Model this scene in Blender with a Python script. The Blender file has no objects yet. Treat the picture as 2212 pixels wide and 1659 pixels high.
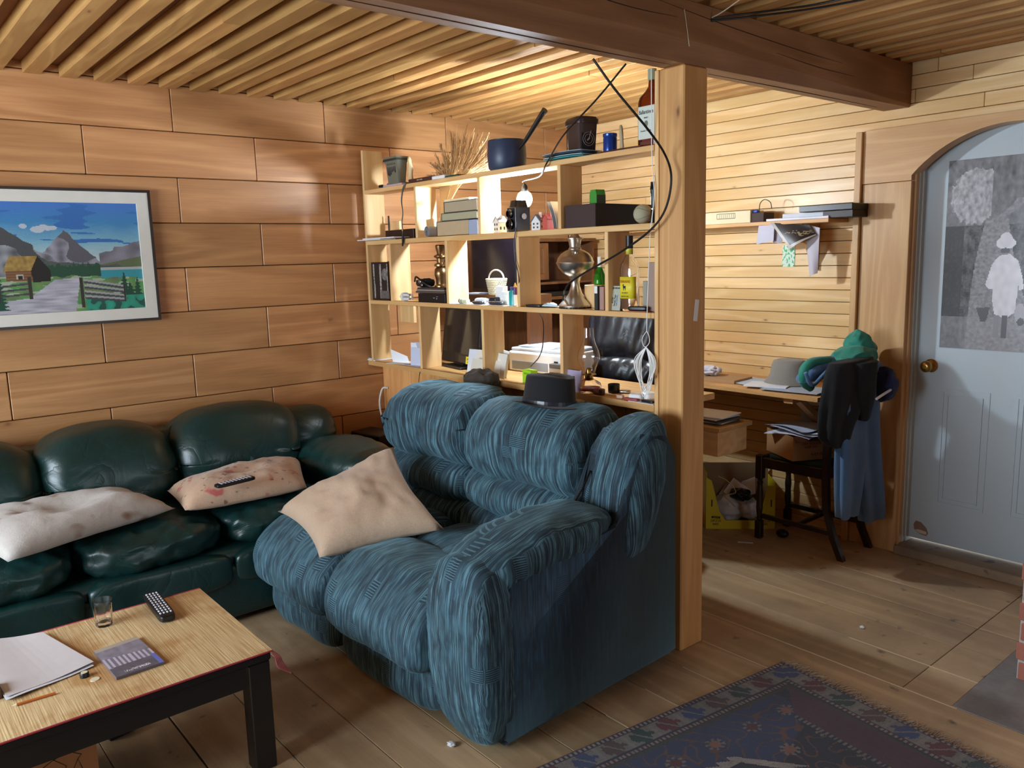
import bpy, bmesh, math, random
from mathutils import Vector, Matrix, noise
random.seed(7)
PI = math.pi
BULB = 500.0
COL = bpy.context.scene.collection
W, H = 2212, 1659
# ---------------------------------------------------------------- camera
FPX, YAW, PITCH, ROLL, EYE = 1745.27, math.radians(50.3026), math.radians(-8.9364), math.radians(-1.5355), 1.55
_f = Vector((math.cos(PITCH)*math.cos(YAW), math.cos(PITCH)*math.sin(YAW), math.sin(PITCH)))
_r = Vector((math.sin(YAW), -math.cos(YAW), 0)); _u = _r.cross(_f)
_r2 = _r*math.cos(ROLL)+_u*math.sin(ROLL); _u2 = -_r*math.sin(ROLL)+_u*math.cos(ROLL)
def P(px, py, X=None, Y=None, Z=None):
    """measured point of the room on a known wall / shelf / floor plane"""
    d = _f*FPX+_r2*(px-W/2)-_u2*(py-H/2); c = Vector((0, 0, EYE))
    t = X/d.x if X is not None else Y/d.y if Y is not None else (Z-EYE)/d.z
    return c+d*t
cd = bpy.data.cameras.new('camera'); cam = bpy.data.objects.new('camera', cd); COL.objects.link(cam)
cd.sensor_fit = 'HORIZONTAL'; cd.sensor_width = 36; cd.lens = 36*FPX/W; cd.clip_start = .02
m = Matrix((_r2, _u2, -_f)).transposed().to_4x4(); m.translation = (0, 0, EYE); cam.matrix_world = m
bpy.context.scene.camera = cam
# ---------------------------------------------------------------- objects
def obj(name, bm, mat, parent=None, label=None, smooth=False, mods=None):
    me = bpy.data.meshes.new(name)
    if isinstance(bm, MB): bm = bm.bm
    bm.to_mesh(me); bm.free()
    for mm in (mat if isinstance(mat, (list, tuple)) else [mat]): me.materials.append(mm)
    if smooth:
        for p in me.polygons: p.use_smooth = True
        if smooth != 2:
            try: me.set_sharp_from_angle(angle=math.radians(40))
            except Exception: pass
    o = bpy.data.objects.new(name, me); COL.objects.link(o)
    if parent is not None:
        o.parent = parent
    if label: o['label'] = label
    return o
def tag(o, label, cat, group=None, kind=None):
    o['label'] = label; o['category'] = cat
    if group: o['group'] = group
    if kind: o['kind'] = kind
    return o
def thing(name, label, cat, loc=(0, 0, 0), rz=0, group=None):
    o = bpy.data.objects.new(name, None); COL.objects.link(o); o.location = loc; o.rotation_euler = (0, 0, rz)
    o.empty_display_size = .05
    return tag(o, label, cat, group)
def single(name, bm, mat, label, cat, loc=(0, 0, 0), rot=(0, 0, 0), group=None, smooth=False):
    o = obj(name, bm, mat, None, None, smooth); o.location = loc; o.rotation_euler = rot
    return tag(o, label, cat, group)
def struct(name, bm, mat, parent=None, smooth=False):
    o = obj(name, bm, mat, parent, None, smooth)
    if parent is None: o['kind'] = 'structure'
    return o
# ---------------------------------------------------------------- mesh builder
def rc(): return (random.random(), random.random(), random.random(), 1)
class MB:
    def __init__(s):
        s.bm = bmesh.new(); s.cl = s.bm.loops.layers.float_color.new('Col'); s.M = Matrix.Identity(4)
    def at(s, loc=(0, 0, 0), rz=0, rx=0, ry=0):
        s.M = Matrix.Translation(loc) @ Matrix.Rotation(rz, 4, 'Z') @ Matrix.Rotation(ry, 4, 'Y') @ Matrix.Rotation(rx, 4, 'X'); return s
    def v(s, p): return s.bm.verts.new(s.M @ Vector(p))
    def f(s, vs, col, mi=0):
        try: fc = s.bm.faces.new(vs)
        except ValueError: return None
        fc.material_index = mi
        if col is not None:
            for l in fc.loops: l[s.cl] = col
        return fc
    def box(s, a, b, col=None, bev=0, mi=0, seg=1):
        if col is None: col = rc()
        x0, y0, z0 = [min(a[i], b[i]) for i in range(3)]; x1, y1, z1 = [max(a[i], b[i]) for i in range(3)]
        vs = [s.v(p) for p in ((x0, y0, z0), (x1, y0, z0), (x1, y1, z0), (x0, y1, z0), (x0, y0, z1), (x1, y0, z1), (x1, y1, z1), (x0, y1, z1))]
        fs = [s.f([vs[i] for i in q], col, mi) for q in ((3, 2, 1, 0), (4, 5, 6, 7), (0, 1, 5, 4), (1, 2, 6, 5), (2, 3, 7, 6), (3, 0, 4, 7))]
        if bev:
            es = list({e for f_ in fs for e in f_.edges})
            r = bmesh.ops.bevel(s.bm, geom=es, offset=bev, segments=seg, affect='EDGES', profile=.5)
            for f_ in r['faces']:
                f_.material_index = mi
                for l in f_.loops: l[s.cl] = col
        return s
    def prism(s, pts, h0, h1, axis='z', col=None, mi=0):
        """polygon pts (a,b) extruded from h0 to h1 along axis"""
        if col is None: col = rc()
        def mp(a, b, h): return (a, b, h) if axis == 'z' else (h, a, b) if axis == 'x' else (a, h, b)
        A = [s.v(mp(a, b, h0)) for a, b in pts]; B = [s.v(mp(a, b, h1)) for a, b in pts]; n = len(pts)
        s.f(A[::-1], col, mi); s.f(B, col, mi)
        for i in range(n): s.f([A[i], A[(i+1) % n], B[(i+1) % n], B[i]], col, mi)
        return s
    def lathe(s, prof, seg=32, col=(1, 1, 1, 1), mi=0, sx=1, sy=1):
        rings = []
        for r, z in prof:
            rings.append([s.v((r*sx*math.cos(2*PI*i/seg), r*sy*math.sin(2*PI*i/seg), z)) for i in range(seg)] if r > 1e-6 else [s.v((0, 0, z))])
        for A, B in zip(rings, rings[1:]):
            for i in range(seg):
                j = (i+1) % seg
                if len(A) == 1 and len(B) == 1: continue
                if len(A) == 1: s.f([A[0], B[j], B[i]], col, mi)
                elif len(B) == 1: s.f([A[i], A[j], B[0]], col, mi)
                else: s.f([A[i], A[j], B[j], B[i]], col, mi)
        return s
    def cyl(s, r, z0, z1, seg=24, r1=None, col=(1, 1, 1, 1), mi=0):
        r1 = r if r1 is None else r1
        return s.lathe([(0, z0), (r, z0), (r1, z1), (0, z1)], seg, col, mi)
    def tube(s, pts, r, seg=8, col=(1, 1, 1, 1), mi=0, closed=False):
        pts = [Vector(p) for p in pts]; n = len(pts); rings = []; up = None
        for i, p in enumerate(pts):
            t = (pts[min(i+1, n-1)]-pts[max(i-1, 0)]).normalized()
            if up is None:
                up = Vector((0, 0, 1)) if abs(t.z) < .9 else Vector((1, 0, 0))
            a = (up-t*up.dot(t)).normalized(); b = t.cross(a); up = a
            rr = r(i/(n-1)) if callable(r) else r
            rings.append([s.v(p+(a*math.cos(2*PI*k/seg)+b*math.sin(2*PI*k/seg))*rr) for k in range(seg)])
        for A, B in zip(rings, rings[1:]):
            for i in range(seg): s.f([A[i], A[(i+1) % seg], B[(i+1) % seg], B[i]], col, mi)
        s.f(rings[0][::-1], col, mi); s.f(rings[-1], col, mi)
        return s
    def loft(s, secs, seg=24, col=(1, 1, 1, 1), mi=0, cap=True):
        """secs: (center, U vector, V vector, exponent)"""
        rings = []
        for c, U, V, k in secs:
            c = Vector(c); U = Vector(U); V = Vector(V); R = []
            for i in range(seg):
                a = 2*PI*i/seg; ca, sa = math.cos(a), math.sin(a); q = (abs(ca)**k+abs(sa)**k)**(-1/k)
                R.append(s.v(c+U*ca*q+V*sa*q))
            rings.append(R)
        for A, B in zip(rings, rings[1:]):
            for i in range(seg): s.f([A[i], A[(i+1) % seg], B[(i+1) % seg], B[i]], col, mi)
        if cap: s.f(rings[0][::-1], col, mi); s.f(rings[-1], col, mi)
        return s
    def sphere(s, c, r, col=(1, 1, 1, 1), n=12, mi=0):
        c = Vector(c); r = Vector(r) if hasattr(r, '__len__') else Vector((r, r, r)); M0 = s.M.copy()
        s.M = M0 @ Matrix.Translation(c) @ Matrix.Diagonal((r.x, r.y, r.z, 1))
        s.lathe([(math.sin(PI*i/n), -math.cos(PI*i/n)) for i in range(n+1)], 2*n, col, mi); s.M = M0
        return s
    def cushion(s, c, size, k=4, n=14, fn=None, col=(1, 1, 1, 1), ky=None):
        """soft box: superellipsoid of full size, optionally deformed by fn(unit point, point)"""
        cache = {}; c = Vector(c)
        def V(i, j, l):
            key = (i, j, l)
            if key not in cache:
                q = Vector((i, j, l))*(2/n)-Vector((1, 1, 1)); q = Vector([math.tan(t*.9)/math.tan(.9) if False else t for t in q])
                
                if ky is None: rr = (abs(q.x)**k+abs(q.y)**k+abs(q.z)**k)**(-1/k)
                else:
                    lo, hi = .3, 1.0
                    for _ in range(14):
                        rr = (lo+hi)/2
                        if ((abs(q.x*rr)**k+abs(q.z*rr)**k)**(ky/k)+abs(q.y*rr)**ky) > 1: hi = rr
                        else: lo = rr
                q = q*rr
                p = Vector((q.x*size[0]/2, q.y*size[1]/2, q.z*size[2]/2))
                if fn: p = fn(q, p)
                cache[key] = s.v(p+c)
            return cache[key]
        for i in range(n):
            for j in range(n):
                for a, b in ((0, 1), (n, -1)):
                    q = [(i, j), (i+1, j), (i+1, j+1), (i, j+1)][::-b]
                    s.f([V(x, y, a) for x, y in q], col); s.f([V(a, x, y) for x, y in q], col); s.f([V(y, a, x) for x, y in q], col)
        return s
    def grid(s, fn, nu, nv, colf=None, mi=0):
        vs = [[s.v(fn(i/nu, j/nv)) for j in range(nv+1)] for i in range(nu+1)]
        for i in range(nu):
            for j in range(nv):
                fc = s.f([vs[i][j], vs[i+1][j], vs[i+1][j+1], vs[i][j+1]], None, mi)
                if fc:
                    cc = colf((i+.5)/nu, (j+.5)/nv) if colf else (1, 1, 1, 1)
                    for l in fc.loops: l[s.cl] = cc
        return s
def sheet(fn, nu, nv, th=.002, colf=None):
    """thin closed sheet following fn(u,v) with real thickness along its normal"""
    m = MB(); e = 1e-3
    def nrm(u, v):
        p = Vector(fn(u, v)); a = Vector(fn(min(u+e, 1+e), v))-p; b = Vector(fn(u, min(v+e, 1+e)))-p
        n = a.cross(b); return n.normalized() if n.length > 1e-12 else Vector((0, 0, 1))
    T = [[m.v(Vector(fn(i/nu, j/nv))+nrm(i/nu, j/nv)*th/2) for j in range(nv+1)] for i in range(nu+1)]
    B = [[m.v(Vector(fn(i/nu, j/nv))-nrm(i/nu, j/nv)*th/2) for j in range(nv+1)] for i in range(nu+1)]
    W_ = (1, 1, 1, 1)
    for i in range(nu):
        for j in range(nv):
            cc = colf((i+.5)/nu, (j+.5)/nv) if colf else W_
            m.f([T[i][j], T[i+1][j], T[i+1][j+1], T[i][j+1]], cc); m.f([B[i][j+1], B[i+1][j+1], B[i+1][j], B[i][j]], cc)
    cc = colf(.5, .02) if colf else W_
    for i in range(nu):
        m.f([B[i][0], B[i+1][0], T[i+1][0], T[i][0]], cc); m.f([T[i][nv], T[i+1][nv], B[i+1][nv], B[i][nv]], cc)
    for j in range(nv):
        m.f([T[0][j], T[0][j+1], B[0][j+1], B[0][j]], cc); m.f([B[nu][j], B[nu][j+1], T[nu][j+1], T[nu][j]], cc)
    return m
def spline(ctrl, n=10):
    """Catmull-Rom through ctrl"""
    c = [Vector(p) for p in ctrl]; c = [c[0]*2-c[1]]+c+[c[-1]*2-c[-2]]; out = []
    for i in range(1, len(c)-2):
        for k in range(n):
            t = k/n; a, b, d, e = c[i-1], c[i], c[i+1], c[i+2]
            out.append(.5*((2*b)+(-a+d)*t+(2*a-5*b+4*d-e)*t*t+(-a+3*b-3*d+e)*t**3))
    return out+[c[-2]]
def pillow(c00, c10, c11, c01, th, nu=26, pinch=.1, lump=.0, seed=0, up=Vector((0, 0, 1)), flat=.35, tuft=0):
    """knife-edge pillow between four corners"""
    m = MB(); C = [Vector(q) for q in (c00, c10, c11, c01)]
    N = (C[1]-C[0]).cross(C[3]-C[0]).normalized()
    if N.dot(up) < 0: N = -N
    def pos(u, v, sgn):
        a, b = 2*u-1, 2*v-1
        uu = .5+.5*a*(1-pinch*(1-b*b)); vv = .5+.5*b*(1-pinch*(1-a*a))
        p = C[0]*(1-uu)*(1-vv)+C[1]*uu*(1-vv)+C[2]*uu*vv+C[3]*(1-uu)*vv
        h = ((1-a**4)*(1-b**4))**.55*th/2
        if lump: h += lump*noise.noise(Vector((u*3+seed, v*3, sgn*2)))*(1-a*a)*(1-b*b) + lump*.35*noise.noise(Vector((u*11+seed, v*9, sgn)))*((1-a**4)*(1-b**4))
        if tuft and sgn > 0: h -= tuft*math.exp(-((a-.05)**2+(b*1.3)**2)*14)
        return p+N*h*(sgn if sgn > 0 else -flat*2)
    G = {}
    for sg in (1, -1):
        for i in range(nu+1):
            for j in range(nu+1):
                if sg < 0 and (i in (0, nu) or j in (0, nu)): G[sg, i, j] = G[1, i, j]
                else: G[sg, i, j] = m.v(pos(i/nu, j/nu, sg))
        for i in range(nu):
            for j in range(nu):
                q = [G[sg, i, j], G[sg, i+1, j], G[sg, i+1, j+1], G[sg, i, j+1]]
                m.f(q if sg > 0 else q[::-1], (i/nu, j/nu, 0, 1))
    bmesh.ops.recalc_face_normals(m.bm, faces=m.bm.faces)
    return m
def text(s, size, mat, parent, loc, rot, ext=.0004, name='lettering', align='CENTER', sx=1, label=None):
    cu = bpy.data.curves.new('t', 'FONT'); cu.body = s; cu.size = size; cu.extrude = ext; cu.align_x = align; cu.align_y = 'CENTER'
    to = bpy.data.objects.new('t', cu); COL.objects.link(to); bpy.context.view_layer.update()
    me = bpy.data.meshes.new_from_object(to.evaluated_get(bpy.context.evaluated_depsgraph_get()))
    bpy.data.objects.remove(to); me.name = name
    me.materials.clear(); me.materials.append(mat)
    o = bpy.data.objects.new(name, me); COL.objects.link(o); o.parent = parent; o.location = loc
    o.rotation_euler = rot; o.scale = (sx, 1, 1)
    if label: o['label'] = label
    return o
FX = (PI/2, 0, -PI/2)      # text that faces -X, reading towards -Y
FY = (PI/2, 0, 0)          # text that faces -Y, reading towards +X
# ---------------------------------------------------------------- materials
def lin(h):
    h = h.lstrip('#'); v = [int(h[i:i+2], 16)/255 for i in (0, 2, 4)]
    return tuple((x/12.92 if x <= .04045 else ((x+.055)/1.055)**2.4) for x in v)+(1,)
class NT:
    def __init__(s, name):
        s.mat = bpy.data.materials.new(name); s.mat.use_nodes = True; s.t = s.mat.node_tree
        s.b = s.t.nodes['Principled BSDF']
    def n(s, typ, ins={}, **kw):
        nd = s.t.nodes.new(typ)
        for k, v in kw.items(): setattr(nd, k, v)
        for k, v in ins.items():
            if isinstance(v, bpy.types.NodeSocket): s.t.links.new(v, nd.inputs[k])
            else: nd.inputs[k].default_value = v
        return nd
    def m(s, op, a, b=0.0, c=None):
        ins = {0: a, 1: b}
        if c is not None: ins[2] = c
        return s.n('ShaderNodeMath', ins, operation=op).outputs[0]
    def mix(s, f, a, b, mode='MIX'):
        nd = s.t.nodes.new('ShaderNodeMix'); nd.data_type = 'RGBA'; nd.blend_type = mode
        for k, v in ((0, f), (6, a), (7, b)):
            if isinstance(v, bpy.types.NodeSocket): s.t.links.new(v, nd.inputs[k])
            else: nd.inputs[k].default_value = v
        return nd.outputs[2]
    def set(s, **kw):
        for k, v in kw.items():
            k = k.replace('_', ' ')
            if isinstance(v, bpy.types.NodeSocket): s.t.links.new(v, s.b.inputs[k])
            else: s.b.inputs[k].default_value = v
        return s
    def bump(s, h, strength=.3, dist=.01):
        b = s.n('ShaderNodeBump', {'Height': h, 'Strength': strength, 'Distance': dist}); s.t.links.new(b.outputs[0], s.b.inputs['Normal']); return s
    def coord(s): return s.n('ShaderNodeTexCoord').outputs['Object']
    def noise(s, vec, scale, detail=4, rough=.55, dist=0):
        return s.n('ShaderNodeTexNoise', {'Vector': vec, 'Scale': scale, 'Detail': detail, 'Roughness': rough, 'Distortion': dist}).outputs[0]
    def ramp(s, f, stops):
        nd = s.n('ShaderNodeValToRGB', {0: f}); e = nd.color_ramp.elements
        while len(e) < len(stops): e.new(.5)
        for el, (p_, c_) in zip(e, stops): el.position = p_; el.color = c_ if len(c_) == 4 else tuple(c_)+(1,)
        return nd.outputs[0]
    def vmul(s, v, sc): return s.n('ShaderNodeVectorMath', {0: v, 1: sc}, operation='MULTIPLY').outputs[0]
    def vadd(s, v, w): return s.n('ShaderNodeVectorMath', {0: v, 1: w}, operation='ADD').outputs[0]
_mc = {}
def plain(hexc, rough=.6, metal=0, bump=0, bscale=60, var=.06, name=None, **kw):
    key = (hexc, rough, metal, bump, name, str(kw))
    if key in _mc: return _mc[key]
    t = NT(name or 'plain_'+hexc); co = t.coord(); c = lin(hexc)
    nz = t.noise(co, 18, 3)
    t.set(Base_Color=t.mix(nz, tuple(x*(1-var) for x in c[:3])+(1,), tuple(min(1, x*(1+var)) for x in c[:3])+(1,)), Roughness=rough, Metallic=metal, **kw)
    if bump: t.bump(t.noise(co, bscale, 5), bump, .004)
    _mc[key] = t.mat; return t.mat
def glass(hexc='ffffff', rough=.0, ior=1.45):
    t = NT('glass_'+hexc); t.set(Base_Color=lin(hexc), Transmission_Weight=1.0, Roughness=rough, IOR=ior); return t.mat
def wood(name, a, b, axis=0, across=9, lines=30, knots=.5, rough=.45, tint=.16, grime=0, spec=.5, knotcol='5a2c12', grimecol='3a3430', kscale=1.6, bmp=.12):
    """boards: axis is the grain direction; the Col attribute carries a random tint and offset per board"""
    t = NT(name); co = t.coord(); at = t.n('ShaderNodeAttribute', attribute_name='Col').outputs[0]
    off = t.vadd(co, t.vmul(at, (7.0, 5.0, 9.0)))
    sc = [across]*3; sc[axis] = across*.11; g = t.vmul(off, tuple(sc))
    n1 = t.noise(g, .55, 3, .45, .25)
    rings = t.m('ADD', t.m('MULTIPLY', t.m('SINE', t.m('MULTIPLY', n1, float(lines*2.4))), .5), .5)
    rings = t.m('POWER', rings, 2.2)
    fs = [140]*3; fs[axis] = 5; fine = t.noise(t.vmul(off, tuple(fs)), 1, 3, .6)
    big = t.noise(off, 2.2, 2, .5)
    f = t.m('ADD', t.m('MULTIPLY', rings, .27), t.m('ADD', t.m('MULTIPLY', fine, .45), t.m('MULTIPLY', big, .38)))
    colr = t.ramp(f, [(.18, lin(a)), (.85, lin(b))])
    rnd = t.n('ShaderNodeSeparateColor', {0: at}).outputs[0]
    hsv = t.n('ShaderNodeHueSaturation', {'Color': colr, 'Value': t.m('ADD', t.m('MULTIPLY', rnd, tint*2), 1-tint), 'Hue': t.m('ADD', t.m('MULTIPLY', rnd, -.006), .503)}).outputs[0]
    out = hsv
    if knots:
        ks = [kscale*2.6]*3; ks[axis] = kscale
        vo = t.n('ShaderNodeTexVoronoi', {'Vector': t.vadd(t.vmul(off, tuple(ks)), t.vmul(t.n('ShaderNodeTexNoise', {'Vector': off, 'Scale': 14.0}).outputs[1], (.07, .07, .07))), 'Scale': 1.0, 'Randomness': 1.0})
        kd = t.m('SUBTRACT', 1.0, t.m('SMOOTH_MIN', t.m('DIVIDE', vo.outputs['Distance'], .045*(knots+.6)), 1.0, .1))
        kr = t.m('ADD', t.m('MULTIPLY', t.m('SUBTRACT', 1.0, t.m('MINIMUM', t.m('DIVIDE', vo.outputs['Distance'], .13), 1.0)), .35), t.m('MAXIMUM', t.m('MULTIPLY', kd, .8), 0.0))
        out = t.mix(t.m('MINIMUM', kr, .85), out, lin(knotcol))
    if grime:
        gz = t.m('MULTIPLY', t.ramp(t.noise(co, 1.7, 8, .7), [(.42, (0, 0, 0)), (.75, (1, 1, 1))]), grime)
        sp = t.m('MULTIPLY', t.ramp(t.noise(co, 13, 3, .5), [(.66, (0, 0, 0)), (.74, (1, 1, 1))]), grime*1.3)
        out = t.mix(t.m('MINIMUM', t.m('ADD', gz, sp), .9), out, lin(grimecol))
    t.set(Base_Color=out, Roughness=t.m('ADD', rough, t.m('MULTIPLY', fine, .12)), Specular_IOR_Level=spec)
    t.bump(t.m('ADD', fine, t.m('MULTIPLY', rings, .3)), bmp, .002)
    return t.mat
def colmat(name, rough=.6, bump=0, bscale=200, **kw):
    """uses the painted Col attribute of a picture, print or woven pattern"""
    t = NT(name); at = t.n('ShaderNodeAttribute', attribute_name='Col').outputs[0]
    t.set(Base_Color=at, Roughness=rough, **kw)
    if bump: t.bump(t.noise(t.coord(), bscale, 4), bump, .003)
    return t.mat
M = {}
M['wall'] = wood('pine_wall_boards', '9d6a3e', 'cb9663', 0, 7, 20, .5, .36, .13, spec=.5, knotcol='6e3a1c', kscale=1.7)
M['slatwall'] = wood('pine_slat_boards', 'd2a566', 'eccb96', 1, 11, 14, 1.0, .3, .09, spec=.5, knotcol='7e4a1c', kscale=4.6)
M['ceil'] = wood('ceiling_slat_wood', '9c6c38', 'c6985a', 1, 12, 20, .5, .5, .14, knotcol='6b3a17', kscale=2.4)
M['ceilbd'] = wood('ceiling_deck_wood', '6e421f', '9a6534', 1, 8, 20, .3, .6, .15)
M['beam'] = wood('beam_wood', '7d5334', 'a37650', 0, 7, 20, .75, .5, .04, knotcol='3e2010', kscale=1.7)
M['post'] = wood('post_wood', 'c08a4f', 'ddab6c', 2, 8, 22, .6, .42, .04, knotcol='6b3a17', kscale=1.8)
M['casing'] = wood('casing_wood', 'bc8c56', 'd8ae78', 2, 7, 26, .25, .4, .06)
M['casingh'] = wood('casing_wood_h', 'bc8c56', 'd8ae78', 1, 7, 26, .25, .4, .06)
M['shelf'] = wood('shelf_pine', 'cc9a5c', 'e8c088', 1, 9, 18, .35, .45, .07)
M['shelfv'] = wood('shelf_pine_upright', 'cf9f62', 'eac58e', 2, 8, 18, .45, .45, .09)
M['tongue'] = wood('tongue_boards', 'c38446', 'dfa668', 2, 8, 20, .5, .42, .1)
M['floor'] = wood('floor_boards', 'a08462', 'c6aa84', 1, 6, 20, .25, .42, .1, grime=.55, knotcol='4a3018', grimecol='5b5048', kscale=1.2)
M['sill'] = wood('worn_sill', '8a7258', 'a58c6c', 1, 8, 18, .2, .7, .05, grime=.7)
M['walnut'] = wood('dark_cabinet_wood', '5d3a22', '84552f', 2, 8, 24, .1, .35, .06)
M['desk'] = wood('desk_pine', 'b98950', 'd6a96b', 1, 8, 20, .3, .45, .06)
M['ebony'] = wood('dark_chair_wood', '1a110d', '33221a', 2, 9, 10, 0, .3, .05)
M['blackwood'] = plain('15100f', .35, bump=.15, name='black_painted_wood')
M['black'] = plain('0d0d10', .4, name='black_plastic')
M['blackm'] = plain('16161a', .75, bump=.2, name='black_fabric')
M['white'] = plain('e6e6e4', .5, name='white_plastic')
M['paper'] = plain('e4e6ea', .8, name='white_paper')
M['paper2'] = plain('cfd2da', .8, name='grey_paper')
M['cream'] = plain('d8cdae', .7, name='cream_card')
M['steel'] = plain('b9b4ac', .25, 1, name='nickel_metal')
M['brass'] = plain('b08a4a', .3, 1, name='brass')
M['glass'] = glass()
def fabric(name, axis, dark='0e1923', mid='233d4c', light='6e9dab'):
    t = NT(name); co0 = t.coord()
    nrm = t.n('ShaderNodeSeparateXYZ', {0: t.n('ShaderNodeTexCoord').outputs['Normal']}); sp = t.n('ShaderNodeSeparateXYZ', {0: co0})
    sw = t.m('GREATER_THAN', t.m('ABSOLUTE', nrm.outputs[axis]), .74)
    swp = t.n('ShaderNodeCombineXYZ', {0: sp.outputs[1], 1: sp.outputs[0], 2: sp.outputs[2]}).outputs[0]
    mx = t.t.nodes.new('ShaderNodeMix'); mx.data_type = 'VECTOR'; t.t.links.new(sw, mx.inputs[0]); t.t.links.new(co0, mx.inputs[4]); t.t.links.new(swp, mx.inputs[5]); co = mx.outputs[1]
    s1 = [2.5, 2.5, 2.5]; s1[axis] = 330
    fine = t.noise(t.vmul(co, tuple(s1)), 1, 1, .5)
    s2 = [13, 13, 13]; s2[axis] = 60
    blk = t.noise(t.vmul(co, tuple(s2)), 1, 2, .5)
    big = t.noise(co, 5, 3, .6)
    s3 = [3, 3, 3]; s3[axis] = 26
    ban = t.noise(t.vmul(co, tuple(s3)), 1, 1, .5)
    st = t.m('MULTIPLY', t.ramp(fine, [(.40, (0, 0, 0)), (.62, (1, 1, 1))]), t.ramp(blk, [(.36, (.1, .1, .1)), (.62, (1, 1, 1))]))
    base = t.mix(t.ramp(ban, [(.35, (0, 0, 0)), (.65, (1, 1, 1))]), lin(dark), lin(mid))
    base = t.mix(t.m('MULTIPLY', t.ramp(big, [(.35, (0, 0, 0)), (.7, (1, 1, 1))]), .5), base, lin(mid))
    sx_ = t.n('ShaderNodeSeparateXYZ', {0: co}); zf = sx_.outputs[2]; af = sx_.outputs[axis]
    cell = t.n('ShaderNodeCombineXYZ', {0: t.m('FLOOR', t.m('MULTIPLY', af, 22.0)), 1: t.m('FLOOR', t.m('MULTIPLY', zf, 21.0)), 2: 3.0}).outputs[0]
    wn = t.n('ShaderNodeTexWhiteNoise', {0: cell}, noise_dimensions='3D').outputs[0]
    lad = t.m('MULTIPLY', t.m('GREATER_THAN', wn, .93), 1.0)
    hs = t.m('GREATER_THAN', t.m('SINE', t.m('MULTIPLY', zf, 900.0)), .5)
    base = t.mix(t.m('MULTIPLY', t.m('LESS_THAN', wn, .3), .45), base, lin(dark))
    st = t.m('ADD', t.m('MULTIPLY', st, t.m('SUBTRACT', 1.0, lad)), t.m('MULTIPLY', lad, t.m('MULTIPLY', hs, .7)))
    t.set(Base_Color=t.mix(t.m('MULTIPLY', st, .62), base, lin(light)), Roughness=.85, Sheen_Weight=.35, Sheen_Roughness=.4)
    t.b.inputs['Sheen Tint'].default_value = lin('9fd0e0')
    wr = t.noise(co, 11, 3, .5, .2)
    t.bump(t.m('ADD', t.m('MULTIPLY', fine, .06), t.m('MULTIPLY', wr, .35)), .35, .012)
    return t.mat
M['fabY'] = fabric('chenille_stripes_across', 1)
M['fabX'] = fabric('chenille_side_shaded', 0, '060c13', '0e1c27', '28465a')  # same chenille, darkened in colour for the shade on the loveseat's side
def leather(name, base, hi, rough=.30, wscale=6):
    t = NT(name); co = t.coord()
    n_ = t.noise(co, 3, 4)
    wr = t.noise(co, wscale, 4, .5, .9); fine = t.n('ShaderNodeTexVoronoi', {'Vector': co, 'Scale': 260.0}).outputs[0]
    cr = t.m('POWER', t.m('ABSOLUTE', t.m('SUBTRACT', t.m('MULTIPLY', wr, 2.0), 1.0)), .5)
    t.set(Base_Color=t.mix(n_, lin(base), lin(hi)), Roughness=t.m('ADD', rough, t.m('MULTIPLY', n_, .12)), Specular_IOR_Level=.6)
    t.bump(t.m('ADD', t.m('MULTIPLY', cr, .6), t.m('MULTIPLY', fine, .03)), .35, .010)
    return t.mat
M['leather'] = leather('green_leather', '0a2826', '103634')
M['bleather'] = leather('black_leather', '0b0b10', '17171c', .3, 5)
def cloth(name, hexc, hex2=None, scale=400, bmp=.5, rough=.9, blot=None, sheen=.2):
    t = NT(name); co = t.coord(); n_ = t.noise(co, 7, 4, .6); c = t.mix(n_, lin(hexc), lin(hex2 or hexc))
    if blot:
        for (h, s_, lo, off) in blot:
            c = t.mix(t.ramp(t.noise(t.vadd(co, (off, off*2, 0)), s_, 2, .5), [(lo, (0, 0, 0)), (lo+.06, (1, 1, 1))]), c, lin(h))
    wv = t.noise(co, scale, 2)
    t.set(Base_Color=t.mix(t.m('MULTIPLY', wv, .5), c, (0, 0, 0, 1), 'MIX'), Roughness=rough, Sheen_Weight=sheen)
    t.bump(t.m('ADD', t.m('MULTIPLY', wv, .25), t.noise(co, 16, 3, .5, .5)), bmp, .006)
    return t.mat
M['tan'] = cloth('tan_corduroy', 'c9a98c', 'd8bb9f')
M['floral'] = cloth('floral_tapestry', 'd3ab8c', 'e0bd9f', blot=[('cf6a62', 11, .62, 3.1), ('8a6a50', 26, .62, 7.7)])
M['linen'] = cloth('stained_linen', 'c5bcb4', 'd8d2cc', blot=[('8a5f38', 5.5, .62, 1.3)])
M['denim'] = cloth('blue_denim', '476f9f', '6790bd', scale=700, bmp=.5)
M['jacket'] = cloth('dark_jacket', '080a0d', '0f1418', scale=500, sheen=.03)
M['teal'] = cloth('green_hood_cloth', '138a74', '1f9a83', scale=300, rough=.7)
M['felt'] = cloth('black_felt', '0b0c12', '11131a', scale=600, bmp=.2)
M['tweed'] = cloth('grey_tweed', '8a857b', '9c968a', scale=500)
M['brownfelt'] = cloth('brown_cap_cloth', '3d342c', '52473c', scale=500)
M['navy'] = cloth('navy_cloth', '161d4a', '1c2558', scale=500)
# ================================================================= the room
XB, YA, XS = 4.05, 4.205, 2.385
XL, YR = -1.9, -2.2          # the two walls behind the camera
ZC = 2.40
WALL_D = M['ceilbd']
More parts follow.
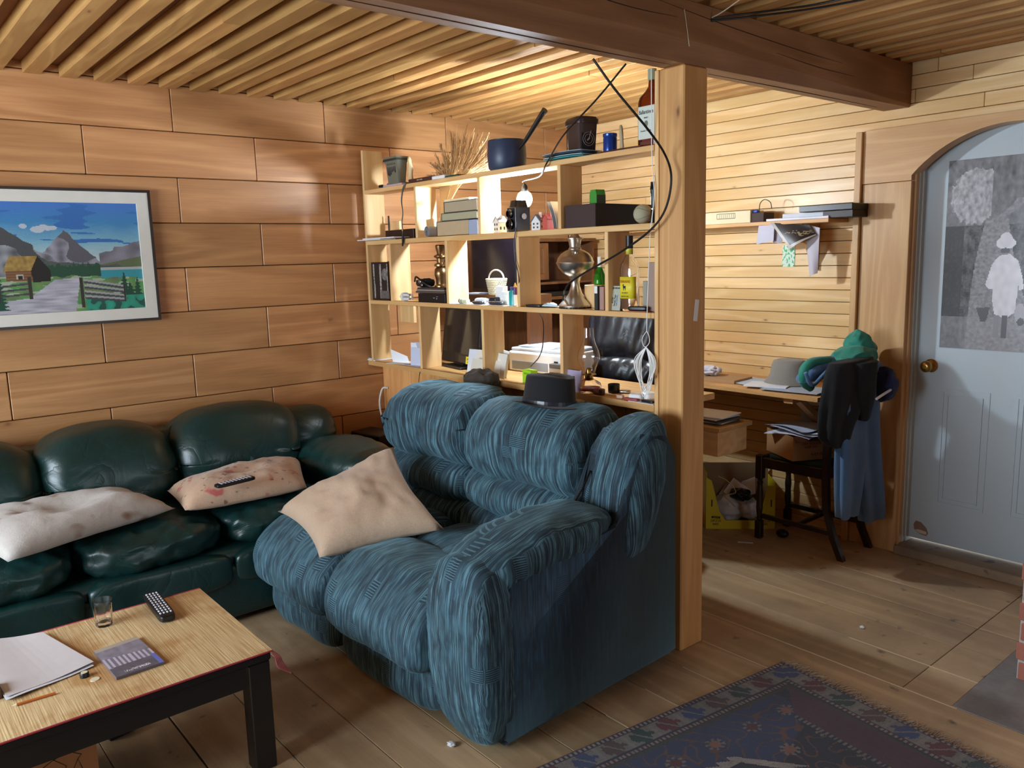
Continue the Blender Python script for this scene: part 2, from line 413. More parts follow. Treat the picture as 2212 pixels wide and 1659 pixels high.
# wall along the sofa: wide boards, brick-staggered
mb = MB(); mb.box((XL-.1, YA+.022, -.05), (XB+.1, YA+.14, 2.62), (0, 0, 0, 1), mi=1)
z0s = [-.002+.2203*i for i in range(12)]
for r, z in enumerate(z0s):
    z1 = min(z+.2203, 2.6); x = -2.72+(.41 if r % 2 else 0) + (0.0)
    x += -.005
    while x < XB:
        a, b = max(x, XL), min(x+.82, XB)
        if b > a: mb.box((a+.0018, YA, z+.0018), (b-.0018, YA+.03, z1-.0018), bev=.003)
        x += .82
wall_far = struct('wall_far', mb, [M['wall'], plain('2a160a', .8)])
# slatted wall with the door opening
YD0, YD1, ZD = .98, 1.80, 1.885
mb = MB(); P_ = .0635; z = .0
def slat(y0, y1, z, z1):
    y = y0
    while y < y1:
        L = random.uniform(1.1, 2.6); b = min(y+L, y1)
        if b > y+.01: mb.box((XB, y+.0008, z+.0012), (XB+.02, b-.0008, z1-.0016), bev=.002)
        y = b
while z < 2.6:
    z1 = min(z+P_, 2.6)
    if z < 2.09: slat(YD1+.12, YA, z, z1); slat(YR, YD0-.12, z, z1)
    else: slat(YR, YA, z, z1)
    z = z1
for (a, b, c_, d) in ((YD1+.06, YA+.1, -.05, 2.62), (YR-.1, YD0-.06, -.05, 2.62), (YD0-.06, YD1+.06, 2.12, 2.62)):
    mb.box((XB+.0185, a, c_), (XB+.12, b, d), (0, 0, 0, 1), mi=1)
wall_right = struct('wall_right', mb, [M['slatwall'], plain('33200f', .8)])
# walls behind the camera, with windows
def wall_with_window(name, axis, pos, a0, a1, w0, w1, s0, s1, th=.1):
    mb = MB(); sgn = -1
    def bx(p, q, r, s_):
        if axis == 'x': mb.box((pos, p, r), (pos-th, q, s_))
        else: mb.box((p, pos, r), (q, pos-th, s_))
    bx(a0, w0, 0, 2.6); bx(w1, a1, 0, 2.6); bx(w0, w1, 0, s0); bx(w0, w1, s1, 2.6)
    return struct(name, mb, M['wall'])
wall_with_window('wall_left', 'x', XL, YR-.1, YA+.1, 1.5, 3.7, .75, 2.05)
wall_with_window('wall_near', 'y', YR, XL-.1, XB+.1, 1.0, 2.4, .8, 2.05)
def window(name, axis, pos, w0, w1, s0, s1, bars=2):
    mb = MB()
    def bx(p, q, r, s_, d0=-.02, d1=-.08):
        if axis == 'x': mb.box((pos+d0, p, r), (pos+d1, q, s_))
        else: mb.box((p, pos+d0, r), (q, pos+d1, s_))
    bx(w0, w1, s0, s0+.05); bx(w0, w1, s1-.05, s1); bx(w0, w0+.05, s0, s1); bx(w1-.05, w1, s0, s1)
    for i in range(1, bars): c_ = w0+(w1-w0)*i/bars; bx(c_-.03, c_+.03, s0+.05, s1-.05)
    root = struct(name, mb, M['casing'])
    g = MB()
    if axis == 'x': g.box((pos-.048, w0+.05, s0+.05), (pos-.052, w1-.05, s1-.05))
    else: g.box((w0+.05, pos-.048, s0+.05), (w1-.05, pos-.052, s1-.05))
    t = NT('window_pane'); tr = t.n('ShaderNodeBsdfTransparent'); t.t.links.new(tr.outputs[0], t.t.nodes['Material Output'].inputs[0])
    struct('pane', g, t.mat, root)
window('window_1', 'x', XL, 1.5, 3.7, .75, 2.05, 3)
window('window_2', 'y', YR, 1.0, 2.4, .8, 2.05, 2)
# floor: wide boards along y; a cross seam at y=1.184, concrete hearth pad in the corner
mb = MB(); BW = .2253; x = 2.30-BW*21
SE = 1.184; HX, HY = 2.752, 1.016
while x < XB:
    a, b = max(x+.0012, XL), min(x+BW-.0012-(.004 if random.random() < .35 else 0), XB+.15)
    if b > a:
        segs = [(YR, SE), (SE, YA)] if x > 2.7 else [(YR, random.choice((-.4, .3))), (None, YA)]
        if x <= 2.7:
            cut = random.uniform(-1, .6); segs = [(YR, cut), (cut, YA)]
        for p, q in segs:
            if x > HX-.03 and q <= SE: p = HY
            mb.box((a, p+.0012, -.03), (b, q-.0012, 0), bev=.0015)
    x += BW
mb.box((XL-.1, YR-.1, -.1), (XB+.12, YA+.1, -.022), (0, 0, 0, 1), mi=1)
struct('floor', mb, [M['floor'], plain('6d5a44', .8)])
# pale filler strips lying in two of the wide gaps
mb = MB()
for xx, a, b in ((2.5225, 1.45, 1.88), (2.7475, 1.0, 2.08), (2.973, 1.0, 1.5), (2.297, 1.56, 1.8), (2.072, 1.6, 1.79), (1.848, 1.63, 1.77)):
    mb.box((xx-.0022, a, -.006), (xx+.0022, b, .0008))
struct('trim_1', mb, plain('cdb896', .7))
t = NT('hearth_concrete'); co = t.coord(); nz = t.noise(co, 6, 6, .7)
t.set(Base_Color=t.ramp(nz, [(.3, lin('6c6a68')), (.7, lin('8f8a85'))]), Roughness=.75); t.bump(t.noise(co, 40, 6), .25, .004)
mb = MB().box((HX, YR+.002, -.03), (XB, HY, .002)); struct('floor_hearth', mb, t.mat)
# ceiling: boards above square slats that run along y
mb = MB(); x = XL
while x < XB:
    mb.box((x+.001, YR, ZC+.052), (min(x+.14, XB)-.001, YA+.03, ZC+.072)); x += .14
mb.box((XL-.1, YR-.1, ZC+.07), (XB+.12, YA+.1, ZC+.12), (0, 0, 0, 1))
x = .748-.1445*19
while x < XB-.03:
    if x > XL:
        y = YR
        while y < YA-.004:
            b = min(y+random.uniform(1.6, 3.2), YA-.004)
            if YA-b < .5: b = YA-.004
            mb.box((x+random.uniform(-.003, .003), y+.001, ZC+random.uniform(0, .003)), (x+.072, b-.001, ZC+.052), bev=.002, mi=1); y = b
    x += .1445
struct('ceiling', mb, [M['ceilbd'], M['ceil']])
# the beam on its post
mb = MB()
def bsec(x, w): return [mb.v((x, y, z)) for y, z in ((1.845, ZC-.001), (1.845, 2.205+w), (1.845+w*.55, 2.205), (1.975, 2.205), (1.975, ZC-.001))]
prev = bsec(XL+.001, .075); mb.f(prev, (.3, .3, .3, 1))
for x_, w_ in ((1.2, .06), (2.0, .07), (2.5, .065), (3.2, .04), (XB-.002, .012)):
    cur = bsec(x_, w_)
    for i in range(5): mb.f([prev[i], cur[i], cur[(i+1) % 5], prev[(i+1) % 5]], (.3, .3, .3, 1))
    prev = cur
mb.f(prev[::-1], (.3, .3, .3, 1)); bmesh.ops.recalc_face_normals(mb.bm, faces=mb.bm.faces)
beam = struct('trim_2', mb, M['beam'])
beam['label'] = 'long ceiling beam'
def cracks(parent, lst, w=.003):
    m_ = MB()
    for pts in lst: m_.tube(spline(pts, 6), lambda t_: w*(.3+.7*math.sin(PI*min(max(t_, .02), .98))), 5)
    return m_
crk = cracks(None, [[(1.35, 1.8448, 2.36), (1.7, 1.8446, 2.345), (2.05, 1.8448, 2.33), (2.3, 1.8446, 2.337)],
    [(2.2, 1.8446, 2.375), (2.6, 1.8448, 2.35), (3.1, 1.8446, 2.33), (3.4, 1.8448, 2.325)],
    [(2.9, 1.8446, 2.30), (3.2, 1.8448, 2.285), (3.5, 1.8446, 2.283)],
    [(.3, 1.93, 2.2048), (1.2, 1.925, 2.2048), (2.0, 1.93, 2.2046), (2.36, 1.92, 2.2048)], [(2.6, 1.94, 2.2048), (3.2, 1.93, 2.2046), (3.9, 1.935, 2.2048)]], .0018)
struct('drying_crack', crk, plain('2a160c', .9), beam)
mb = MB().box((2.385, 1.88, 0), (2.52, 1.995, 2.2045), (.5, .4, .2, 1), bev=.005)
post = struct('trim_3', mb, M['post'])
mb = MB().box((2.455, 1.8785, 1.30), (2.468, 1.8797, 1.375), (1, 1, 1, 1))
tg = single('paper_tag', MB().at((2.462, 1.8785, 1.335), 0, 0, math.radians(8)).box((-.011, -.001, -.04), (.011, .0008, .04), (1, 1, 1, 1)), M['white'], 'small white tag stapled to the right face of the wooden post', 'tag')
# the door in its arched casing
def arch_z(y, extra=0):
    R = .56; c_ = 2.075-R; d = y-1.39; return c_+math.sqrt(max(R*R-d*d, 0))
cas = MB()
cas.box((XB-.004, 1.808, 0), (XB-.032, 2.05, 1.86), bev=.003)
cas.box((XB-.004, 2.052, 0), (XB-.052, 2.085, 2.115), bev=.003)
cas.box((XB-.004, .70, 0), (XB-.032, .972, 1.86), bev=.003)
cas.box((XB-.0, 1.800, 0), (XB+.055, 1.812, 1.90)); cas.box((XB-.0, .968, 0), (XB+.055, .98, 1.90))
casing = struct('trim_4', cas, M['casing'])
hd = MB(); N_ = 28; ys = [.70]+[.97+(1.81-.97)*i/N_ for i in range(N_+1)]+[2.052]
for i in range(len(ys)-1):
    y0, y1 = ys[i], ys[i+1]; za = arch_z(y0) if .97 <= y0 <= 1.81 else 1.862; zb = arch_z(y1) if .97 <= y1 <= 1.81 else 1.862
    if i == 0: za = zb = 1.862
    if i == len(ys)-2: za = zb = 1.862
    zt = 2.118
    A = [hd.v(p) for p in ((XB-.034, y0, za), (XB-.034, y1, zb), (XB-.034, y1, zt), (XB-.034, y0, zt), (XB+.05, y0, za), (XB+.05, y1, zb), (XB+.05, y1, zt), (XB+.05, y0, zt))]
    for q in ((3, 2, 1, 0), (4, 5, 6, 7), (0, 1, 5, 4), (2, 3, 7, 6), (1, 2, 6, 5), (3, 0, 4, 7)): hd.f([A[k] for k in q], (.6, .2, .7, 1))
bmesh.ops.remove_doubles(hd.bm, verts=hd.bm.verts, dist=1e-5)
struct('arched_head', hd, M['casingh'], casing)
wj = plain('b9bdb6', .5, name='painted_jamb')
jb = MB()
jb.box((XB+.055, 1.788, .04), (XB+.13, 1.812, 2.12)); jb.box((XB+.03, 1.795, .04), (XB+.06, 1.801, 1.92)); jb.box((XB+.055, .968, .04), (XB+.13, .992, 2.12))
struct('jamb', jb, wj, casing)
t = NT('door_paint'); co = t.coord()
nz = t.noise(co, 5, 5, .7); sm = t.ramp(t.noise(co, 9, 5, .75), [(.62, (0, 0, 0)), (.8, (1, 1, 1))])
t.set(Base_Color=t.mix(t.m('MULTIPLY', sm, .25), lin('b7c3c9'), lin('8d979c')), Roughness=.42)
mb = MB().box((XB+.085, .985, .062), (XB+.125, 1.79, 2.10), (1, 1, 1, 1))
door = struct('door_1', mb, t.mat)
for y0, y1, za, zb in ((1.445, 1.668, .265, .855), (1.115, 1.338, .265, .855)):
    m_ = MB(); x_ = XB+.085
    for k, (d0, d1, h) in enumerate(((0, .014, .003), (.03, .036, .004))):
        m_.box((x_-h, y0+d0, za+d1), (x_+.001, y0+d1, zb-d1)); m_.box((x_-h, y1-d1, za+d1), (x_+.001, y1-d0, zb-d1))
        m_.box((x_-h, y0+d0, za+d0), (x_+.001, y1-d0, za+d1)); m_.box((x_-h, y0+d0, zb-d1), (x_+.001, y1-d0, zb-d0))
    struct('raised_panel', m_, t.mat, door)
kn = MB().at((XB+.085, 1.722, .963), 0, 0, -PI/2)
kn.lathe([(0, 0), (.033, 0), (.033, .004), (.026, .01), (.012, .014), (.011, .034), (.02, .04), (.028, .05), (.028, .062), (.02, .072), (.008, .075), (0, .073)], 28)
struct('door_knob', kn, M['brass'], door, True)
hole = MB(); q = [(1.766, .135), (1.755, .155), (1.73, .152), (1.70, .125), (1.692, .10), (1.70, .085), (1.735, .09), (1.762, .108)]
hole.prism(q, XB+.0835, XB+.0862, 'x'); dm = struct('broken_patch', hole, plain('8b6f5c', .9), door)
hole = MB(); hole.prism([(1.757, .108), (1.735, .112), (1.70, .107), (1.70, .092), (1.735, .094)], XB+.0825, XB+.0835, 'x'); struct('torn_flap', hole, plain('c9b9a8', .8), door)
mb = MB().box((XB-.055, .9, 0), (XB+.14, 1.80, .045), bev=.004); struct('trim_5', mb, M['sill'])
# poster pinned to the door
def smooth(a, b, x): t_ = min(max((x-a)/(b-a), 0), 1); return t_*t_*(3-2*t_)
def nz2(x, y, s=1.0, k=0): return noise.noise(Vector((x*s+k*7.3, y*s+k*3.1, k)))
def fb(x, y, s, k=0): return sum(nz2(x, y, s*2**i, k+i)*.5**i for i in range(4))
def ell(x, y, cx, cy, rx, ry): return ((x-cx)/rx)**2+((y-cy)/ry)**2 < 1
def poly(x, y, pts):
    c_ = False; n_ = len(pts)
    for i in range(n_):
        x1, y1 = pts[i]; x2, y2 = pts[i-1]
        if (y1 > y) != (y2 > y) and x < (x2-x1)*(y-y1)/(y2-y1)+x1: c_ = not c_
    return c_
def poster_col(u, v):
    # u: 0 left .. 1 right, v: 0 bottom .. 1 top ; grey photograph of a lane
    x, y = u*1.4, v*1.45
    g = .065+.10*fb(x, y, 12, 2)+.05*nz2(x, y*2, 45, 1)
    if y > .95:
        b_ = ((x-.36)/.30)**2+((y-1.17)/.2)**2
        g = .17+.12*fb(x, y, 12, 4)
        if b_ < 1.1+.3*nz2(x, y, 20, 3): g = .38+.22*fb(x, y, 22, 6)
        if x > .55: g = .16+.10*fb(x, y, 14, 5)
    if x < .24 and y < .95: g = .02+.03*abs(fb(x, y, 20, 9))  # dark left strip of the print, partly a reflection painted into its grey
    # lane
    cx = .72-.1*math.sin((y-.2)*2.4) if y < 1.0 else .66+.25*math.sin((y-1.0)*9)
    wl = .40*(1-y/1.25)+.05 if y < 1.0 else .06
    if abs(x-cx) < wl and y < 1.14: g = .24+.13*fb(x, y*2, 22, 7)
    if y < .25: g = g*.5+.16+.06*fb(x, y, 20, 8)
    w_ = .5
    if poly(x, y, [(.53, .50), (.60, .66), (.68, .72), (.80, .73), (.90, .68), (.96, .56), (.985, .47), (.93, .46), (.92, .50), (.90, .30), (.80, .24), (.66, .28), (.62, .40), (.62, .47), (.57, .47)]): g = .72+.1*nz2(x, y, 16, 3)
    if ell(x, y, .745, .81, .115, .045): g = .74
    if ell(x, y, .745, .835, .075, .055): g = .68+.08*nz2(x, y, 10)
    if ell(x, y, .745, .755, .055, .02): g = .09
    for a in (.685, .79):
        if abs(x-a-.0*(y)) < .032 and .10 < y < .27: g = .26 if a < .7 else .1
    if poly(x, y, [(.44, .32), (.60, .33), (.585, .26), (.56, .22), (.50, .22)]): g = .08+.06*math.sin(x*260)*math.sin(y*260)
    if poly(x, y, [(.56, .46), (.60, .47), (.54, .32), (.51, .32)]): g = .2
    if ell(x, y, .955, .29, .06, .075): g = .42
    if ell(x, y, .97, .225, .04, .03): g = .07
    g = max(g, .005)
    return (g*1.0, g*.98, g*1.04, 1)
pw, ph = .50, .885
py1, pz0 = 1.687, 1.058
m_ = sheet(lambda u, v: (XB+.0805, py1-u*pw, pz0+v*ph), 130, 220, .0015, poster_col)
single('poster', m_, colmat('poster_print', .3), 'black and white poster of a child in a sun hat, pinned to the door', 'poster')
# brick corner of the hearth
t = NT('brick_red'); co = t.coord()
at_ = t.n('ShaderNodeAttribute', attribute_name='Col').outputs[0]
t.set(Base_Color=t.mix(t.noise(co, 30, 4), t.mix(t.n('ShaderNodeSeparateColor', {0: at_}).outputs[0], lin('8e4536'), lin('b0604c')), lin('a8705f')), Roughness=.85); t.bump(t.noise(co, 60, 5), .4, .004)
mb = MB(); z = .002; k = 0; bx0, by1 = 3.10, .945
while z < ZC-.07:
    off = .1 if k % 2 else 0
    for i in range(-1, 3):
        a_, b_ = max(by1-.62, by1-.21*(i+1)-off), min(by1, by1-.21*i-.01-off)
        if b_-a_ > .03: mb.box((bx0, a_, z), (bx0+.1, b_, z+.064), bev=.003)
        a_, b_ = max(bx0+.101, bx0+.21*i+off), min(bx0+.62, bx0+.21*(i+1)-.01+off)
        if b_-a_ > .03: mb.box((a_, by1-.1, z), (b_, by1, z+.064), bev=.003)
    z += .0745; k += 1
mb.box((bx0+.006, by1-.614, .002), (bx0+.614, by1-.006, ZC-.012), (0, 0, 0, 1), mi=1)
single('brick_chimney', mb, [t.mat, plain('b5aea6', .9)], 'red brick chimney stack at the right edge standing on the grey concrete pad', 'chimney')
# ================================================================= shelf unit between the rooms
D0, D1 = XS, XS+.128
root = thing('open_shelf', 'open pine shelf unit dividing the rooms, full of odds and ends', 'shelf', (0, 0, 0))
YE0, YE1 = 2.016, 4.16
def sh(name, a, b, mat='shelf', bev=.002): return obj(name, MB().box(a, b, bev=bev), M[mat], root)
S = {'top': 1.945, 'mid': 1.662, 'low': 1.325}
CT = .968
sh('shelf_board', (D0, YE0, 1.923), (D1, YE1-.02, S['top']))
sh('shelf_board', (D0, YE0, 1.638), (D1, YE1-.02, S['mid']))
sh('shelf_board', (D0, YE0, 1.303), (D1, YE1-.02, S['low']))
sh('end_panel', (D0, YE1-.019, CT), (D1, YE1, 2.167), 'shelfv')
sh('end_panel', (D0, 1.996, 0), (D1, YE0-.0005, 2.204), 'shelfv')
def div(px, py, z0, z1, w=.019, d=0):
    y = P(px, py, X=D0).y; sh('divider', (D0+d, y-w, z0), (D1, y, z1), 'shelfv', .0015); return y
div(895, 450, S['mid'], 1.923); div(1031, 430, S['mid'], 1.923); div(1204, 420, S['mid'], 1.923)
div(841, 580, S['low'], 1.638); div(963, 600, S['low'], 1.638); div(1116, 590, S['low'], 1.638); div(1306, 590, S['low'], 1.638)
div(904, 700, CT, 1.303); div(1040, 720, CT, 1.303); div(1209, 730, CT, 1.303)
# counter and boarded half wall
cp = MB(); cp.prism([(XS, YE0), (XS, 4.20), (3.06, 4.20), (3.06, 2.95), (2.77, 2.80), (2.77, YE0)], .942, CT)
counter = single('counter_top', cp, M['desk'], 'pine counter below the shelves, covered with papers and office things', 'counter')
hw = MB(); y = YE0
while y < YA-.01:
    b = min(y+.118, YA-.001); hw.box((2.482, y+.001, .0), (2.502, b-.001, .94), bev=.003); y += .118
struct('wall_half', hw, M['tongue'])
m_ = MB().box((2.53, P(870, 690, X=2.53).y-.004, 1.19), (2.55, P(900, 690, X=2.53).y+.10, 1.302)); 
single('wood_offcut', MB().box((2.516, P(899, 700, X=2.53).y, 1.195), (2.534, P(870, 690, X=2.53).y, 1.318)), M['shelfv'], 'short pine board hanging below the third shelf near its left end', 'board')
# ================================================================= blue loveseat
LT = math.radians(2.4)
ls = thing('loveseat', 'blue-green striped chenille reclining loveseat with one padded arm, before the shelves', 'sofa', (1.36, 1.795, 0), LT)
def lsp(name, mb, mat='fabY', label=None): return obj(name, mb, M[mat], ls, label, 2)
random.seed(3)
def wr(amp, sc, seed):  # wrinkle function
    return lambda p: Vector((noise.noise(p*sc+Vector((seed, 0, 0))), noise.noise(p*sc+Vector((0, seed, 5))), noise.noise(p*sc+Vector((3, 7, seed)))))*amp
LW, LD = 1.50, .97
# base
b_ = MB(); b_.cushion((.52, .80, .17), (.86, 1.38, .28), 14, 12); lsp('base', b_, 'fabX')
# outer side panel
def sidepan():
    m_ = MB(); pts = [(.07, .03), (.055, .3), (.06, .5), (.11, .585), (.25, .60), (.62, .60), (.66, .66), (.72, .86), (.80, .93), (.90, .92), (.965, .82), (.975, .03)]
    n = len(pts); A = []; B = []
    m_.prism(pts, .012, .24, 'y')
    bmesh.ops.bevel(m_.bm, geom=list(m_.bm.edges), offset=.022, segments=3, affect='EDGES')
    return m_
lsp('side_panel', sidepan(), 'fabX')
# arm front panel: tall rounded, gathered border
def armfront():
    m_ = MB(); w = wr(.004, 22, 4)
    def fn(q, p):
        ang = math.atan2(q.z, q.y); rr = math.hypot(q.y, q.z)
        if rr > .75: p = p+Vector((.0035*math.sin(ang*46), 0, 0))*smooth(.75, 1.0, rr)
        taper = 1-.08*(-q.z if q.z < 0 else 0); p.y *= taper
        p.x += .04*(max(-q.z, 0))**2 + .035*max(q.z-.5, 0)
        return p+w(p)
    m_.cushion((.055, .145, .325), (.17, .305, .62), 3.6, 26, fn); return m_
lsp('arm_front', armfront())
def armtop():
    m_ = MB(); w = wr(.012, 9, 9)
    def fn(q, p):
        p.y += .006*math.sin(q.x*34)*max(0, abs(q.y)-.3); p.z += .006*math.sin(q.x*40+q.y*3)*(1-q.z)*.5
        if q.z > 0: p.z *= 1.08
        p.z += -.045*(q.x-.2)**2+.012*q.x
        return p+w(p)
    m_.cushion((.33, .145, .620), (.70, .30, .155), 2.7, 28, fn); return m_
lsp('arm_pad', armtop())
# wing beside the back
def wing():
    m_ = MB(); w = wr(.014, 8, 2)
    def fn(q, p):
        p.x += .13*(q.z*.5+.5)**1.3 - .02
        p.x += .06*max(q.z-.55, 0)
        p.y += .004*math.sin(q.z*30)*max(0, abs(q.x)-.4)
        return p+w(p)
    m_.cushion((.745, .115, .70), (.24, .26, .52), 2.8, 24, fn); return m_
lsp('wing_pad', wing())
lsp('wing_back', MB().cushion((.90, .13, .62), (.15, .235, .60), 3.2, 12), 'fabX')
# seats
def seat(y0, y1, s):
    m_ = MB(); w = wr(.018, 5, s); w2 = wr(.004, 20, s+3)
    def fn(q, p):
        if q.x < -.3: p.z -= .06*(-.3-q.x)/.7*1.0
        if q.z > 0: p.z += .014*(1-q.x*q.x)*(1-q.y*q.y)
        return p+w(p)+w2(p)
    m_.cushion((.17, (y0+y1)/2, .335), (.46, y1-y0, .255), 2.9, 24, fn, ky=7); return m_
SY = [(.275, .925), (.925, 1.53)]
for i, (a, b) in enumerate(SY):
    lsp('seat_pad', seat(a, b, 3+i*5))
    m_ = MB(); w = wr(.014, 6, 20+i)
    m_.cushion((.50, (a+b)/2, .37), (.42, b-a-.02, .19), 3.6, 18, lambda q, p: p+w(p)); lsp('seat_rear', m_)
    m_ = MB(); w = wr(.012, 7, 30+i)
    m_.cushion((.085, (a+b)/2+.0, .145), (.15, b-a-.02, .25), 4, 18, lambda q, p: p+w(p)); lsp('foot_rest', m_)
# backs: three rolls each
BY = [(.265, .925), (.925, 1.55)]
for i, (a, b) in enumerate(BY):
    for j, (zc, h, xc, dx, yy) in enumerate(((.435, .165, .735, .25, 0), (.575, .165, .76, .28, .0), (.822, .345, .80, .32, 0))):
        m_ = MB(); s = i*7+j; w = wr(.022, 5, s+40); w2 = wr(.006, 17, s)
        top = j == 2
        def fn(q, p, top=top, i=i):
            e = max(0, abs(q.y)-.75)/.25
            p.x += .035*e*e
            if top:
                p.z -= .05*e*e*(q.z > 0); p.x += .06*max(q.z, 0)**2
                if i == 1: p.z -= .055*smooth(.3, 1, q.y)*(q.z > 0)
            return p+w(p)+w2(p)
        m_.cushion((xc, (a+b)/2+yy, zc-(.028 if top and i == 0 else .012 if top else 0)), (dx, b-a+.01, h), 2.7 if top else 2.3, 26, fn, ky=9); lsp('back_roll', m_)
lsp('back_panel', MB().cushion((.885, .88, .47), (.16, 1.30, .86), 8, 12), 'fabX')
# recline cord with metal tip, hanging beside the right back cushion
c_ = [P(1283, 1015, X=2.06)-Vector((.0, 0, 0)), P(1268, 1050, X=2.0), P(1252, 1078, X=1.955)]
mi = ls.matrix_world
def toL(p): 
    v = Vector(p)-Vector((1.36, 1.795, 0)); c, s = math.cos(-LT), math.sin(-LT); return Vector((v.x*c-v.y*s, v.x*s+v.y*c, v.z))
cc = [toL(p)+Vector((-.02, 0, 0)) for p in c_]
o = obj('recline_cord', MB().tube(spline(cc, 6), .0035, 6), M['black'], ls)
o2 = obj('cord_tip', MB().tube([cc[-1], cc[-1]+Vector((-.012, .012, -.03))], .006, 8), M['steel'], o, 'metal cord tip')
# ================================================================= green leather sofa
sx0 = -.60
sf = thing('leather_sofa', 'dark green leather sofa against the board wall, behind the low table', 'sofa', (.8, 3.75, 0))
def sfp(name, mb): 
    o = obj(name, mb, M['leather'], sf, None, 2); o.location = (-.8, -3.75, 0); return o
CX = [(-.55, .03), (.03, .61), (.61, 1.185), (1.185, 1.76)]
sfp('base', MB().cushion((.60, 3.76, .19), (2.36, .80, .29), 16, 14))
sfp('front_rail', MB().cushion((.60, 3.385, .15), (2.32, .10, .24), 8, 16))
for i, (a, b) in enumerate(CX[1:]):
    s = i*3; w = wr(.014, 5, s+60); w2 = wr(.007, 24, s+61)
    def fn(q, p):
        if q.z > 0: p.z += .02*(1-q.x**2)*(1-q.y**2)
        if q.y < -.5: p += w2(p)*1.3
        return p+w(p)+w2(p)*.5
    sfp('seat_cushion', MB().cushion(((a+b)/2, 3.62, .40), (b-a+.012, .56, .165), 3.4, 24, fn))
    m_ = MB(); w3 = wr(.008, 8, s+70)
    m_.cushion(((a+b)/2, 3.36, .255), (b-a-.01, .10, .16), 5, 14, lambda q, p: p+w3(p)); sfp('front_pad', m_)
BX = [(-.6, .02), (.02, .585), (.58, 1.15), (1.14, 1.80)]
for i, (a, b) in enumerate(BX[1:]):
    s = i*3+1; w = wr(.022, 3, s+80); w2 = wr(.004, 9, s+81)
    def fn(q, p, i=i):
        p.y += .08*max(q.z, 0)**1.5 + .02
        p.z -= .055*q.x*q.x*(q.z > 0)
        if i == 2: p.x += -.05*(1-q.z)*.5*(q.x > 0)
        e = max(0, abs(q.x)-.6)/.4
        p += w2(Vector((p.x*1.0, p.y, p.z*2.2)))*(1+1.5*e)
        p.y += .05*e*e*(q.y < 0)
        return p+w(p)
    zt = .80 if i < 2 else .82
    sfp('back_cushion', MB().cushion(((a+b)/2, 3.93, .425+(zt-.425)/2+.01), (b-a+.03, .34, zt-.375), 4.2, 28, fn))
sfp('back_frame', MB().cushion((.60, 4.085, .42), (2.35, .19, .70), 8, 14))
w = wr(.012, 5, 5)
def arm_fn(q, p):
    p.y += .0; p.z -= .02*q.y*(q.z > 0)
    p.x += .012*math.sin(q.y*26)*(max(0, q.z))*(.5)
    return p+w(p)
for xx in (1.925,):
    sfp('arm_rest', MB().cushion((xx, 3.72, .515), (.40, .84, .27), 2.5, 28, arm_fn))
    sfp('arm_panel', MB().cushion((xx-.02, 3.78, .24), (.27, .78, .44), 5, 16))
    def fn2(q, p):
        p.y += .02*max(q.z, 0); p.x += .006*math.sin(q.z*24)*max(0, -q.y)
        return p+w(p)
    sfp('arm_shoulder', MB().cushion((xx-.05, 4.03, .635), (.34, .30, .30), 2.4, 22, fn2))
# ================================================================= cushions lying on the seats
a = [P(0, 1110, Z=.53), P(372, 1108, Z=.52)]
single('throw_pillow', pillow((.36, 3.24, .535), (1.005, 3.47, .535), (.93, 3.81, .55), (.12, 3.82, .55), .17, lump=.03, seed=2, tuft=.035, flat=.2),
       M['linen'], 'stained pale linen pillow lying on the left sofa seat', 'pillow', smooth=2)
single('floral_cushion', pillow((1.03, 3.42, .53), (1.56, 3.37, .53), (1.74, 3.82, .545), (1.06, 3.76, .54), .17, lump=.025, seed=8, tuft=.03, flat=.2, pinch=.02),
       M['floral'], 'faded floral tapestry cushion with a remote on it, on the leather sofa', 'cushion', smooth=2)
pc = [P(850, 965, X=1.86), P(600, 1105, X=1.36), P(690, 1205, X=1.30), P(962, 1145, X=1.72)]
single('velour_pillow', pillow(pc[2], pc[3], pc[0], pc[1], .19, lump=.04, seed=5, pinch=.13, up=Vector((-.8, -.2, .6)), flat=.32),
       M['tan'], 'square tan pillow leaning on the left seat of the blue loveseat', 'pillow', smooth=2)
# ================================================================= coffee table
TX0, TX1, TY0, TY1, TZ = -.35, .893, 2.262, 2.895, .385
tb = thing('coffee_table', 'low black coffee table topped with a woven reed mat', 'table', ((TX0+TX1)/2, (TY0+TY1)/2, 0))
T0 = Vector(((TX0+TX1)/2, (TY0+TY1)/2, 0))
def tp(name, mb, mat, lab=None):
    o = obj(name, mb, mat, tb, lab); o.location = -T0; return o
tp('tabletop', MB().box((TX0, TY0, TZ-.03), (TX1, TY1, TZ-.004), bev=.004), M['blackwood'])
for (xx, yy) in ((TX1-.07, TY0+.004), (TX1-.07, TY1-.07), (TX0, TY0+.004), (TX0, TY1-.07)):
    tp('leg', MB().box((xx, yy, 0), (xx+.066, yy+.066, TZ-.031), bev=.003), M['blackwood'])
ap = MB(); ap.box((TX0+.07, TY0+.01, TZ-.100), (TX1-.075, TY0+.03, TZ-.031)); ap.box((TX0+.07, TY1-.03, TZ-.115), (TX1-.075, TY1-.01, TZ-.031))
ap.box((TX1-.03, TY0+.08, TZ-.115), (TX1-.01, TY1-.08, TZ-.031)); tp('apron', ap, M['blackwood'])
t = NT('reed_mat'); co = t.coord()
reed = t.noise(t.vmul(co, (260, 5, 5)), 1, 2, .5); big = t.noise(co, 3.2, 4, .6); th_ = t.m('SINE', t.m('MULTIPLY', t.n('ShaderNodeSeparateXYZ', {0: co}).outputs[1], 420.0))
cc_ = t.mix(t.ramp(reed, [(.3, (0, 0, 0)), (.7, (1, 1, 1))]), lin('b69364'), lin('e4cb9c'))
cc_ = t.mix(t.m('MULTIPLY', t.ramp(big, [(.5, (0, 0, 0)), (.62, (1, 1, 1))]), .65), cc_, lin('a87438'))
